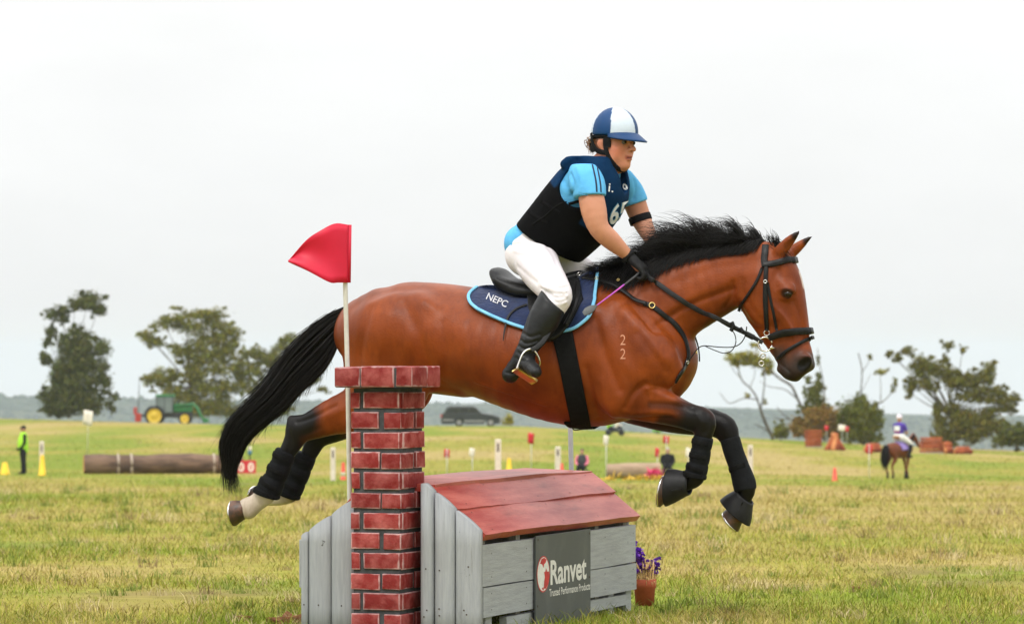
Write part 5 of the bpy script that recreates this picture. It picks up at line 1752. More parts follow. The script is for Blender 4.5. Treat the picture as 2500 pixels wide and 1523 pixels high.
for s in (-1, 1):
    vb = s * .066
    ring_at('bit_ring', 1868, 840, .031, .0040, m_steel, br, v=vb, nrm=(.25, -1 * -s, 0))
    ring_at('bit_ring', 1872, 813, .012, .003, m_steel, br, v=vb, nrm=(.2, s, 0))
    ring_at('bit_ring', 1863, 869, .011, .0030, m_steel, br, v=vb, nrm=(.2, s, 0))
    ring_at('bit_ring', 1859, 887, .011, .0030, m_steel, br, v=vb, nrm=(.2, s, 0))
    tube_h('bit_bar', [(1880, 848, vb), (1888, 849, vb * .9), (1897, 850, vb * .6)], [.006, .0045, .005], m_steel, br, 8)
# reins run from the bit rings over the neck to the hands
strap('rein', [(1574, 668, -.13), (1590, 682, -.155), (1612, 698), (1660, 730), (1705, 756), (1748, 776, -.135), (1790, 797, -.10), (1828, 817, -.08), (1862, 836, -.072)], [10, 11, 12, 12, 12, 11, 9, 8, 9], .004, m_leather_d, br, lift=.012, mirror=False, n=7)
strap('rein', [(1612, 610, .07), (1625, 625, .10), (1660, 690, .14), (1750, 776, .12), (1828, 817, .08), (1862, 836, .072)], 10, .004, m_leather_d, br, mirror=False)
strap('rein_stop', [(1786, 786, -.106), (1790, 797, -.106), (1784, 808, -.106)], 9, .010, m_leather, br, mirror=False)
strap('rein_stop', [(1806, 801, -.096), (1812, 809, -.096)], 10, .012, m_leather, br, mirror=False)
strap('rein_buckle', [(1822, 815, -.088), (1840, 824, -.083)], 13, .010, m_leather, br, mirror=False)

# ---- leg boots
def leg_boot(pts, v, label, bands=4, bell=None):
    P = catmull(np.array([H(p[0], p[1], v) for p in pts]), 10)
    R = np.interp(np.linspace(0, 1, len(P)), np.linspace(0, 1, len(pts)), [p[2] / 540 for p in pts])
    s = np.linspace(0, 1, len(P))
    groove = np.abs(np.sin(s * math.pi * bands)) ** .35
    R = R * (.93 + .09 * groove)
    root = horse_root('leg_boot', H(pts[-1][0], pts[-1][1], v))
    tag(root, label, 'leg boot', 'protective boots on the legs of the leaping horse')
    V, Q, T = tube_np(P, R, 20, lat=(0, 1, 0), R2=R * 1.12)
    hput('shell', V, Q, m_neo, root, T)
    # closing tabs and a stud on the outer side
    for k in range(bands):
        q = P[int((k + .5) / bands * (len(P) - 1))]; r = R[int((k + .5) / bands * (len(P) - 1))]
        t = P[min(int((k + .5) / bands * (len(P) - 1)) + 1, len(P) - 1)] - q; t = t / (np.linalg.norm(t) + 1e-9)
        sd = np.cross(t, [0, 1, 0]); sd /= np.linalg.norm(sd)
        an = np.linspace(-1.5, .9, 9)
        arc = np.array([q + sd * math.sin(a) * r * 1.05 + np.array([0, -1, 0]) * math.cos(a) * r * 1.17 for a in an])
        nn = np.array([sd * math.sin(a) + np.array([0, -1, 0]) * math.cos(a) for a in an])
        V, Q, T = ribbon(arc, nn, .022, .003)
        hput('closing_tab', V, Q, m_web, root, T, smooth=False)
    return root
leg_boot([(1718, 1066, 24), (1712, 1095, 24), (1706, 1130, 24), (1699, 1152, 27), (1696, 1166, 28)], vn, 'black padded boot on the near foreleg below the bent knee', 4)
leg_boot([(1782, 1070, 25), (1792, 1105, 24), (1805, 1140, 24), (1816, 1175, 28), (1820, 1196, 28)], vf, 'smooth black boot on the leading foreleg', 1)
leg_boot([(698, 1100, 26), (687, 1130, 27), (672, 1165, 28), (656, 1196, 33), (651, 1209, 33)], vh, 'black banded boot above the white pastern of the rearmost hind leg', 4)
leg_boot([(748, 1108, 27), (736, 1140, 27), (722, 1172, 28), (708, 1198, 31), (703, 1210, 31)], vg, 'black boot on the far hind leg partly behind its neighbour', 4)

def bell_boot(c1, r1, c2, toe, heel, w, v, label):
    a = H(*c1, v); b = H(*c2, v); t, h = H(*toe, v), H(*heel, v)
    d = (t - h); half = np.linalg.norm(d) / 2; d = d / (2 * half)
    n = 24; th = np.arange(n) * 2 * math.pi / n
    rings = []
    for f, k in ((0, 0), (.12, .10), (.35, .38), (.65, .74), (.95, .98), (1.0, 1.0)):
        ra = r1 * (1 - k) + half * k; rw = r1 * 1.05 * (1 - k) + w * k
        rings.append(a * (1 - f) + b * f + np.outer(np.cos(th), d) * ra + np.outer(np.sin(th), [0, 1.0, 0]) * rw)
    V = np.vstack(rings)
    Q = np.array([(i * n + j, i * n + (j + 1) % n, (i + 1) * n + (j + 1) % n, (i + 1) * n + j) for i in range(5) for j in range(n)])
    root = horse_root('bell_boot', b)
    tag(root, label, 'bell boot', 'bell boots over the front hooves')
    o = hput('cuff', V, Q, m_rubber, root)
    o.modifiers.new('thickness', 'SOLIDIFY').thickness = .006
    # closure flap
    q = a * .55 + b * .45
    V2, Q2, T2 = ribbon(np.array([a * .8 + b * .2 + np.array([0, -r1 * 1.15, 0]), a * .35 + b * .65 + np.array([0, -w * .93, 0])]), np.tile([0, -1.0, .1], (2, 1)), .045, .004)
    hput('closure', V2, Q2, m_rubber, root, T2, smooth=False)
    return root
bell_boot((1684, 1180), .045, (1628, 1190), (1622, 1234), (1628, 1148), .066, vn, 'flared black bell boot over the near front hoof')
bell_boot((1818, 1212), .045, (1794, 1252), (1822, 1284), (1757, 1222), .066, vf, 'flared black bell boot over the leading front hoof')
# ================================================================== the rider
m_skin = mat('skin', (1, 1, 1), (.9, .86, .84), scale=16, rough=.52, spec=.3, attr='tone', bump=.05, bscale=120)
m_skin.node_tree.nodes['Principled BSDF'].inputs['Subsurface Weight'].default_value = .08
m_skin.node_tree.nodes['Principled BSDF'].inputs['Subsurface Radius'].default_value = (.02, .008, .004)
m_shirt = mat('sky_blue_polo', srgb(96, 176, 224), srgb(84, 162, 212), scale=7, rough=.8, bump=.6, bscale=16, spec=.2)
m_white_cloth = mat('white_breeches', (.80, .77, .80), (.70, .66, .71), scale=5, rough=.75, bump=.55, bscale=13, spec=.25)
m_vest = mat('body_protector', (1, 1, 1), (.75, .75, .75), scale=14, rough=.85, bump=.3, bscale=40, spec=.05, attr='tone')
m_helmet = mat('silk_cap_cover', (1, 1, 1), (.93, .93, .93), scale=20, rough=.5, bump=.05, bscale=80, spec=.3, attr='tone')
m_blackcloth = mat('black_strap', (.007, .007, .008), (.012, .012, .013), scale=40, rough=.8, spec=.15)
m_boot = mat('riding_boot_leather', (.008, .0085, .009), (.016, .017, .018), scale=9, rough=.42, bump=.30, bscale=18, spec=.26)
m_glove = mat('black_glove', (.010, .010, .011), (.019, .019, .020), scale=20, rough=.6, bump=.35, bscale=45, spec=.14)
m_blond = mat('light_brown_hair', srgb(176, 128, 86), srgb(136, 94, 58), scale=30, rough=.5, spec=.3)

m_vest_strap = mat('dull_webbing', (.0045, .0045, .005), (.007, .007, .0075), scale=40, rough=.9, spec=.05)
rider = horse_root('person', H(1300, 700))
tag(rider, 'rider in blue and white helmet and black vest crouched over the horse', 'person')

HC = H(1494, 352, .02)
hf_ = np.array([.935, -.345, -.015]); hf_ /= np.linalg.norm(hf_)
hl_ = np.cross([0.06, 0, 1.0], hf_); hl_ /= np.linalg.norm(hl_)
hu_ = np.cross(hf_, hl_)
def HD_(x, y, z):
    return HC + hf_ * x + hl_ * y + hu_ * z
def HN(x, y, z, r, w=None):
    p = HD_(x, y, z)
    return [p[0], p[1], p[2], r, r if w is None else w]
TL_ = np.array([.22, .975, 0.0])                   # rider's shoulders are turned a little to the camera

ry = Field((-.42, -.56, .74), (.48, .50, 2.18), .0052)
R_ = ry.add
# torso and hips (under the clothes), legs
R_([NP(1300, 622, 44, .135), NP(1340, 570, 50, .13), NP(1388, 505, 56, .145), NP(1432, 448, 48, .15), NP(1462, 415, 34, .09)], .04, lat=TL_)
for s, kn in ((-1, [(1300, 632, 44, .075, -.10), (1336, 676, 34, .058, -.22), (1360, 714, 20, .035, -.325), (1330, 775, 22, .04, -.365), (1290, 852, 16, .03, -.40)]),
              (1, [(1322, 632, 44, .075, .10), (1390, 662, 34, .058, .22), (1448, 700, 20, .035, .32), (1415, 775, 26, .05, .36), (1380, 852, 16, .03, .38)])):
    R_([NP(a, b, c, w, v) for a, b, c, w, v in kn], .03)
# neck
R_([HN(-.060, .0, -.165, .062), HN(-.035, 0, -.11, .056), HN(-.012, 0, -.05, .056)], .03, lat=hl_)
# head
R_([HN(.0, 0, .045, .098, .076)], .02, lat=hl_)
R_([HN(.035, 0, -.005, .066, .066), HN(.045, 0, -.055, .056, .055), HN(.055, 0, -.082, .042, .043)], .025, lat=hl_)
R_([HN(.078, 0, -.098, .019, .022)], .018, lat=hl_)                       # chin
R_([HN(.03, 0, -.098, .032, .045)], .03, lat=hl_)                         # under the chin
for s in (-1, 1):
    R_([HN(.058, s * .038, -.025, .030), HN(.05, s * .040, -.055, .027)], .02)           # cheek
    R_([HN(.008, s * .055, -.045, .022), HN(.035, s * .047, -.08, .019)], .02)           # jaw
    R_([HN(.0, s * .074, .012, .013, .007), HN(-.006, s * .078, -.004, .019, .007), HN(.002, s * .073, -.026, .010, .006)], .006, lat=hl_)   # ear
    R_([HN(.100, s * .033, .008, .014, .017)], .012, op='s', lat=hl_)                     # eye socket
    R_([HN(.092, s * .033, .004, .012)], .006)
    R_([HN(.110, s * .011, -.030, .0085)], .008)                                            # nostril wing
R_([HN(.092, 0, .022, .014, .042)], .015, lat=hl_)                        # brow
R_([HN(.097, 0, .010, .0085), HN(.114, 0, -.010, .0095), HN(.127, 0, -.027, .0115)], .008, lat=hl_, sub=2)   # nose
R_([HN(.098, 0, -.050, .010, .022)], .012, lat=hl_)
R_([HN(.108, 0, -.058, .006, .019)], .005, lat=hl_)                       # upper lip
R_([HN(.105, 0, -.072, .0068, .017)], .006, lat=hl_)                      # lower lip
R_([HN(.111, 0, -.065, .0030, .018)], .003, lat=hl_, op='s')
# arms
arm_n = [NP(1432, 436, 25, .045, -.165), NP(1441, 470, 30, .054, -.213), NP(1450, 515, 31, .056, -.235), NP(1462, 556, 25, .047, -.235),
         NP(1490, 585, 23.5, .043, -.20), NP(1520, 612, 17, .032, -.16), NP(1538, 628, 13, .026, -.135)]
R_(arm_n, .02)
arm_f = [NP(1524, 452, 24, .045, .16), NP(1546, 488, 28, .051, .195), NP(1562, 528, 26, .048, .215), NP(1575, 556, 22, .041, .20), NP(1590, 585, 17, .032, .16), NP(1600, 602, 13, .026, .12)]
R_(arm_f, .02)
R_([NP(1540, 630, 12, .024, -.13), NP(1562, 652, 13, .030, -.11)], .01)
R_([NP(1602, 604, 12, .024, .11), NP(1612, 618, 13, .028, .09)], .01)
rV, rQ = ry.mesh(2)
del ry
skin = np.tile(np.array([.57, .265, .165]), (len(rV), 1))
def near_pt(p, r0, r1):
    return sstep(-np.linalg.norm(rV - p, axis=1), -r1, -r0)
face = np.clip(sstep(-np.linalg.norm(rV - HC, axis=1), -.20, -.13), 0, 1)
skin = blend(skin, face * .75, np.array([.60, .245, .15]))
for s in (-1, 1):
    skin = blend(skin, .55 * near_pt(HD_(.07, s * .05, -.035), .012, .05), np.array([.60, .17, .10]))
    skin = blend(skin, .8 * sstep(-poly_dist(rV, np.array([HD_(.103, s * .014, .020), HD_(.098, s * .034, .024), HD_(.086, s * .050, .018)])), -.010, -.005), np.array([.14, .065, .035]))
    skin = blend(skin, .65 * near_pt(HD_(.094, s * .033, .006), .008, .020), np.array([.20, .075, .05]))
    skin = blend(skin, .8 * near_pt(HD_(.120, s * .008, -.038), .002, .008), np.array([.12, .03, .02]))
skin = blend(skin, .6 * sstep(-poly_dist(rV, np.array([HD_(.103, -.020, -.065), HD_(.111, 0, -.064), HD_(.103, .020, -.065)])), -.013, -.007), np.array([.45, .10, .085]))
skin = blend(skin, .85 * sstep(-poly_dist(rV, np.array([HD_(.102, -.019, -.066), HD_(.110, 0, -.065), HD_(.102, .019, -.066)])), -.006, -.002), np.array([.10, .02, .02]))
for s in (-1, 1):
    skin = blend(skin, .5 * near_pt(HD_(-.004, s * .08, -.002), .004, .018), np.array([.5, .16, .10]))
pbody = hput('body', rV, rQ, m_skin, rider)
color_attr(pbody.data, 'tone', skin)
RB = BVHTree.FromPolygons([tuple(v) for v in rV], [tuple(int(i) for i in q) for q in rQ])

m_eyew = mat('eye_white', (.13, .10, .09), (.11, .09, .08), rough=.3)
for s in (-1, 1):
    V, Q, T = lathe([(0, -.0125), (.0075, -.010), (.0115, -.005), (.0125, 0), (.0115, .005), (.0075, .010), (0, .0125)], 14)
    e_ = hput('eye', V + HD_(.0925, s * .033, .0045), Q, m_eyew, rider)
    V, Q, T = lathe([(0, -.0075), (.0055, -.005), (.0075, 0), (.0055, .005), (0, .0075)], 12)
    hput('iris', V + HD_(.1005, s * .0325, .0045), Q, m_eye, rider, parent=e_)

# ---- polo shirt
shf = Field((-.30, -.42, 1.38), (.42, .40, 2.06), .0065)
shf.add([NP(1424, 424, 36, .066, -.145), NP(1434, 450, 43, .076, -.195), NP(1443, 482, 37, .070, -.226), NP(1449, 510, 34, .066, -.235)], .02)
shf.cut(H(1444, 481, -.22), np.array([.10, -.10, -1.0]), .004)
shf2 = Field((-.30, -.42, 1.38), (.42, .40, 2.06), .0065)
shf2.add([NP(1518, 444, 34, .064, .13), NP(1535, 470, 37, .066, .18), NP(1548, 498, 36, .066, .198), NP(1556, 525, 34, .064, .21)], .02)
shf2.cut(H(1553, 497, .2), np.array([.30, .15, -1.0]), .004)
shf.F = np.minimum(shf.F, shf2.F)
del shf2
shf.add([NP(1290, 596, 52, .150), NP(1338, 566, 58, .160), NP(1394, 508, 64, .165), NP(1440, 452, 56, .172), NP(1462, 422, 38, .115)], .025, lat=TL_)
shf.add([[*HD_(.03, 0, -.12), .070, .052], [*HD_(.050, 0, -.180), .048, .034], [*HD_(.062, 0, -.235), .024, .010]], .010, op='s', lat=hl_, sub=1)
V, Q = shf.mesh(2)
del shf
SHB = BVHTree.FromPolygons([tuple(v) for v in V], [tuple(int(i) for i in q) for q in Q])
V = relief(V, Q, [([(1392, 425), (1400, 450), (1396, 478)], .010, -.009), ([(1408, 410), (1420, 440), (1416, 470)], .010, .005), ([(1375, 440), (1390, 470), (1412, 492)], .010, -.006), ([(1430, 405), (1436, 440), (1432, 474)], .009, -.004),
    ([(1548, 440), (1552, 465), (1546, 485)], .008, -.006), ([(1262, 562), (1290, 578), (1318, 586)], .008, -.005)], SHB, False)
shirt = hput('shirt', V, Q, m_shirt, rider)
SHB = BVHTree.FromPolygons([tuple(v) for v in V], [tuple(int(i) for i in q) for q in Q])
m_navy_stripe = mat('navy_stripe', srgb(16, 34, 60), srgb(12, 28, 52), scale=30, rough=.8)
for dx_ in (0, 10):
    strap('sleeve_stripe', [(1446 + dx_, 403), (1452 + dx_, 428), (1456 + dx_, 452), (1457 + dx_, 476)], 4, .0025, m_navy_stripe, rider, lift=.0015, mirror=False, bvh=SHB)
strap('sleeve_hem', [(1414, 474), (1432, 476), (1455, 477), (1474, 477)], 2.2, .002, m_shirt, rider, lift=.002, mirror=False, bvh=SHB)

# ---- body protector
vt = Field((-.36, -.40, 1.34), (.44, .40, 2.10), .0065)
vt.add([NP(1336, 590, 82, .190), NP(1372, 553, 88, .196), NP(1410, 510, 92, .200), NP(1444, 466, 88, .195), NP(1464, 428, 60, .165)], .03, lat=TL_)
vt.add([NP(1385, 600, 42, .15), NP(1420, 560, 50, .16)], .04, lat=TL_)
# shoulder yoke
for v in (-.115, .115):
    vt.add([NP(1402 + v * 150, 406 + v * 40, 14, .045, v), NP(1452 + v * 260, 388 + v * 90, 14, .04, v), NP(1492 + v * 260, 432 + v * 90, 15, .04, v)], .02, lat=TL_)
# arm holes and neck opening
vt.add([NP(1418, 455, 56, 56 / 540, -.50), NP(1418, 455, 54, 54 / 540, -.160)], .012, op='s', lat=(0, 0, 1))
vt.add([NP(1552, 470, 44, 44 / 540, .50), NP(1540, 462, 44, 44 / 540, .165)], .012, op='s', lat=(0, 0, 1))
p_ = HD_(-.01, 0, -.09); q_ = HD_(-.075, 0, -.23); o_ = HD_(.06, 0, -.20)
vt.add([[*p_, .072, .066], [*q_, .058, .056]], .012, op='s', lat=hl_)
VNECK = [[*HD_(.025, 0, -.11), .082, .068], [*HD_(.045, 0, -.172), .054, .042], [*HD_(.052, 0, -.208), .026, .014]]
vt.add(VNECK, .012, op='s', lat=hl_, sub=1)
# lower edge: rises to the back
vt.cut(H(1262, 541), H(1262, 541) * 0 + np.cross(TL_, H(1418, 648) - H(1262, 541)) * -1, .004) if False else None
ed = H(1416, 648) - H(1258, 538); nrm_ = np.array([ed[2], 0, -ed[0]]); nrm_ = nrm_ if nrm_[2] < 0 else -nrm_
vt.cut(H(1262, 541), nrm_, .006)
V, Q = vt.mesh(2)
del vt
# tone: navy bib over a black shell
ax0, ax1 = H(1336, 590), H(1470, 398); axd = (ax1 - ax0) / np.linalg.norm(ax1 - ax0)
fr = np.cross(TL_, axd); fr /= np.linalg.norm(fr); fr = fr if fr[0] > 0 else -fr
rel = V - ax0
sv_ = rel @ axd; fv_ = rel @ fr; lv_ = rel @ TL_
phi = np.arctan2(np.abs(lv_), fv_ + .02)
bib = np.clip(sstep(-phi, -.62, -.55) + sstep(sv_, .36, .375) * 1.0, 0, 1) * sstep(sv_, .175, .19)
bib = np.maximum(bib, sstep(sv_, .24, .25) * sstep(-fv_, .02, .04) * sstep(-np.abs(lv_), -.15, -.14))
tone = blend(np.tile([.0045, .0045, .005], (len(V), 1)), bib, np.array(srgb(18, 50, 84)))
vest = hput('body_protector', V, Q, m_vest, rider)
color_attr(vest.data, 'tone', tone)
VB = BVHTree.FromPolygons([tuple(v) for v in V], [tuple(int(i) for i in q) for q in Q])
m_numw = mat('white_number_print', srgb(232, 236, 238), srgb(215, 220, 222), scale=40, rough=.7)
m_numb = mat('blue_number_outline', srgb(70, 150, 196), srgb(60, 140, 186), scale=40, rough=.7)
for mm, bo, li in ((m_numb, .052, .003), (m_numw, .022, .0045)):
    project_text('number_print', '65', (1485 - (bo > .03) * 1.5, 549 + (bo > .03) * 1.5), (41 + 3 * (bo > .03), -12), (9, -49 - 3 * (bo > .03)), mm, rider, VB, lift=li, bold=bo, parent=vest)
project_text('chest_print', 'i.', (1484, 468), (12, 2), (2, -20), m_numw, rider, VB, lift=.003, bold=.0, parent=vest)
project_text('chest_print', 'o', (1522, 464), (11, 1), (-2, -16), m_numw, rider, VB, lift=.003, bold=.03, parent=vest)
project_text('chest_print', 'TEAM', (1524, 474), (10, 0), (0, -4), m_numw, rider, VB, lift=.003, parent=vest) if False else None
strap('side_seam', [(1300, 548), (1330, 528), (1362, 500), (1390, 492)], 2.5, .004, m_blackcloth, rider, lift=.003, mirror=False, bvh=VB, parent=vest)
strap('side_lace', [(1388, 498), (1402, 494), (1416, 490)], 7, .004, m_blackcloth, rider, lift=.004, mirror=False, bvh=SHB, parent=vest)
for k in range(2):
    x0, y0 = 1292 + k * 30, 506 - k * 26
    strap('side_strap', [(x0, y0 + 12), (x0 + 22, y0 + 26), (x0 + 44, y0 + 40)], 9, .003, m_vest_strap, rider, lift=.0012, mirror=False, bvh=VB, parent=vest)

# ---- breeches
bf_ = Field((-.44, -.46, 1.10), (.40, .46, 1.76), .0068)
bf_.add([NP(1302, 618, 57, .160), NP(1330, 582, 56, .150)], .03, lat=TL_)
bf_.add([NP(1302, 622, 57, .098, -.085), NP(1322, 662, 50, .084, -.20), NP(1348, 698, 41, .069, -.295), NP(1365, 724, 32, .056, -.335), NP(1352, 752, 29, .05, -.345)], .04)
bf_.add([NP(1330, 628, 56, .10, .085), NP(1385, 652, 48, .085, .20), NP(1430, 680, 42, .07, .29), NP(1452, 708, 32, .055, .325), NP(1438, 740, 30, .05, .335)], .04)
bf_.add([NP(1280, 628, 40, .075, -.075)], .03)
bf_.cut(H(1310, 560), np.array([-.55, 0, .84]), .004)
for fx_, fy_, ln_ in ((1326, 700, 34), (1334, 712, 34), (1344, 724, 30), (1352, 736, 24)):
    bf_.add([NP(fx_, fy_, 2.5, .006, -.362), NP(fx_ + ln_ * .6, fy_ + 4, 3.2, .007, -.382), NP(fx_ + ln_ * 1.4, fy_ - 1, 2.2, .006, -.372)], .012)
bf_.add([NP(1262, 606, 3, .006, -.160), NP(1285, 600, 3, .006, -.176), NP(1310, 610, 2, .006, -.182)], .014)
V, Q = bf_.mesh(2)
del bf_
bB = BVHTree.FromPolygons([tuple(v) for v in V], [tuple(int(i) for i in q) for q in Q])
V = relief(V, Q, [([(1320, 704), (1345, 716), (1372, 716)], .006, -.006), ([(1330, 714), (1355, 726), (1378, 724)], .006, -.006), ([(1340, 694), (1362, 702), (1386, 700)], .007, -.005), ([(1345, 728), (1362, 738), (1384, 734)], .005, -.005),
    ([(1248, 598), (1275, 596), (1312, 606)], .008, -.006), ([(1256, 612), (1282, 618), (1300, 612)], .008, .004), ([(1300, 612), (1330, 640), (1345, 680)], .012, -.004), ([(1335, 600), (1352, 625), (1362, 655)], .010, -.004), ([(1262, 650), (1285, 670), (1310, 690)], .010, -.004)], bB, False)
hput('breeches', V, Q, m_white_cloth, rider)

# ---- boots
def boot(calf, foot, sole, s):
    b = Field(np.min([H(c[0], c[1], c[4]) for c in calf + foot], 0) - .12, np.max([H(c[0], c[1], c[4]) for c in calf + foot], 0) + .12, .006)
    b.add([NP(*c) for c in calf], .02)
    cut_p = H(1350, 735, s * .345)
    b.cut(H(calf[0][0], calf[0][1], calf[0][4]), H(calf[0][0], calf[0][1], 0) - H(calf[1][0], calf[1][1], 0) + np.array([.03, 0, 0]), .004)
    b.add([NP(*c) for c in foot], .018)
    for c in sole:
        b.add([NP(*c)], .008)
    V, Q = b.mesh(2)
    if s < 0:
        bB = BVHTree.FromPolygons([tuple(v) for v in V], [tuple(int(i) for i in q) for q in Q])
        V = relief(V, Q, [([(1268, 828), (1285, 838), (1312, 832)], .005, -.006), ([(1262, 842), (1282, 852), (1306, 846)], .005, -.007), ([(1276, 812), (1295, 822), (1318, 816)], .006, -.005), ([(1262, 858), (1278, 868), (1298, 862)], .005, -.006), ([(1258, 872), (1272, 880), (1290, 878)], .005, -.004), ([(1300, 760), (1292, 800), (1284, 830)], .012, .004),
            ([(1234, 908), (1250, 912), (1262, 908)], .004, -.005)], bB, False)
    o = hput('boot', V, Q, m_boot, rider)
    return o
nb = boot([(1351, 732, 37, .062, -.345), (1330, 775, 39, .066, -.365), (1306, 818, 32, .056, -.385), (1288, 850, 25, .046, -.40), (1268, 885, 22, .040, -.405)],
          [(1282, 868, 22, .040, -.405), (1290, 890, 19, .038, -.43), (1302, 902, 17, .040, -.465), (1308, 908, 14, .036, -.49)],
          [(1246, 914, 21, .034, -.40), (1258, 898, 22, .036, -.40)], -1)
boot([(1440, 725, 37, .062, .335), (1415, 775, 38, .064, .36), (1390, 825, 30, .054, .38), (1372, 858, 24, .044, .39), (1360, 885, 20, .04, .39)],
     [(1368, 868, 22, .04, .39), (1390, 890, 18, .036, .41), (1405, 898, 15, .034, .42)], [(1345, 905, 20, .032, .39)], 1)
# wrinkles at the ankle
for q in ([(1266, 836), (1282, 846), (1306, 842)], [(1262, 850), (1280, 862), (1300, 858)], [(1274, 818), (1292, 826), (1312, 822)]):
    pass
# sole and heel
def slab(name, pts, th, m, root):
    P = np.array([H(*p) for p in pts]); n = len(P)
    c = P.mean(0); nn = np.cross(P[1] - P[0], P[2] - P[0]); nn /= np.linalg.norm(nn)
    V = np.vstack([P, P + nn * th])
    Q = np.array([(i, (i + 1) % n, n + (i + 1) % n, n + i) for i in range(n)])
    me_V = V - np.array(root['_off'])
    me = bpy.data.meshes.new(name)
    me.from_pydata([tuple(v) for v in me_V], [], [tuple(range(n)), tuple(range(2 * n - 1, n - 1, -1))] + [tuple(q) for q in Q])
    return put(name, me, m, root)

# ---- gloves with five fingers, holding the reins
def glove(wr, palm, knk, v0, v1, side, m, name='glove'):
    lo_ = np.min([H(*wr, v0), H(*palm, v0), H(*knk, v0)], 0) - .10; hi_ = np.max([H(*wr, v1), H(*palm, v1), H(*knk, v1)], 0) + .10
    g = Field(np.minimum(lo_, hi_) - .02, np.maximum(lo_, hi_) + .02, .0038)
    vm_ = (v0 + v1) / 2
    w_, p_, k_ = H(*wr, vm_ - .015 * side * 0), H(*palm, vm_), H(*knk, vm_)
    fw = (k_ - w_); fw /= np.linalg.norm(fw)
    lt = np.array([.1, 1.0, .0]); lt -= fw * (lt @ fw); lt /= np.linalg.norm(lt)
    dn = np.cross(fw, lt); dn = dn if dn[2] < 0 else -dn
    pt = lambda p, r, w: [*p, r, w]
    g.add([pt(w_ - fw * .018, .030, .033), pt(w_, .026, .030), pt(w_ + fw * .03, .022, .036), pt(k_ - fw * .012, .018, .040)], .012, lat=lt)
    for i, (o, ln) in enumerate(((-.030, .92), (-.010, 1.04), (.011, 1.0), (.031, .82))):
        b = k_ + lt * o - fw * .006
        a1 = b + fw * .026 * ln + dn * .012
        a2 = a1 + dn * .026 * ln - fw * .002
        a3 = a2 - fw * .020 * ln + dn * .004
        g.add([pt(b, .0100, .0100), pt(a1, .0096, .0096), pt(a2, .0088, .0088), pt(a3, .0080, .0080)], .005, lat=lt, sub=3)
    th = k_ - fw * .035 + lt * side * .034 - dn * .004
    g.add([pt(k_ - fw * .055 + lt * side * .022, .013, .013), pt(th + fw * .012, .011, .011), pt(th + fw * .034 - lt * side * .008 + dn * .006, .0098, .0098), pt(th + fw * .052 - lt * side * .016 + dn * .012, .0085, .0085)], .007, lat=lt)
    V, Q = g.mesh(1)
    o = hput(name, V, Q, m, rider)
    # cuff strap
    th_ = np.linspace(0, 2 * math.pi, 22)
    Pc = w_ - fw * .010 + np.outer(np.cos(th_), lt) * .037 + np.outer(np.sin(th_), dn) * .034
    Nn = np.outer(np.cos(th_), lt) + np.outer(np.sin(th_), dn)
    V, Q, T = ribbon(Pc, Nn, .020, .004)
    hput('cuff_strap', V, Q, m_blackcloth, rider, T, parent=o)
    return o
glove((1540, 630), (1556, 645), (1574, 660), -.145, -.125, 1, m_glove)
glove((1602, 601), (1612, 610), (1624, 622), .075, .095, -1, m_glove)
# arm band on the far arm
P, N = spath([(1545, 546), (1556, 541), (1570, 535), (1582, 527)], 6, .003, RB)
c_ = H(1563, 535, .21); ad = H(1575, 556, .20) - H(1552, 490, .20); ad /= np.linalg.norm(ad)
e1 = np.cross(ad, [0, 1.0, 0]); e1 /= np.linalg.norm(e1); e2 = np.cross(ad, e1)
th_ = np.linspace(0, 2 * math.pi, 26)
Pc = c_ + np.outer(np.cos(th_), e1) * .051 + np.outer(np.sin(th_), e2) * .051
V, Q, T = ribbon(Pc, np.outer(np.cos(th_), e1) + np.outer(np.sin(th_), e2), .032, .004)
hput('arm_band', V, Q, m_blackcloth, rider, T)

# ---- helmet with silk cover
he = Field(HC - np.array([.24, .22, .10]), HC + np.array([.26, .22, .26]), .0048)
he.add([[*HD_(.012, 0, .046), .112, .097]], .01, lat=hl_)
he.add([[*HD_(.016, 0, .068), .084, .080]], .04, lat=hl_)
he.cut(HD_(0, 0, .035), -hu_ + hf_ * -.03, .006)
he.add([[*HD_(0.0, 0, .06), .098, .083], [*HD_(0.0, 0, -.10), .098, .083]], .006, op='s', lat=hl_)
V, Q = he.mesh(2)
del he
loc = np.stack([(V - HC) @ hf_, (V - HC) @ hl_, (V - HC) @ hu_], 1)
az = np.degrees(np.abs(np.arctan2(loc[:, 1], loc[:, 0] - .005)))
azs = np.degrees(np.arctan2(loc[:, 1], loc[:, 0] - .005))
wm = ((azs + 58) % 124 < 62).astype(float)
c_b = np.array(srgb(0, 58, 108)); c_w = np.array(srgb(196, 207, 220))
tone = blend(np.tile(c_b, (len(V), 1)), wm, c_w)
helm = hput('helmet', V, Q, m_helmet, rider)
color_attr(helm.data, 'tone', tone)
# visor
na, nr_ = 25, 6
G = np.zeros((na, nr_, 3))
for i, a in enumerate(np.linspace(-1.25, 1.25, na)):
    ca_, sa_ = math.cos(a), math.sin(a)
    i0 = np.array([.012 + .116 * ca_, .098 * sa_]); ext = .056 * max(0, math.cos(a * 1.18)) ** .8
    for j in range(nr_):
        f = j / (nr_ - 1)
        r = i0 + np.array([ca_ * ext * f, sa_ * ext * f * .5])
        G[i, j] = HD_(r[0], r[1], .047 - .030 * f * max(0, math.cos(a)) - .010 * f - .006 * (1 - ca_))
i = np.arange(na - 1)[:, None] * nr_; j = np.arange(nr_ - 1)[None]
Q = np.stack([i + j, i + j + 1, i + nr_ + j + 1, i + nr_ + j], -1).reshape(-1, 4)
vz = hput('visor', G.reshape(-1, 3), Q, m_helmet, rider, parent=helm)
color_attr(vz.data, 'tone', np.tile(c_b * .9, (na * nr_, 1)))
vz.modifiers.new('thickness', 'SOLIDIFY').thickness = .006
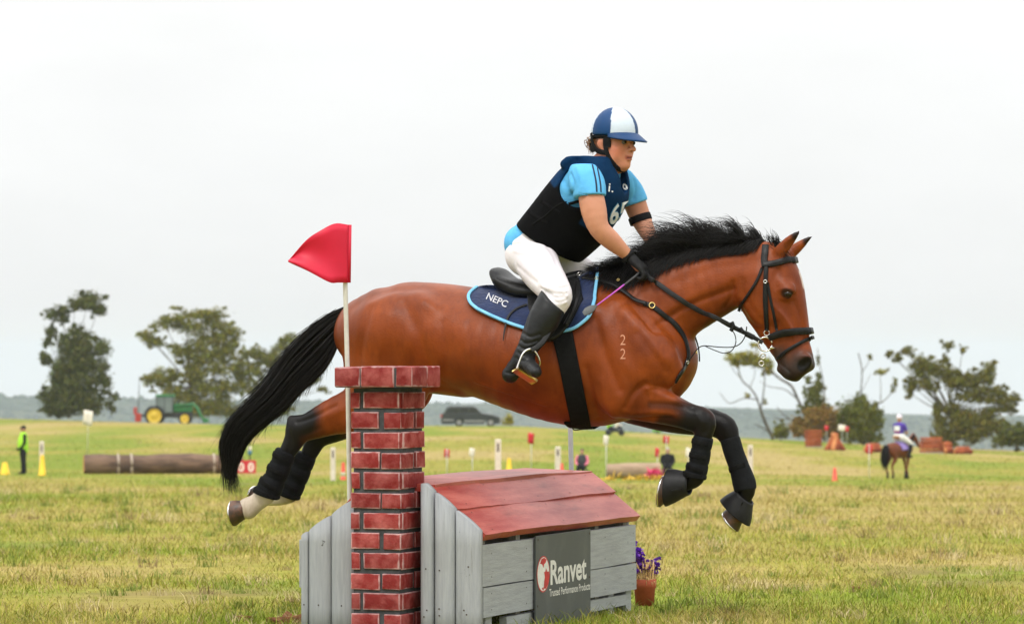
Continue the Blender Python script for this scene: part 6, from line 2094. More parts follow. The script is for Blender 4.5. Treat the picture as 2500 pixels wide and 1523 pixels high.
V, Q, T = lathe([(0, .006), (.006, .004), (.008, 0)], 10)
th_ = np.linspace(0, 2 * math.pi, 40)
Pc = np.array([HD_(.008 + .098 * math.cos(a), .083 * math.sin(a), .030) for a in th_])
V, Q, T = tube_np(Pc, .009, 8, cap=False)
hput('lining', V, Q, m_blackcloth, rider, parent=helm)
# harness
def hstrap(name, pts, w, th=.004):
    P = catmull(np.array([HD_(*p) for p in pts]), 6)
    N = P - (HC + hu_ * -.02); N -= np.outer(N @ hu_, hu_) * .4
    N /= np.linalg.norm(N, axis=1)[:, None]
    V, Q, T = ribbon(P, N, w, th)
    return hput(name, V, Q, m_blackcloth, rider, T, parent=helm, smooth=False)
for s in (-1, 1):
    hstrap('harness', [(.030, s * .084, .040), (.026, s * .082, .0), (.034, s * .078, -.045), (.052, s * .062, -.085), (.066, s * .036, -.113), (.070, 0, -.124)], .020)
    hstrap('harness', [(-.058, s * .080, .045), (-.045, s * .084, .0), (-.015, s * .086, -.035), (.030, s * .080, -.045)], .022)
    hstrap('harness', [(-.085, s * .045, .03), (-.075, s * .060, -.02), (-.035, s * .080, -.025)], .030)
    hstrap('harness_padding', [(.034, s * .083, .030), (.040, s * .080, .005), (.038, s * .078, -.02)], .028, .006)
# hair: bun below the helmet and wisps
n = 260
P0 = HD_(-.085, 0, .012)[None] + RNG.normal(0, 1, (n, 3)) * np.array([.018, .03, .012])
P3 = HD_(-.106, -.01, -.014)[None] + RNG.normal(0, 1, (n, 3)) * np.array([.010, .016, .015])
P1 = P0 + RNG.normal(0, .010, (n, 3)) - hf_ * .02; P2 = P3 + RNG.normal(0, .014, (n, 3)) + hu_ * .012
V, Q = strands(bez(P0, P1, P2, P3, 7), RNG.uniform(.0012, .0026, n))
hair = hput('hair', V, Q, m_blond, rider, smooth=False); hair['kind'] = 'stuff'
# collar
strap('collar', [(1460, 404), (1478, 424), (1492, 446)], 7, .004, m_shirt, rider, lift=.006, mirror=False, bvh=RB)

# ---- riding whip
whip = horse_root('riding_whip', H(1440, 768, -.36))
tag(whip, 'short purple riding whip held in the gloved hand of the rider', 'whip')
m_purp = mat('purple_braid', srgb(150, 60, 176), srgb(196, 84, 170), scale=90, rough=.5)
m_grip = mat('grey_grip', (.045, .045, .048), (.03, .03, .032), scale=60, rough=.6)
m_tip = mat('grey_leather_tip', (.10, .105, .11), (.07, .075, .08), scale=30, rough=.6)
tube_h('grip', [(1572, 652, -.135), (1556, 670, -.165), (1522, 697, -.235)], [.006, .0055, .0045], m_grip, whip, 8)
tube_h('shaft', [(1524, 695, -.232), (1490, 721, -.29), (1455, 747, -.345)], [.0042, .0036, .003], m_purp, whip, 8)
P = np.array([H(1457, 746, -.345), H(1446, 752, -.36), H(1434, 760, -.372), H(1424, 766, -.378)])
V, Q, T = ribbon(P, np.tile([.2, -1, .2], (4, 1)), np.array([.008, .030, .038, .018]), .005)
hput('flap', V, Q, m_tip, whip, T, smooth=False)
# ================================================================== background things
def leaf_cloud(cl, d, dens, size, seed, depth=1.0, droop=.25, ref=(0, 0, 0)):
    """leaf-sized faces gathered in uneven clumps; cl = (px, py, rx, ry) clumps in the photo"""
    r = np.random.default_rng(seed)
    Ps, Ss = [], []
    cl = list(cl)
    for c in list(cl):                      # stray sprays round every clump break up its outline
        ry0 = c[3] if len(c) > 3 else c[2] * .8
        for _ in range(4):
            a_ = r.uniform(0, 6.28); f_ = r.uniform(.75, 1.35)
            cl.append((c[0] + math.cos(a_) * c[2] * f_, c[1] + math.sin(a_) * ry0 * f_, c[2] * r.uniform(.18, .38), ry0 * r.uniform(.18, .38)))
    for c in cl:
        px, py, rx = c[:3]; ry = c[3] if len(c) > 3 else rx * .8
        k = d / FOC
        n = int(dens * 2.5 * (rx * ry) ** .78) + 14
        # sub-clumps
        m = max(3, int(n / 26))
        u = r.normal(size=(m, 3)); u /= np.linalg.norm(u, axis=1)[:, None]
        sub = u * (r.random((m, 1)) ** .45) * .85
        which = r.integers(0, m, n)
        q = sub[which] + r.normal(0, .24, (n, 3))
        P = np.stack([(px - 1250) * k + q[:, 0] * rx * k, d + q[:, 1] * (rx + ry) / 2 * k * depth, CAMZ + (HOR - py) * k + q[:, 2] * ry * k], -1)
        Ps.append(P); Ss.append(size * .75 * r.uniform(.55, 1.4, n))
    P = np.vstack(Ps); s = np.concatenate(Ss); n = len(P)
    a = r.normal(size=(n, 3)); a[:, 2] -= droop; a /= np.linalg.norm(a, axis=1)[:, None]
    b = np.cross(a, r.normal(size=(n, 3))); b /= np.linalg.norm(b, axis=1)[:, None]
    L_ = a * s[:, None]; Wd = b * s[:, None] * .36
    V = np.stack([P - L_ * .5, P + Wd, P + L_ * .5, P - Wd], 1).reshape(-1, 3) - np.asarray(ref)
    Q = np.arange(n * 4).reshape(n, 4)
    return V, Q, n

m_leaf_t = mat('eucalypt_leaf', (1, 1, 1), (.8, .85, .75), scale=.6, rough=.6, spec=.25, attr='tone')
m_bark = mat('pale_bark', (.15, .125, .10), (.07, .058, .048), scale=1.2, rough=.9, spec=.1)
def tree(name, label, cat, base, d, cl, limbs, tone, dens=2.0, size=.26, seed=1, group=None, depth=1.0):
    b = np.array([(base - 1250) / FOC * d, d, 0.0]); b[2] = gz(b[0], b[1]) - .05
    root = empty(name, b)
    tag(root, label, cat, group)
    V, Q, n = leaf_cloud(cl, d, dens, size, seed, depth, ref=b)
    r = np.random.default_rng(seed + 100)
    me = mesh_np('crown', V, Q, False)
    t = np.array(tone)[None] * np.array([2.35, 2.2, .75]) * r.uniform(.55, 1.5, (n, 1)) * (1 + r.normal(0, .10, (n, 3)))
    color_attr(me, 'tone', np.repeat(t.clip(.004, .8), 4, 0))
    cr = put('crown', me, m_leaf_t, root); cr['kind'] = 'stuff'
    parts = []
    for lm in limbs:
        w0, w1, pts = lm
        r2 = np.random.default_rng(int(w0 * 100) + len(pts) * 7 + seed)
        dy = np.r_[0, np.cumsum(r2.normal(0, .25, len(pts) - 1))]
        P = catmull(np.array([W(p[0], p[1], d) for p in pts]) + np.stack([0 * dy, dy, 0 * dy], 1) - b, 5)
        R = np.linspace(w0, w1, len(P)) * d / FOC * .5
        parts.append(tube_np(P, R, 7))
    V, Q, T = join_np(parts)
    put('trunk', mesh_np('trunk', V, Q, True, T), m_bark, root)
    return root
TG = 'trees along the edge of the field'
def auto_limbs(base, by, cl, w=9, seed=0, top=None):
    """trunk and boughs reaching into every clump"""
    r = random.Random(seed)
    cs = sorted(cl, key=lambda c: c[1])
    tx = sum(c[0] for c in cl) / len(cl)
    tops = cs[0]
    fork = (base * .75 + tx * .25, by - (by - cs[0][1]) * .30)
    L_ = [(w, w * .6, [(base, by), (base * .9 + fork[0] * .1, (by + fork[1]) / 2), fork])]
    for c in cl:
        mx, my = (fork[0] * .55 + c[0] * .45) + r.uniform(-6, 6), (fork[1] * .5 + c[1] * .5) + r.uniform(2, 10)
        if c[1] < fork[1] + 20:
            L_.append((w * .42, .8, [fork, (mx, my), (c[0], c[1] + c[2] * .2)]))
        else:
            L_.append((w * .3, .8, [(base, (by + c[1]) / 2), ((base + c[0]) / 2, c[1] + 6), (c[0], c[1])]))
    return L_
c1 = [(216, 733, 38, 24), (239, 756, 22, 18), (182, 745, 22, 16), (152, 756, 20, 14), (125, 767, 18, 14), (152, 779, 16, 10), (125, 809, 14, 18), (118, 834, 12, 14), (110, 874, 14, 16),
      (190, 822, 30, 24), (167, 845, 30, 26), (205, 847, 30, 26), (247, 851, 28, 22), (182, 881, 45, 34), (228, 893, 36, 30), (152, 908, 32, 30), (197, 923, 50, 36), (251, 931, 24, 26),
      (144, 946, 34, 30), (175, 969, 52, 34), (129, 980, 28, 24), (213, 969, 38, 30), (228, 995, 28, 18), (165, 997, 54, 18), (283, 969, 7, 8), (266, 986, 7, 7), (130, 1004, 24, 10)]
tree('gum_tree', 'tall narrow dark gum tree standing alone above the brown log', 'tree', 168, 322, c1, auto_limbs(168, 1020, c1, 10, 1), (.040, .046, .026), 2.3, .30, 11, TG)
c2 = [(505, 765, 42, 16), (456, 773, 42, 18), (403, 788, 36, 18), (361, 820, 24, 20), (382, 836, 22, 14), (475, 803, 48, 22), (524, 790, 36, 20), (562, 809, 26, 18), (572, 834, 20, 20), (532, 832, 34, 24),
      (486, 840, 38, 22), (437, 858, 30, 20), (475, 881, 34, 22), (513, 870, 34, 20), (551, 862, 28, 20), (585, 893, 34, 24), (532, 904, 38, 22), (475, 915, 32, 22), (391, 923, 32, 24), (425, 915, 24, 18), (365, 925, 18, 16),
      (418, 953, 32, 22), (456, 969, 34, 22), (501, 946, 36, 24), (539, 948, 30, 22), (570, 940, 30, 24), (594, 923, 20, 20), (532, 984, 40, 26), (494, 997, 40, 24), (450, 1003, 40, 18), (560, 1000, 34, 20)]
tree('gum_tree', 'broad spreading gum tree with yellow-green top behind the tractor', 'tree', 462, 350, c2, auto_limbs(462, 1026, c2, 14, 2), (.078, .078, .022), 1.9, .30, 12, TG)
c3 = [(600, 862, 18, 14), (627, 866, 24, 18), (646, 880, 24, 18), (668, 872, 26, 20), (691, 849, 24, 20), (702, 828, 18, 12), (676, 910, 28, 22), (623, 908, 24, 20), (623, 953, 26, 20), (646, 940, 28, 22), (722, 835, 22, 20),
      (742, 872, 26, 22), (768, 925, 18, 12), (792, 950, 16, 9), (690, 960, 26, 18), (640, 990, 34, 20), (690, 1000, 30, 16)]
tree('gum_tree', 'smaller olive gum tree partly behind the black tail', 'tree', 655, 348, c3, auto_limbs(655, 1026, c3, 9, 3), (.070, .072, .024), 1.9, .29, 13, TG)
# right-hand group
c4 = [(1797, 874, 25, 13), (1822, 872, 28, 15), (1847, 883, 26, 13), (1869, 890, 20, 14), (1841, 843, 9, 8), (1875, 907, 14, 9), (1824, 965, 6, 7), (1866, 980, 5, 6), (1800, 886, 20, 8)]
l4 = [(9, 6, [(1888, 1072), (1868, 1030), (1856, 998)]), (5, 3, [(1856, 998), (1846, 968), (1831, 946), (1810, 925), (1798, 880)]), (4, 2, [(1857, 1000), (1863, 960), (1866, 915), (1850, 885)]),
      (3, 1, [(1848, 975), (1815, 972), (1781, 984), (1760, 962), (1756, 956)]), (4, 2, [(1886, 1060), (1862, 1044), (1842, 1035)]), (2, .8, [(1831, 946), (1845, 905), (1824, 875)]), (2, .7, [(1810, 925), (1790, 900), (1785, 880)])]
tree('gum_tree', 'thin leaning gum tree with one flat olive crown below the horse chin', 'tree', 1888, 262, c4, l4, (.115, .108, .032), 2.4, .20, 14, TG)
c5 = [(1988, 953, 20, 16), (1982, 974, 22, 14), (2001, 942, 16, 14), (1972, 996, 20, 14), (2000, 980, 18, 18), (1969, 927, 9, 9), (1999, 920, 8, 9), (1997, 880, 5, 9), (2003, 1002, 18, 16), (1984, 1020, 24, 20)]
l5 = [(8, 5, [(1978, 1078), (1974, 1024), (1950, 980), (1932, 943), (1905, 925), (1880, 905)]), (4, 1.5, [(1978, 1050), (2008, 985), (2010, 945), (2000, 890), (1994, 850)]), (3, 1, [(1945, 972), (1915, 950), (1880, 944), (1855, 930)]),
      (4, 1.5, [(1972, 1060), (1940, 1030), (1912, 1010), (1898, 992)]), (2.5, 1, [(1925, 1022), (1900, 1022), (1888, 1012)]), (2.5, 1, [(1955, 1040), (1920, 1036), (1896, 1018)])]
tree('gum_tree', 'slender forked tree with bare dark limbs beneath the horse muzzle', 'tree', 1978, 260, c5, l5, (.060, .066, .026), 2.6, .20, 15, TG)
c6 = [(2000, 1015, 40, 24), (2032, 1024, 42, 30), (1969, 1048, 42, 22), (1950, 1040, 22, 18), (2040, 1050, 36, 24), (1995, 1058, 40, 20)]
tree('shrub', 'wide rust-brown shrub beside the orange block fence', 'shrub', 2000, 257, c6, auto_limbs(2000, 1086, c6, 5, 6), (.105, .065, .034), 2.4, .20, 16, TG)
c7 = [(2094, 1018, 42, 34), (2076, 999, 32, 26), (2104, 978, 18, 18), (2126, 1005, 26, 24), (2140, 1027, 20, 22), (2110, 1048, 42, 28), (2132, 1071, 26, 16), (2080, 1060, 30, 24)]
tree('shrub', 'dense rounded green shrub standing between the two orange log piles', 'shrub', 2108, 256, c7, auto_limbs(2108, 1088, c7, 6, 7), (.056, .062, .016), 2.6, .20, 17, TG)
c8 = [(2151, 906, 15, 9), (2124, 872, 6, 6), (2185, 933, 8, 10), (2180, 952, 5, 8)]
l8 = [(4, 2.5, [(2112, 1080), (2104, 1000), (2101, 965), (2104, 905), (2094, 862)]), (2, .8, [(2103, 910), (2118, 888), (2126, 870)]), (3.5, 1.5, [(2116, 1050), (2132, 996), (2157, 980), (2179, 955), (2186, 928)]), (2.5, 1, [(2150, 983), (2151, 950), (2152, 912)]), (1.6, .6, [(2102, 960), (2118, 930), (2128, 912)])]
tree('gum_tree', 'nearly leafless grey tree rising behind the rounded green shrub', 'tree', 2112, 262, c8, l8, (.10, .10, .04), 2.6, .17, 18, TG)
c9 = [(2173, 861, 9, 9), (2192, 874, 12, 10), (2217, 857, 18, 12), (2251, 886, 28, 20), (2242, 905, 24, 20), (2276, 896, 30, 24), (2301, 911, 30, 24), (2323, 930, 30, 24), (2311, 843, 16, 13), (2311, 872, 9, 7), (2351, 852, 10, 8),
      (2229, 937, 20, 18), (2220, 957, 12, 16), (2264, 937, 24, 20), (2345, 933, 32, 22), (2373, 930, 28, 22), (2401, 921, 26, 20), (2417, 903, 20, 18), (2423, 888, 10, 10), (2401, 955, 36, 18), (2439, 955, 20, 16), (2370, 968, 34, 16),
      (2417, 974, 40, 16), (2451, 980, 26, 16), (2478, 974, 18, 12), (2464, 999, 20, 14), (2417, 1005, 28, 18), (2376, 1018, 36, 26), (2345, 1037, 36, 28), (2392, 1049, 42, 26), (2425, 1037, 28, 24), (2298, 1037, 22, 30), (2289, 1005, 14, 26), (2323, 1000, 20, 22), (2361, 1068, 40, 20), (2310, 1070, 24, 18)]
l9 = auto_limbs(2322, 1092, c9, 13, 9) + [(6, 3, [(2316, 1090), (2300, 1040), (2288, 980), (2270, 930)]), (5, 2, [(2330, 1088), (2336, 1000), (2360, 950)])]
tree('gum_tree', 'large rambling gum tree with many boughs at the edge of the field', 'tree', 2322, 259, c9, l9, (.066, .064, .026), 2.1, .22, 19, TG)
c10 = [(2470, 1053, 34, 24), (2497, 1060, 32, 24), (2483, 1078, 28, 16), (2440, 1075, 22, 16), (2530, 1060, 34, 26)]
tree('shrub', 'low dark green shrub at the foot of the large rambling gum', 'shrub', 2480, 255, c10, auto_limbs(2480, 1098, c10, 5, 10), (.044, .050, .018), 2.3, .22, 20, TG)
c11 = [(1906, 1048, 17, 18), (1898, 1058, 12, 10), (1915, 1060, 12, 10)]
tree('shrub', 'small olive bush under the thin leaning gum tree', 'shrub', 1906, 258, c11, auto_limbs(1906, 1076, c11, 3, 11), (.070, .070, .022), 2.8, .18, 21, TG)
c12 = [(1237, 1024, 14, 14), (1246, 1030, 10, 8)]
tree('shrub', 'small yellow-green bush just in front of the grey wagon', 'shrub', 1238, 300, c12, auto_limbs(1238, 1042, c12, 3, 12), (.14, .13, .03), 2.8, .18, 22, TG)
c13 = [(1608, 1050, 9, 6), (1600, 1053, 5, 4)]
tree('shrub', 'tiny bright green bush showing beneath the raised forelegs', 'shrub', 1607, 275, c13, auto_limbs(1607, 1060, c13, 2, 13), (.10, .24, .05), 3.0, .16, 23, TG)
c14 = [(266, 984, 12, 9), (283, 970, 9, 9), (276, 998, 10, 8)]
tree('shrub', 'wispy small bush right beside the tall narrow gum tree', 'shrub', 272, 326, c14, auto_limbs(272, 1016, c14, 2, 14), (.05, .055, .03), 1.6, .24, 24, TG)

# ------------------------------------------------------------------ course furniture
m_wpost = mat('white_post_paint', srgb(224, 210, 198), srgb(206, 192, 180), scale=6, rough=.7)
m_slot = mat('brown_slot', (.09, .06, .05), (.07, .05, .04), scale=6, rough=.9)
m_yel = mat('yellow_plastic', srgb(240, 196, 14), srgb(228, 180, 10), scale=8, rough=.5)
m_ora = mat('orange_plastic', srgb(226, 84, 58), srgb(210, 70, 48), scale=8, rough=.5)
m_rfl = mat('small_red_flag', srgb(206, 34, 44), srgb(190, 28, 38), scale=8, rough=.6)
m_wfl = mat('small_white_flag', srgb(236, 226, 212), srgb(222, 212, 198), scale=8, rough=.6)
def post(px, y0, y1, label, w=13, slot=True):
    p = ground_at(px, y1); k = p[1] / FOC
    h = (y1 - y0) * k; hw = w * k / 2
    root = empty('marker_post', p); tag(root, label, 'post', 'white slotted posts round the course')
    put('post', box_mesh('post', (-hw, -hw * .7, -.05), (hw, hw * .7, h), hw * .35), m_wpost, root)
    if slot:
        put('slot', box_mesh('slot', (-hw * .3, -hw * .7 - .006, h * .70), (hw * .3, -hw * .7 + .004, h * .90)), m_slot, root)
    return root
post(1216, 1072, 1172, 'tall white post beside the yellow cone beneath the horse belly', 15)
post(1362, 1090, 1163, 'white post with an orange cone at its foot behind the box roof', 14)
post(813, 1092, 1173, 'white post standing alone left of the brick pillar', 12)
post(1832, 1086, 1172, 'white post half behind the leading foreleg', 12)
post(102, 1077, 1159, 'white post next to the yellow cone by the steward', 11)
def cone(px, y0, y1, w, m, label, band=None, group='plastic cones round the course'):
    p = ground_at(px, y1); k = p[1] / FOC; h = (y1 - y0) * k; r = w * k / 2
    root = empty('traffic_cone', p); tag(root, label, 'cone', group)
    V, Q, _ = lathe([(0, -.01), (r, -.01), (r * 1.0, .02), (r * .86, .03), (r * .45, h * .96), (r * .35, h), (0, h)], 16)
    put('cone', mesh_np('cone', V, Q), m, root)
    if band:
        V, Q, _ = lathe([(r * .78, h * .22), (r * .79, h * .22), (r * .585, h * .66), (r * .57, h * .66)], 16)
        put('band', mesh_np('band', V, Q), band, root)
    V, Q, _ = lathe([(0, -.012), (r * 1.18, -.012), (r * 1.15, .012), (0, .014)], 4)
    put('base', mesh_np('base', V, Q, False), m, root)
    return root
cone(1243, 1118, 1166, 19, m_yel, 'yellow cone just beyond the roof of the box jump')
cone(103, 1110, 1160, 20, m_yel, 'yellow cone in front of the post by the steward')
cone(12, 1128, 1158, 26, m_yel, 'yellow cone at the far edge of the field behind the steward')
cone(838, 1128, 1172, 16, m_ora, 'orange cone with white band against the brick pillar', m_wfl)
cone(1372, 1130, 1165, 14, m_ora, 'orange cone at the foot of the slotted post', m_wfl)
cone(2038, 1141, 1174, 15, m_ora, 'orange and white cone out in the grass near the second horse', m_wfl)
def small_flag(px, y0, y1, fw, fh, base, m, label, lean=0, fx=0):
    p = ground_at(px, base); k = p[1] / FOC
    root = empty('course_flag', p); tag(root, label, 'flag', 'small flags marking the course')
    h = (base - y0) * k
    tube_obj('stick', [(0, 0, -.05), (lean * k * .5, 0, h * .5), (lean * k, 0, h)], .018, m_pole, root, 6)
    w = fw * k; hh = fh * k
    n = 6; G = np.zeros((n, 4, 3))
    for i in range(n):
        for j in range(4):
            s = i / (n - 1); f = j / 3
            G[i, j] = (lean * k + fx * k - w * .5 + w * s + (-.12 * w * f), .05 * math.sin(s * 5 + px), h - hh * f - .12 * hh * s)
    i = np.arange(n - 1)[:, None] * 4; j = np.arange(3)[None]
    Q = np.stack([i + j, i + j + 1, i + 5 + j, i + 4 + j], -1).reshape(-1, 4)
    o = put('flag', mesh_np('flag', G.reshape(-1, 3), Q), m, root)
    o.modifiers.new('thickness', 'SOLIDIFY').thickness = .02
    return root
small_flag(1091, 1095, 0, 12, 20, 1166, m_rfl, 'faded red flag left of the white one under the horse belly')
small_flag(1153, 1093, 0, 13, 20, 1168, m_wfl, 'white flag on a thin stick next to the tall slotted post')
small_flag(1297, 1055, 0, 15, 26, 1160, m_rfl, 'red flag standing tallest below the girth of the horse')
small_flag(1480, 1062, 0, 12, 22, 1170, m_wfl, 'white flag at the near end of the pale log')
small_flag(1627, 1063, 0, 13, 18, 1158, m_rfl, 'red flag above the seated figure in black')
small_flag(1605, 1092, 0, 10, 22, 1168, m_rfl, 'red flag at the far end of the pale log')
small_flag(1681, 1092, 0, 12, 24, 1166, m_wfl, 'white flag peeping out beside the banded boot')
small_flag(213, 1000, 0, 22, 36, 1112, m_wfl, 'tall white flag at the sawn end of the brown log', lean=3)
small_flag(2018, 1038, 0, 9, 12, 1092, m_rfl, 'red flag between the orange block and the log heap')
small_flag(2068, 1040, 0, 9, 12, 1092, m_rfl, 'red flag right beside the white flag on the log heap')
small_flag(2056, 1036, 0, 17, 15, 1092, m_wfl, 'white flag above the orange log heap')
small_flag(2122, 1084, 0, 13, 22, 1168, m_rfl, 'red flag on a pale stick behind the second horse')

# logs
m_log = mat('brown_bark_log', (.21, .135, .095), (.085, .058, .046), scale=1.1, rough=.9, bump=.5, bscale=6, stretch=(1, 4, 4), spec=.1)
m_logp = mat('pale_stripped_log', (.40, .29, .20), (.28, .19, .13), scale=1.6, rough=.85, bump=.4, bscale=6, stretch=(1, 4, 4), spec=.1)
m_cut = mat('sawn_orange_wood', srgb(206, 140, 84), srgb(178, 110, 64), scale=5, rough=.85)
m_rust = mat('weathered_orange_timber', srgb(166, 90, 56), srgb(118, 60, 40), scale=1.5, rough=.9, bump=.4, bscale=5, spec=.1)
m_band = mat('pale_rope_band', srgb(176, 160, 146), srgb(160, 144, 130), scale=6, rough=.8)
def log(name, x0, x1, yt, yb, label, m, bands=(), dyaw=0.0):
    p = ground_at((x0 + x1) / 2, yb); k = p[1] / FOC
    r = (yb - yt) * k / 2; L_ = (x1 - x0) * k
    root = empty(name, p + np.array([0, 0, 0]), dyaw); tag(root, label, 'log', 'log fences on the course')
    n = 26
    xs = np.linspace(-L_ / 2, L_ / 2, n)
    P = np.stack([xs, .04 * np.sin(xs * 1.2), r * .94 + .03 * r * np.sin(xs * 1.7 + 1)], -1)
    R = r * (1 + .05 * np.sin(xs * 2.1) + .03 * np.sin(xs * 5.3 + 2))
    V, Q, T = tube_np(P, R, 20, lat=(0, 1, 0), R2=R, cap=False)
    put('bark', mesh_np('bark', V, Q, True), m, root)
    for e_, s in ((0, -1), (n - 1, 1)):
        th = np.arange(20) * 2 * math.pi / 20
        c = P[e_] + np.array([s * .005, 0, 0])
        V = np.vstack([np.stack([np.full(20, c[0]), c[1] + R[e_] * 1.0 * np.cos(th), c[2] + R[e_] * 1.0 * np.sin(th)], -1), [c]])
        put('sawn_end', mesh_np('sawn_end', V, None, False, np.array([(20, j, (j + 1) % 20) for j in range(20)])), m_cut, root)
    for bx in bands:
        x = ((bx - (x0 + x1) / 2)) * k
        i_ = np.argmin(abs(xs - x))
        th = np.linspace(0, 2 * math.pi, 25)
        Pb = np.stack([np.full(25, x), P[i_, 1] + R[i_] * 1.01 * np.cos(th), P[i_, 2] + R[i_] * 1.01 * np.sin(th)], -1)
        V, Q, T = tube_np(Pb, .05, 6, cap=False)
        put('rope_band', mesh_np('rope_band', V, Q), m_band, root)
    return root
log('log_fence', 206, 592, 1107, 1156, 'long brown log with rope bands lying behind the black tail', m_log, (288, 320, 522), rad(11))
log('log_fence', 1480, 1612, 1129, 1168, 'pale stripped log lying behind the near front hoof', m_logp)
p = ground_at(1570, 1172)
fl_ = []
rr_ = np.random.default_rng(8)
for q in range(45):
    c = np.array([rr_.uniform(-1.1, 1.1), rr_.uniform(-.2, .1), rr_.uniform(.0, .10)])
    for j in range(4):
        d_ = rr_.normal(0, .05, 3); s_ = np.cross(d_, rr_.normal(0, 1, 3)); s_ = s_ / (np.linalg.norm(s_) + 1e-9) * .03
        fl_.append((np.array([c, c + d_ + s_, c + d_ * 2, c + d_ - s_]), np.array([[0, 1, 2, 3]]), None))
V, Q, T = join_np(fl_)
o = put('flower_bed', mesh_np('flower_bed', V, Q, False), mat('yellow_petal', srgb(222, 180, 60), srgb(200, 160, 50), scale=8, rough=.7), loc=p)
tag(o, 'row of yellow flowers along the foot of the pale log', 'flowers', kind='stuff')
p = ground_at(1598, 1170)
fl_ = []
for q in range(30):
    c = np.array([rr_.normal(0, .09), rr_.normal(0, .08), .12 + abs(rr_.normal(0, .07))])
    for j in range(5):
        d_ = rr_.normal(0, .05, 3); s_ = np.cross(d_, rr_.normal(0, 1, 3)); s_ = s_ / (np.linalg.norm(s_) + 1e-9) * .035
        fl_.append((np.array([c, c + d_ + s_, c + d_ * 2, c + d_ - s_]), np.array([[0, 1, 2, 3]]), None))
V, Q, T = join_np(fl_)
pk = empty('flower_tub', p); tag(pk, 'tub of bright pink flowers at the end of the pale log', 'flower tub')
put('petals', mesh_np('petals', V, Q, False), mat('pink_petal', srgb(224, 70, 120), srgb(200, 50, 100), scale=8, rough=.7), pk)['kind'] = 'stuff'
V, Q, _ = lathe([(0, 0), (.13, 0), (.17, .16), (.15, .16), (0, .14)], 14)
put('tub', mesh_np('tub', V, Q), m_terra, pk)

# number boards
m_board = mat('red_number_board', srgb(196, 40, 52), srgb(180, 32, 44), scale=6, rough=.6)
for px, lab, dig in ((589, 'red number board with white panel nearest the black tail', '8'), (613, 'red number board with white panel under the blue drum', '5')):
    p = ground_at(px, 1156); k = p[1] / FOC
    root = empty('number_board', p); tag(root, lab, 'sign', 'red number boards by the log')
    w = 12 * k; h = 33 * k
    put('panel', box_mesh('panel', (-w, -.03, .02), (w, .03, h), .01), m_board, root)
    V, P_ = text_np(dig, 1.0, .05)
    V = (V - V.min(0)) / (V.max(0) - V.min(0) + 1e-9)
    oval_n = 24; th = np.arange(oval_n) * 2 * math.pi / oval_n
    Vo = np.vstack([np.stack([w * .62 * np.cos(th), np.full(oval_n, -.034), h * .5 + h * .34 * np.sin(th)], -1), [[0, -.034, h * .5]]])
    put('white_disc', mesh_np('white_disc', Vo, None, False, np.array([(oval_n, j, (j + 1) % oval_n) for j in range(oval_n)])), m_wfl, root)
    me = bpy.data.meshes.new('digit'); me.from_pydata([(-w * .22 + v[0] * w * .44, -.038, h * .32 + v[1] * h * .36) for v in V], [], P_)
    put('digit', me, m_board, root)
    put('stake', box_mesh('stake', (-.03, .03, -.1), (.03, .08, h * .8)), m_pale, root)
p = ground_at(610, 1152); k = p[1] / FOC
root = empty('water_drum', p); tag(root, 'small blue and white drum on a stand behind the number boards', 'drum')
V, Q, _ = lathe([(0, 42 * k), (5 * k, 42 * k), (5.5 * k, 50 * k), (4 * k, 53 * k), (0, 53 * k)], 14); put('drum', mesh_np('drum', V, Q), mat('blue_plastic', srgb(84, 138, 160), srgb(70, 120, 146), scale=6, rough=.5), root)
V, Q, _ = lathe([(0, 53 * k), (4.5 * k, 53 * k), (4 * k, 62 * k), (0, 63 * k)], 14); put('lid', mesh_np('lid', V, Q), m_wfl, root)
put('stand', box_mesh('stand', (-1.5 * k, -.03, -.05), (1.5 * k, .03, 42 * k)), m_dark, root)

# orange timber fences on the right
def timber_block(px0, px1, y0, y1, label, kind):
    p = ground_at((px0 + px1) / 2, y1); k = p[1] / FOC
    w = (px1 - px0) * k; h = (y1 - y0) * k
    root = empty('timber_fence', p, rad(8)); tag(root, label, 'fence', 'orange timber fences on the far side of the field')
    if kind == 'block':
        n = 5
        for i in range(n):
            put('plank', box_mesh('plank', (-w / 2 + random.uniform(-.03, .03), -.35, .06 + h * i / n), (w / 2, .35, .03 + h * (i + 1) / n), .03, .02), m_rust, root)
        put('skid', box_mesh('skid', (-w * .6, -.40, -.05), (w * .6, -.25, .08), .01), m_pale, root)
    elif kind == 'pile':
        rr = random.Random(int(px0))
        for i in range(9):
            a = i / 9 * 2 * math.pi + rr.uniform(-.2, .2)
            foot = np.array([math.cos(a) * w * .5, math.sin(a) * w * .35, 0.0]); top = np.array([math.cos(a + 2.6) * w * .12, math.sin(a + 2.6) * .1, h * rr.uniform(.75, 1.0)])
            V, Q, T = tube_np(catmull(np.array([foot, (foot + top) / 2 + np.array([0, 0, .04]), top]), 4), h * rr.uniform(.10, .16), 10)
            put('log', mesh_np('log', V, Q, True, T), m_rust if i % 3 else m_cut, root)
    else:
        rr = random.Random(int(px0))
        for i in range(3):
            r = h * rr.uniform(.28, .40)
            yy = -.35 + .35 * i; zz = r + (r * 1.1 if i == 1 else 0)
            x0, x1 = -w / 2 * rr.uniform(.6, 1.0), w / 2 * rr.uniform(.6, 1.0)
            V, Q, T = tube_np(catmull(np.array([[x0, yy - .2, zz], [0, yy, zz + .02], [x1, yy + .25, zz]]), 4), r, 12)
            put('log', mesh_np('log', V, Q, True, T), m_rust, root)
            V, Q, T = tube_np(np.array([[x0 - .01, yy - .2, zz], [x0 - .03, yy - .21, zz]]), r * .9, 12)
            put('sawn_end', mesh_np('sawn_end', V, Q, False, T), m_cut, root)
    return root
timber_block(1967, 2004, 1050, 1092, 'square block of orange planks in front of the rust-brown shrub', 'block')
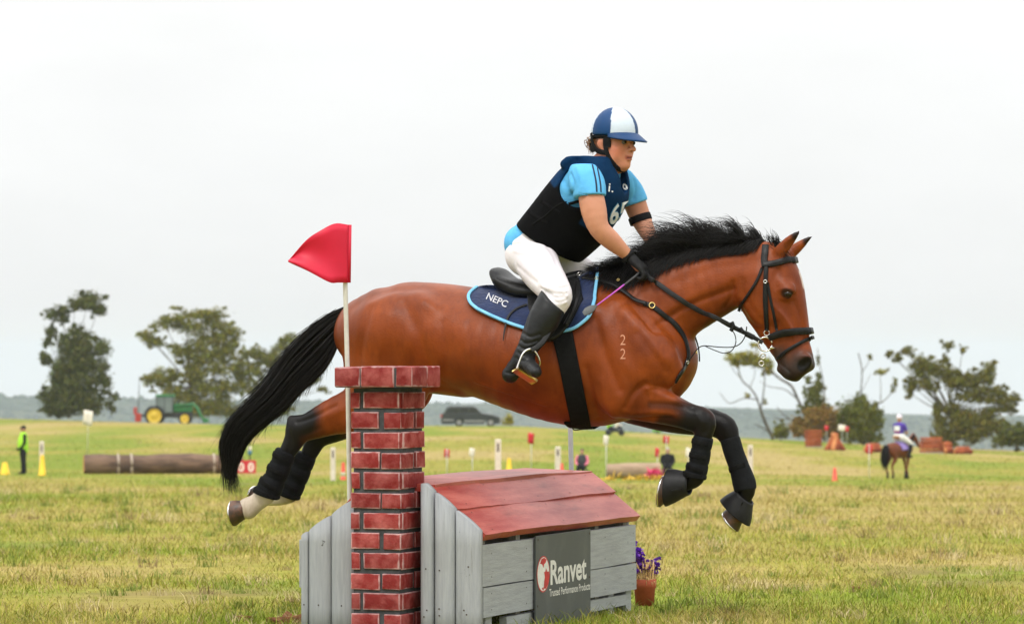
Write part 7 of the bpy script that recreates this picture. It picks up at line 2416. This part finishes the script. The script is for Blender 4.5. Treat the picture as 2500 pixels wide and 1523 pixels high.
timber_block(2013, 2062, 1056, 1099, 'heap of orange logs under the white flag', 'pile')
timber_block(2110, 2150, 1080, 1104, 'low heap of reddish logs behind the red flag', 'small')
timber_block(2247, 2298, 1068, 1106, 'big square stack of rust-brown timbers beside the second rider', 'block')
timber_block(2298, 2324, 1083, 1107, 'two small orange log ends at the foot of the big stack', 'small')
timber_block(2322, 2378, 1092, 1108, 'flat scatter of orange logs under the large gum tree', 'small')

# ------------------------------------------------------------------ small figures
def fig(root, chains, h, m, name, cuts=(), smooth=2, off=(0, 0, 0)):
    A_ = np.vstack([np.array([n_[:3] for n_ in c[0]]) for c in chains])
    rm = max(max(max(n_[3:]) for n_ in c[0]) for c in chains)
    f = Field(A_.min(0) - rm - .04, A_.max(0) + rm + .04, h)
    for c in chains:
        f.add([list(n_) for n_ in c[0]], c[1] if len(c) > 1 else .03, lat=c[2] if len(c) > 2 else (0, 1, 0))
    for p_, n_ in cuts:
        f.cut(p_, n_)
    V, Q = f.mesh(smooth)
    return put(name, mesh_np(name, V, Q), m, root)
m_lime = mat('lime_vest', srgb(168, 224, 44), srgb(146, 206, 34), scale=6, rough=.7)
m_blk = mat('black_clothing', (.010, .010, .012), (.018, .018, .02), scale=6, rough=.8, spec=.2)
m_face = mat('far_skin', (.50, .26, .18), (.44, .22, .15), scale=8, rough=.6)
m_pink = mat('pink_shirt', srgb(226, 128, 150), srgb(208, 108, 132), scale=6, rough=.8)
m_grey_c = mat('charcoal_vest', (.030, .032, .036), (.045, .047, .05), scale=6, rough=.8)
m_hairg = mat('grey_hair', (.42, .40, .37), (.32, .30, .28), scale=12, rough=.7)
m_hair_b = mat('brown_hair', (.10, .05, .03), (.07, .035, .02), scale=12, rough=.6)

def stander(px, y1, height, yaw, label, top, trous, arms, hat):
    p = ground_at(px, y1); s = height / 1.75
    root = empty('person', p, yaw); tag(root, label, 'person')
    # x forward, y left
    fig(root, [([(0, 0, 1.62 * s, .095 * s, .08 * s)],), ([(0, 0, 1.48 * s, .05 * s), (0, 0, 1.56 * s, .05 * s)],),
               ([(0, 0, .95 * s, .10 * s, .15 * s), (0, 0, 1.35 * s, .09 * s, .17 * s)],),
               ([(.11 * s, 0, 1.62 * s, .015 * s), (.115 * s, 0, 1.60 * s, .016 * s)], .01)] +
              [([(.02 * s, q * .09 * s, .9 * s, .08 * s), (.03 * s * q, q * .10 * s, .5 * s, .055 * s), (-.02 * s, q * .10 * s, .08 * s, .04 * s)],) for q in (-1, 1)], .018, m_face, 'body')
    fig(root, [([(0, 0, .86 * s, .17 * s, .22 * s), (.02, 0, 1.12 * s, .19 * s, .24 * s), (0, 0, 1.40 * s, .13 * s, .22 * s)], .04)], .018, top, 'vest')
    for q in (-1, 1):
        fig(root, [([(0, q * .21 * s, 1.40 * s, .065 * s), (.02 * s, q * .25 * s, 1.12 * s, .055 * s), (.16 * s, q * .16 * s, .92 * s, .045 * s), (.22 * s, q * .06 * s, .90 * s, .04 * s)], .03)], .018, arms, 'sleeve')
        fig(root, [([(.02 * s, q * .10 * s, .90 * s, .13 * s), (.03 * s * q, q * .12 * s, .5 * s, .10 * s), (-.02 * s, q * .12 * s, .10 * s, .08 * s)], .03)], .018, trous, 'trouser_leg')
        fig(root, [([(-.03 * s, q * .10 * s, .05 * s, .05 * s), (.13 * s, q * .11 * s, .035 * s, .04 * s)], .02)], .018, m_blk, 'shoe')
    fig(root, [([(-.005, 0, 1.66 * s, .10 * s, .088 * s)], .02), ([(.10 * s, 0, 1.655 * s, .02 * s, .06 * s), (.14 * s, 0, 1.645 * s, .012 * s, .05 * s)], .02)], .014, hat, 'cap', cuts=[((0, 0, 1.635 * s), (0.0, 0, -1))])
    return root
stander(57, 1157, 1.80, rad(200), 'steward in lime high-visibility vest and black trousers', m_lime, m_blk, m_blk, m_blk)

m_chair = mat('folding_chair', (.02, .022, .026), (.03, .032, .036), scale=6, rough=.7)
def sitter(px, y1, y0, yaw, label, top, trous, hairm, vest=None):
    p = ground_at(px, y1); k = p[1] / FOC
    s = (y1 - y0) * k / 1.28
    root = empty('person', p, yaw); tag(root, label, 'person', 'people sitting by the far fences')
    H0 = .42 * s
    fig(root, [([(0, 0, H0 + .70 * s, .095 * s, .08 * s)],), ([(0, 0, H0 + .55 * s, .05 * s), (0, 0, H0 + .64 * s, .05 * s)],), ([(-.02 * s, 0, H0 + .08 * s, .10 * s, .15 * s), (0, 0, H0 + .45 * s, .09 * s, .17 * s)],),
               ([(.11 * s, 0, H0 + .69 * s, .016 * s)], .01)] +
              [([(.02 * s, q * .09 * s, H0 + .03 * s, .08 * s), (.40 * s, q * .11 * s, H0 + .04 * s, .06 * s), (.42 * s, q * .11 * s, .06 * s, .045 * s)],) for q in (-1, 1)], .018, m_face, 'body')
    fig(root, [([(-.02 * s, 0, H0 + .06 * s, .14 * s, .19 * s), (0, 0, H0 + .28 * s, .145 * s, .20 * s), (0, 0, H0 + .48 * s, .11 * s, .19 * s)], .04)], .018, vest or top, 'vest')
    for q in (-1, 1):
        fig(root, [([(0, q * .21 * s, H0 + .48 * s, .07 * s), (.04 * s, q * .27 * s, H0 + .24 * s, .06 * s), (.22 * s, q * .16 * s, H0 + .12 * s, .05 * s)], .03)], .018, top, 'sleeve')
        fig(root, [([(.0, q * .09 * s, H0 + .03 * s, .11 * s), (.40 * s, q * .11 * s, H0 + .05 * s, .085 * s), (.42 * s, q * .11 * s, .08 * s, .06 * s)], .03)], .018, trous, 'trouser_leg')
        fig(root, [([(.40 * s, q * .11 * s, .05 * s, .05 * s), (.54 * s, q * .12 * s, .04 * s, .042 * s)], .02)], .018, m_blk, 'shoe')
    fig(root, [([(-.02 * s, 0, H0 + .73 * s, .105 * s, .09 * s)], .02)], .014, hairm, 'hair', cuts=[((.02 * s, 0, H0 + .70 * s), (.75, 0, -.6))])
    ch = empty('folding_chair', p + np.array([0, 0, 0]), yaw); tag(ch, 'dark folding chair under ' + ('the person in pink' if vest else 'the seated person in black'), 'chair')
    put('seat', box_mesh('seat', (-.22 * s, -.24 * s, H0 - .09 * s), (.24 * s, .24 * s, H0 - .06 * s), .005), m_chair, ch)
    put('backrest', box_mesh('backrest', (-.25 * s, -.24 * s, H0 + .05 * s), (-.22 * s, .24 * s, H0 + .42 * s), .005), m_chair, ch)
    for a in (-1, 1):
        for b_ in (-1, 1):
            V, Q, T = tube_np([(.21 * s * a, .22 * s * b_, H0 - .07 * s), (.23 * s * a, .23 * s * b_, -.02)], .012, 6)
            put('leg', mesh_np('leg', V, Q, True, T), m_chair, ch)
    return root
sitter(1421, 1164, 1093, rad(-100), 'seated person in pink shirt and charcoal vest behind the box roof', m_pink, m_blk, m_hair_b, m_grey_c)
sitter(1630, 1164, 1090, rad(-95), 'seated grey-haired person in black above the near front hoof', m_blk, m_blk, m_hairg)

# ------------------------------------------------------------------ second rider on a bay pony, seen from behind
p2 = ground_at(2196, 1168)
SY = rad(47)
m_bay2 = mat('far_bay_coat', (.19, .052, .018), (.13, .034, .012), scale=3, rough=.5, spec=.25)
pony = empty('horse', p2, SY); tag(pony, 'small bay horse walking away beyond the leading hooves', 'horse')
S2 = .90
def sc2(c):
    return [tuple(q * S2 for q in n_) for n_ in c]
fig(pony, [(sc2([(-.62, 0, 1.18, .24, .22), (-.40, 0, 1.15, .29, .27), (0, 0, 1.10, .30, .28), (.35, 0, 1.13, .30, .24), (.58, 0, 1.18, .22, .18)]), .05),
           (sc2([(.45, 0, 1.28, .20, .12), (.72, 0, 1.48, .17, .09), (.92, 0, 1.66, .12, .075)]), .05),
           (sc2([(.95, 0, 1.68, .10, .075), (1.10, 0, 1.52, .10, .075), (1.24, 0, 1.32, .065, .05), (1.28, 0, 1.26, .055, .05)]), .03)] +
          [(sc2([(.92, q * .05, 1.76, .03, .02), (.95, q * .06, 1.86, .01, .008)]), .02) for q in (-1, 1)] +
          [(sc2([(-.55, q * .15, 1.05, .20, .10), (-.48, q * .15, .80, .12, .08), (-.66, q * .14, .55, .06, .045), (-.63, q * .14, .28, .04, .032), (-.60, q * .14, .10, .045, .036)]), .04) for q in (-1, 1)] +
          [(sc2([(.42, q * .14, .95, .11, .075), (.45 + .1 * q, q * .14, .58, .06, .045), (.44 + .14 * q, q * .14, .30, .038, .03), (.46 + .12 * q, q * .14, .10, .042, .034)]), .04) for q in (-1, 1)], .02, m_bay2, 'body')
for a in ((-.60, -.14), (-.60, .14), (.46 - .12, -.14), (.46 + .12, .14)):
    V, Q, _ = lathe([(0, -.01), (.065, -.01), (.05, .08), (.04, .30), (0, .31)], 12)
    put('sock', mesh_np('sock', V * S2 + np.array([a[0] * S2, a[1] * S2, 0]), Q), m_hair, pony)
n = 500
w_ = RNG.normal(0, 1, (n, 3))
P0 = np.array([-.82, 0, 1.28]) * S2 + w_ * np.array([.02, .03, .03]); P3 = np.array([-.98, 0, .55]) * S2 + w_ * np.array([.04, .07, .10])
V, Q = strands(bez(P0, P0 + np.array([-.10, 0, .02]), P3 + np.array([-.02, 0, .4]), P3, 6), RNG.uniform(.008, .014, n))
put('tail', mesh_np('tail', V, Q, False), m_hair, pony)['kind'] = 'stuff'
n = 260
t_ = RNG.random(n)
P0 = np.stack([.5 + .42 * t_, np.zeros(n), 1.45 + .32 * t_], 1) * S2; P3 = P0 + np.stack([-.04 + 0 * t_, -.10 + RNG.normal(0, .02, n), -.12 + RNG.normal(0, .03, n)], 1)
V, Q = strands(bez(P0, P0 + np.array([0, -.03, .04]), P3 + np.array([0, 0, .06]), P3, 5), RNG.uniform(.006, .010, n))
put('mane', mesh_np('mane', V, Q, False), m_hair, pony)['kind'] = 'stuff'
m_lil = mat('lilac_pad', srgb(150, 130, 190), srgb(130, 110, 176), scale=6, rough=.8)
pad2 = empty('saddle_pad', p2 + np.array([0, 0, 1.0]), SY); tag(pad2, 'lilac saddle pad on the small bay horse walking away', 'saddle pad')
th = np.linspace(-1.45, 1.45, 24)
G = np.array([[(x_ * S2, math.sin(a) * .305 * S2, (1.10 + math.cos(a) * .325) * S2 - 1.0) for a in th] for x_ in np.linspace(-.24, .20, 6)])
i = np.arange(5)[:, None] * 24; j = np.arange(23)[None]
o = put('quilt', mesh_np('quilt', G.reshape(-1, 3), np.stack([i + j, i + j + 1, i + 25 + j, i + 24 + j], -1).reshape(-1, 4)), m_lil, pad2)
o.modifiers.new('thickness', 'SOLIDIFY').thickness = .03
sd2 = empty('saddle', p2 + np.array([0, 0, 1.35]), SY); tag(sd2, 'tan saddle beneath the rider in purple', 'saddle')
fig(sd2, [([(-.22, 0, .15, .05, .15), (-.05, 0, .10, .05, .16), (.18, 0, .14, .05, .10)], .03)], .02, mat('tan_leather', srgb(176, 130, 84), srgb(150, 106, 66), scale=6, rough=.6), 'seat')
r2 = empty('person', p2 + np.array([0, 0, 1.0]), SY); tag(r2, 'rider in purple top and white breeches seen from behind', 'person')
B0 = .42
fig(r2, [([(0, 0, B0 + .72, .095, .08)],), ([(0, 0, B0 + .55, .05), (0, 0, B0 + .66, .05)],), ([(-.02, 0, B0 + .10, .10, .15), (0, 0, B0 + .45, .09, .17)],), ([(.11, 0, B0 + .70, .016)], .01)] +
         [([(0, q * .12, B0 + .08, .08), (.26, q * .30, B0 - .16, .06), (.10, q * .36, B0 - .52, .05)],) for q in (-1, 1)], .018, m_face, 'body')
m_purt = mat('purple_top', srgb(64, 44, 140), srgb(84, 60, 160), scale=6, rough=.8)
fig(r2, [([(-.02, 0, B0 + .16, .125, .17), (0, 0, B0 + .34, .135, .19), (0, 0, B0 + .50, .11, .19)], .04)] + [([(0, q * .20, B0 + .50, .07), (.05, q * .25, B0 + .34, .06)], .03) for q in (-1, 1)], .018, m_purt, 'top')
fig(r2, [([(-.03, 0, B0 + .09, .14, .19), (-.02, 0, B0 + .16, .128, .172)], .04)] + [([(-.02, q * .12, B0 + .06, .13), (.14, q * .24, B0 - .06, .10), (.27, q * .31, B0 - .17, .075), (.22, q * .34, B0 - .26, .065)], .03) for q in (-1, 1)], .018, mat('far_white_breeches', (.74, .73, .70), (.66, .65, .63), scale=5, rough=.8), 'breeches')
for q in (-1, 1):
    fig(r2, [([(.23, q * .34, B0 - .24, .075), (.10, q * .37, B0 - .52, .055), (.06, q * .37, B0 - .60, .05), (.22, q * .38, B0 - .64, .04)], .03)], .018, m_blk, 'boot')
    fig(r2, [([(.05, q * .25, B0 + .34, .05), (.20, q * .18, B0 + .20, .042), (.36, q * .08, B0 + .20, .036)], .03)], .018, m_face, 'forearm')
fig(r2, [([(-.01, 0, B0 + .77, .115, .10)], .02), ([(.10, 0, B0 + .75, .02, .06), (.15, 0, B0 + .74, .012, .05)], .02)], .014, mat('purple_white_cover', srgb(110, 70, 160), srgb(226, 214, 226), scale=4.5, rough=.6, lo=.45, hi=.55, detail=0), 'helmet', cuts=[((0, 0, B0 + .73), (0, 0, -1))])
put('number_bib', box_mesh('number_bib', (-.152, -.12, B0 + .30), (-.142, .12, B0 + .47), .004), m_numw, r2)
put('bib_band', box_mesh('bib_band', (-.156, -.13, B0 + .245), (-.143, .13, B0 + .285), .004), mat('magenta_band', srgb(176, 40, 110), srgb(160, 34, 98), scale=6, rough=.8), r2)
V, P_ = text_np('65', 1.0, .03); 

# ------------------------------------------------------------------ tractor
pt_ = ground_at(408, 1031)
kt = pt_[1] / FOC
m_jgreen = mat('tractor_green', srgb(34, 116, 54), srgb(28, 100, 46), scale=2, rough=.4, spec=.5)
m_jyel = mat('wheel_yellow', srgb(226, 196, 60), srgb(206, 172, 44), scale=3, rough=.5)
m_tyre = mat('tyre_rubber', (.018, .018, .018), (.03, .03, .03), scale=6, rough=.85, spec=.2)
m_glass = mat('dull_glass', srgb(110, 124, 126), srgb(96, 110, 112), scale=.8, rough=.15, spec=.6)
m_dk = mat('dark_metal', (.025, .026, .028), (.04, .04, .042), scale=4, rough=.6)
m_redimp = mat('implement_red', srgb(186, 56, 46), srgb(160, 44, 36), scale=3, rough=.6)
tr = empty('tractor', pt_); tag(tr, 'green tractor with yellow wheels and front loader under the gum tree', 'tractor')
def TX(px, py):
    return (px - 408) * kt, (1031 - py) * kt
def tbox(name, x0, y0, x1, y1, d0, d1, m, bev=.05):
    a, b_ = TX(x0, y1), TX(x1, y0)
    return put(name, box_mesh(name, (a[0], d0, a[1]), (b_[0], d1, b_[1]), bev), m, tr)
def wheel(px, py, rpx, wd, yc, tyre, rim, root, k, X, rimr=.68, name='wheel'):
    x, z = X(px, py); r = rpx * k
    w = empty(name, (x, yc, z)); w.parent = root
    V, Q, _ = lathe([(r * rimr, -wd / 2), (r * .95, -wd / 2), (r, -wd * .35), (r, wd * .35), (r * .95, wd / 2), (r * rimr, wd / 2), (r * rimr, -wd / 2)], 28)
    put('tyre', mesh_np('tyre', V[:, [0, 2, 1]], Q), tyre, w)
    V, Q, _ = lathe([(0, -wd * .30), (r * .25, -wd * .34), (r * .3, -wd * .22), (r * rimr * .9, -wd * .30), (r * rimr * 1.02, -wd * .48), (r * rimr * 1.02, wd * .45), (0, wd * .3)], 24)
    put('rim', mesh_np('rim', V[:, [0, 2, 1]], Q), rim, w)
    return w
for yc in (-.75, .75):
    wheel(379, 1013, 23, .46, yc, m_tyre, m_jyel, tr, kt, TX, .78)
    wheel(453, 1020, 15, .36, yc, m_tyre, m_jyel, tr, kt, TX, .72)
tbox('hood', 424, 984, 470, 1004, -.38, .38, m_jgreen, .12)
tbox('chassis', 385, 1003, 470, 1018, -.28, .28, m_dk)
tbox('cab', 383, 967, 424, 1006, -.62, .62, m_glass, .06)
tbox('cab_roof', 381, 961, 427, 967, -.68, .68, m_jgreen, .06)
for px in (383, 403, 423):
    for yc in (-.64, .64):
        a, b_ = TX(px, 1004), TX(px, 966)
        put('cab_post', box_mesh('cab_post', (a[0] - .03, yc - .02, a[1]), (b_[0] + .03, yc + .02, b_[1])), m_dk, tr)
for yc in (-.55, .55):
    q = [TX(430, 988), TX(470, 984), TX(480, 992), TX(490, 1012), TX(500, 1026)]
    P = np.array([[a[0], yc, a[1]] for a in q])
    V, Q, T = tube_np(P, .085, 8); put('loader_arm', mesh_np('loader_arm', V, Q, True, T), m_jgreen, tr)
    a = TX(366, 992); b_ = TX(396, 990)
    th = np.linspace(.1, math.pi - .1, 12); cx, cz = TX(379, 1013); R_f = 25.5 * kt
    V, Q, T = ribbon(np.stack([cx + R_f * np.cos(th), np.full(12, yc), cz + R_f * np.sin(th)], -1), np.stack([np.cos(th), 0 * th, np.sin(th)], -1), .5, .03)
    put('mudguard', mesh_np('mudguard', V, Q, False, T), m_dk, tr)
V, Q, T = tube_np([(*TX(436, 984)[:1], -.15, TX(436, 984)[1]), (TX(436, 984)[0], -.15, TX(436, 972)[1])], .04, 8); put('exhaust', mesh_np('exhaust', V, Q, True, T), m_dk, tr)
a, b_ = TX(496, 1030), TX(510, 1020)
put('bucket', box_mesh('bucket', (a[0], -.9, a[1] + .02), (b_[0], .9, b_[1]), .05), m_jgreen, tr)
tbox('linkage', 345, 1010, 366, 1016, -.2, .2, m_dk)
im = empty('post_driver', ground_at(338, 1030)); tag(im, 'red implement with a tall thin mast behind the tractor', 'implement')
put('frame', box_mesh('frame', (-.28, -.4, .05), (.25, .4, .85), .05), m_redimp, im)
put('ram', box_mesh('ram', (-.45, -.12, .75), (-.15, .12, 1.45), .04), m_redimp, im)
V, Q, T = tube_np([(-.02, 0, .8), (.05, 0, 3.0), (.10, 0, 4.4)], [.05, .04, .02], 6); put('mast', mesh_np('mast', V, Q, True, T), m_dk, im)

# ------------------------------------------------------------------ parked wagon
pc_ = ground_at(1149, 1040); kc = pc_[1] / FOC
m_carp = mat('dark_grey_paint', srgb(44, 48, 52), srgb(36, 40, 44), scale=1, rough=.3, spec=.5, coat=.3)
m_cars = mat('silver_trim', srgb(150, 150, 150), srgb(138, 138, 138), scale=2, rough=.4)
m_carg = mat('tinted_glass', (.02, .024, .03), (.03, .034, .042), scale=1, rough=.08, spec=.7)
car = empty('parked_car', pc_); tag(car, 'dark grey off-road wagon parked on the rise under the horse belly', 'car')
def CX(px, py):
    return (px - 1149) * kc, (1040 - py) * kc
def profile(name, pts, y0, y1, m, bev=.08, parent=None):
    bm = bmesh.new()
    q = [CX(*p_) for p_ in pts]
    a = [bm.verts.new((x, y0, z)) for x, z in q]; b_ = [bm.verts.new((x, y1, z)) for x, z in q]
    n = len(q)
    bm.faces.new(a); bm.faces.new(b_[::-1])
    for i_ in range(n):
        bm.faces.new((a[i_], b_[i_], b_[(i_ + 1) % n], a[(i_ + 1) % n]))
    bmesh.ops.recalc_face_normals(bm, faces=bm.faces)
    if bev:
        es = [e for e in bm.edges if abs(e.verts[0].co.y - e.verts[1].co.y) < 1e-6]
        bmesh.ops.bevel(bm, geom=es, offset=bev, segments=3, affect='EDGES')
    return put(name, bm_mesh(name, bm), m, parent or car)
profile('body', [(1077, 1030), (1077, 1012), (1082, 1008), (1172, 1007), (1204, 1012), (1217, 1016), (1222, 1024), (1221, 1033), (1205, 1034), (1204, 1027), (1197, 1022), (1190, 1022), (1184, 1028), (1183, 1034), (1133, 1034), (1132, 1028), (1125, 1022), (1117, 1022), (1110, 1028), (1109, 1034), (1080, 1034)], -.92, .92, m_carp, .05)
profile('cabin', [(1083, 1009), (1092, 994), (1100, 991), (1155, 991), (1164, 995), (1176, 1008)], -.80, .80, m_carp, .07)
profile('side_window', [(1090, 1006), (1096, 996), (1120, 996), (1120, 1006)], -.815, -.79, m_carg, 0)
profile('side_window', [(1123, 1006), (1123, 996), (1143, 996), (1143, 1006)], -.815, -.79, m_carg, 0)
profile('side_window', [(1146, 1006), (1146, 996), (1158, 996), (1168, 1006)], -.815, -.79, m_carg, 0)
profile('side_trim', [(1080, 1026), (1080, 1023), (1108, 1023), (1108, 1026)], -.935, -.915, m_cars, 0)
profile('side_trim', [(1134, 1029), (1134, 1025), (1182, 1025), (1182, 1029)], -.935, -.915, m_cars, 0)
profile('bumper', [(1206, 1032), (1206, 1024), (1224, 1024), (1224, 1032)], -.90, .90, m_cars, .03)
profile('headlight', [(1213, 1021), (1213, 1016), (1221, 1018), (1222, 1022)], -.86, -.55, m_cars, .01)
profile('tail_light', [(1076, 1018), (1076, 1011), (1080, 1011), (1080, 1018)], -.93, -.60, m_redimp, .01)
for yc in (-.80, .80):
    for px in (1121, 1198):
        wheel(px, 1030, 10.5, .24, yc, m_tyre, m_cars, car, kc, CX, .62)

# ------------------------------------------------------------------ quad bike with two helpers
pq = ground_at(1500, 1062)
kq = pq[1] / FOC
qb = empty('quad_bike', pq, rad(0)); tag(qb, 'dark quad bike with two helpers just below the girth', 'quad bike')
def QX(px, py):
    return (px - 1500) * kq, (1062 - py) * kq
for px in (1485, 1517):
    for yc in (-.42, .42):
        wheel(px, 1056, 7, .24, yc, m_tyre, m_dk, qb, kq, QX, .5)
a, b_ = QX(1480, 1054), QX(1522, 1048)
put('frame', box_mesh('frame', (a[0], -.28, a[1]), (b_[0], .28, b_[1]), .05), m_dk, qb)
a, b_ = QX(1486, 1048), QX(1508, 1044)
put('seat', box_mesh('seat', (a[0], -.18, a[1]), (b_[0], .18, b_[1]), .05), m_blk, qb)
V, Q, T = tube_np([(QX(1512, 0)[0], -.4, QX(0, 1038)[1]), (QX(1514, 0)[0], 0, QX(0, 1040)[1]), (QX(1512, 0)[0], .4, QX(0, 1038)[1])], .025, 6); put('handlebar', mesh_np('handlebar', V, Q, True, T), m_dk, qb)
def helper(px, py, label, top):
    x, z = QX(px, py)
    root = empty('person', pq + np.array([x, 0, z])); tag(root, label, 'person', 'helpers on the quad bike')
    fig(root, [([(0, 0, .70, .095, .08)],), ([(0, 0, .52, .05), (0, 0, .64, .05)],), ([(-.02, 0, .05, .10, .15), (0, 0, .45, .09, .16)],)] + [([(0, q * .10, .03, .075), (.30, q * .24, .0, .055), (.26, q * .26, -.30, .045)],) for q in (-1, 1)], .02, m_face, 'body')
    fig(root, [([(-.02, 0, .06, .13, .18), (0, 0, .48, .115, .19)], .04)] + [([(0, q * .21, .46, .065), (.12, q * .25, .24, .055), (.32, q * .20, .22, .045)], .03) for q in (-1, 1)], .02, top, 'jacket')
    for q in (-1, 1):
        fig(root, [([(0, q * .10, .03, .10), (.30, q * .24, .02, .075), (.26, q * .26, -.28, .06)], .03)], .02, m_blk, 'trouser_leg')
    fig(root, [([(-.01, 0, .73, .105, .09)], .02)], .016, m_hair_b, 'hair', cuts=[((.02, 0, .70), (.7, 0, -.6))])
helper(1486, 1045, 'helper in lime vest at the back of the quad bike', m_lime)
helper(1506, 1045, 'helper in white shirt driving the quad bike', m_wfl)
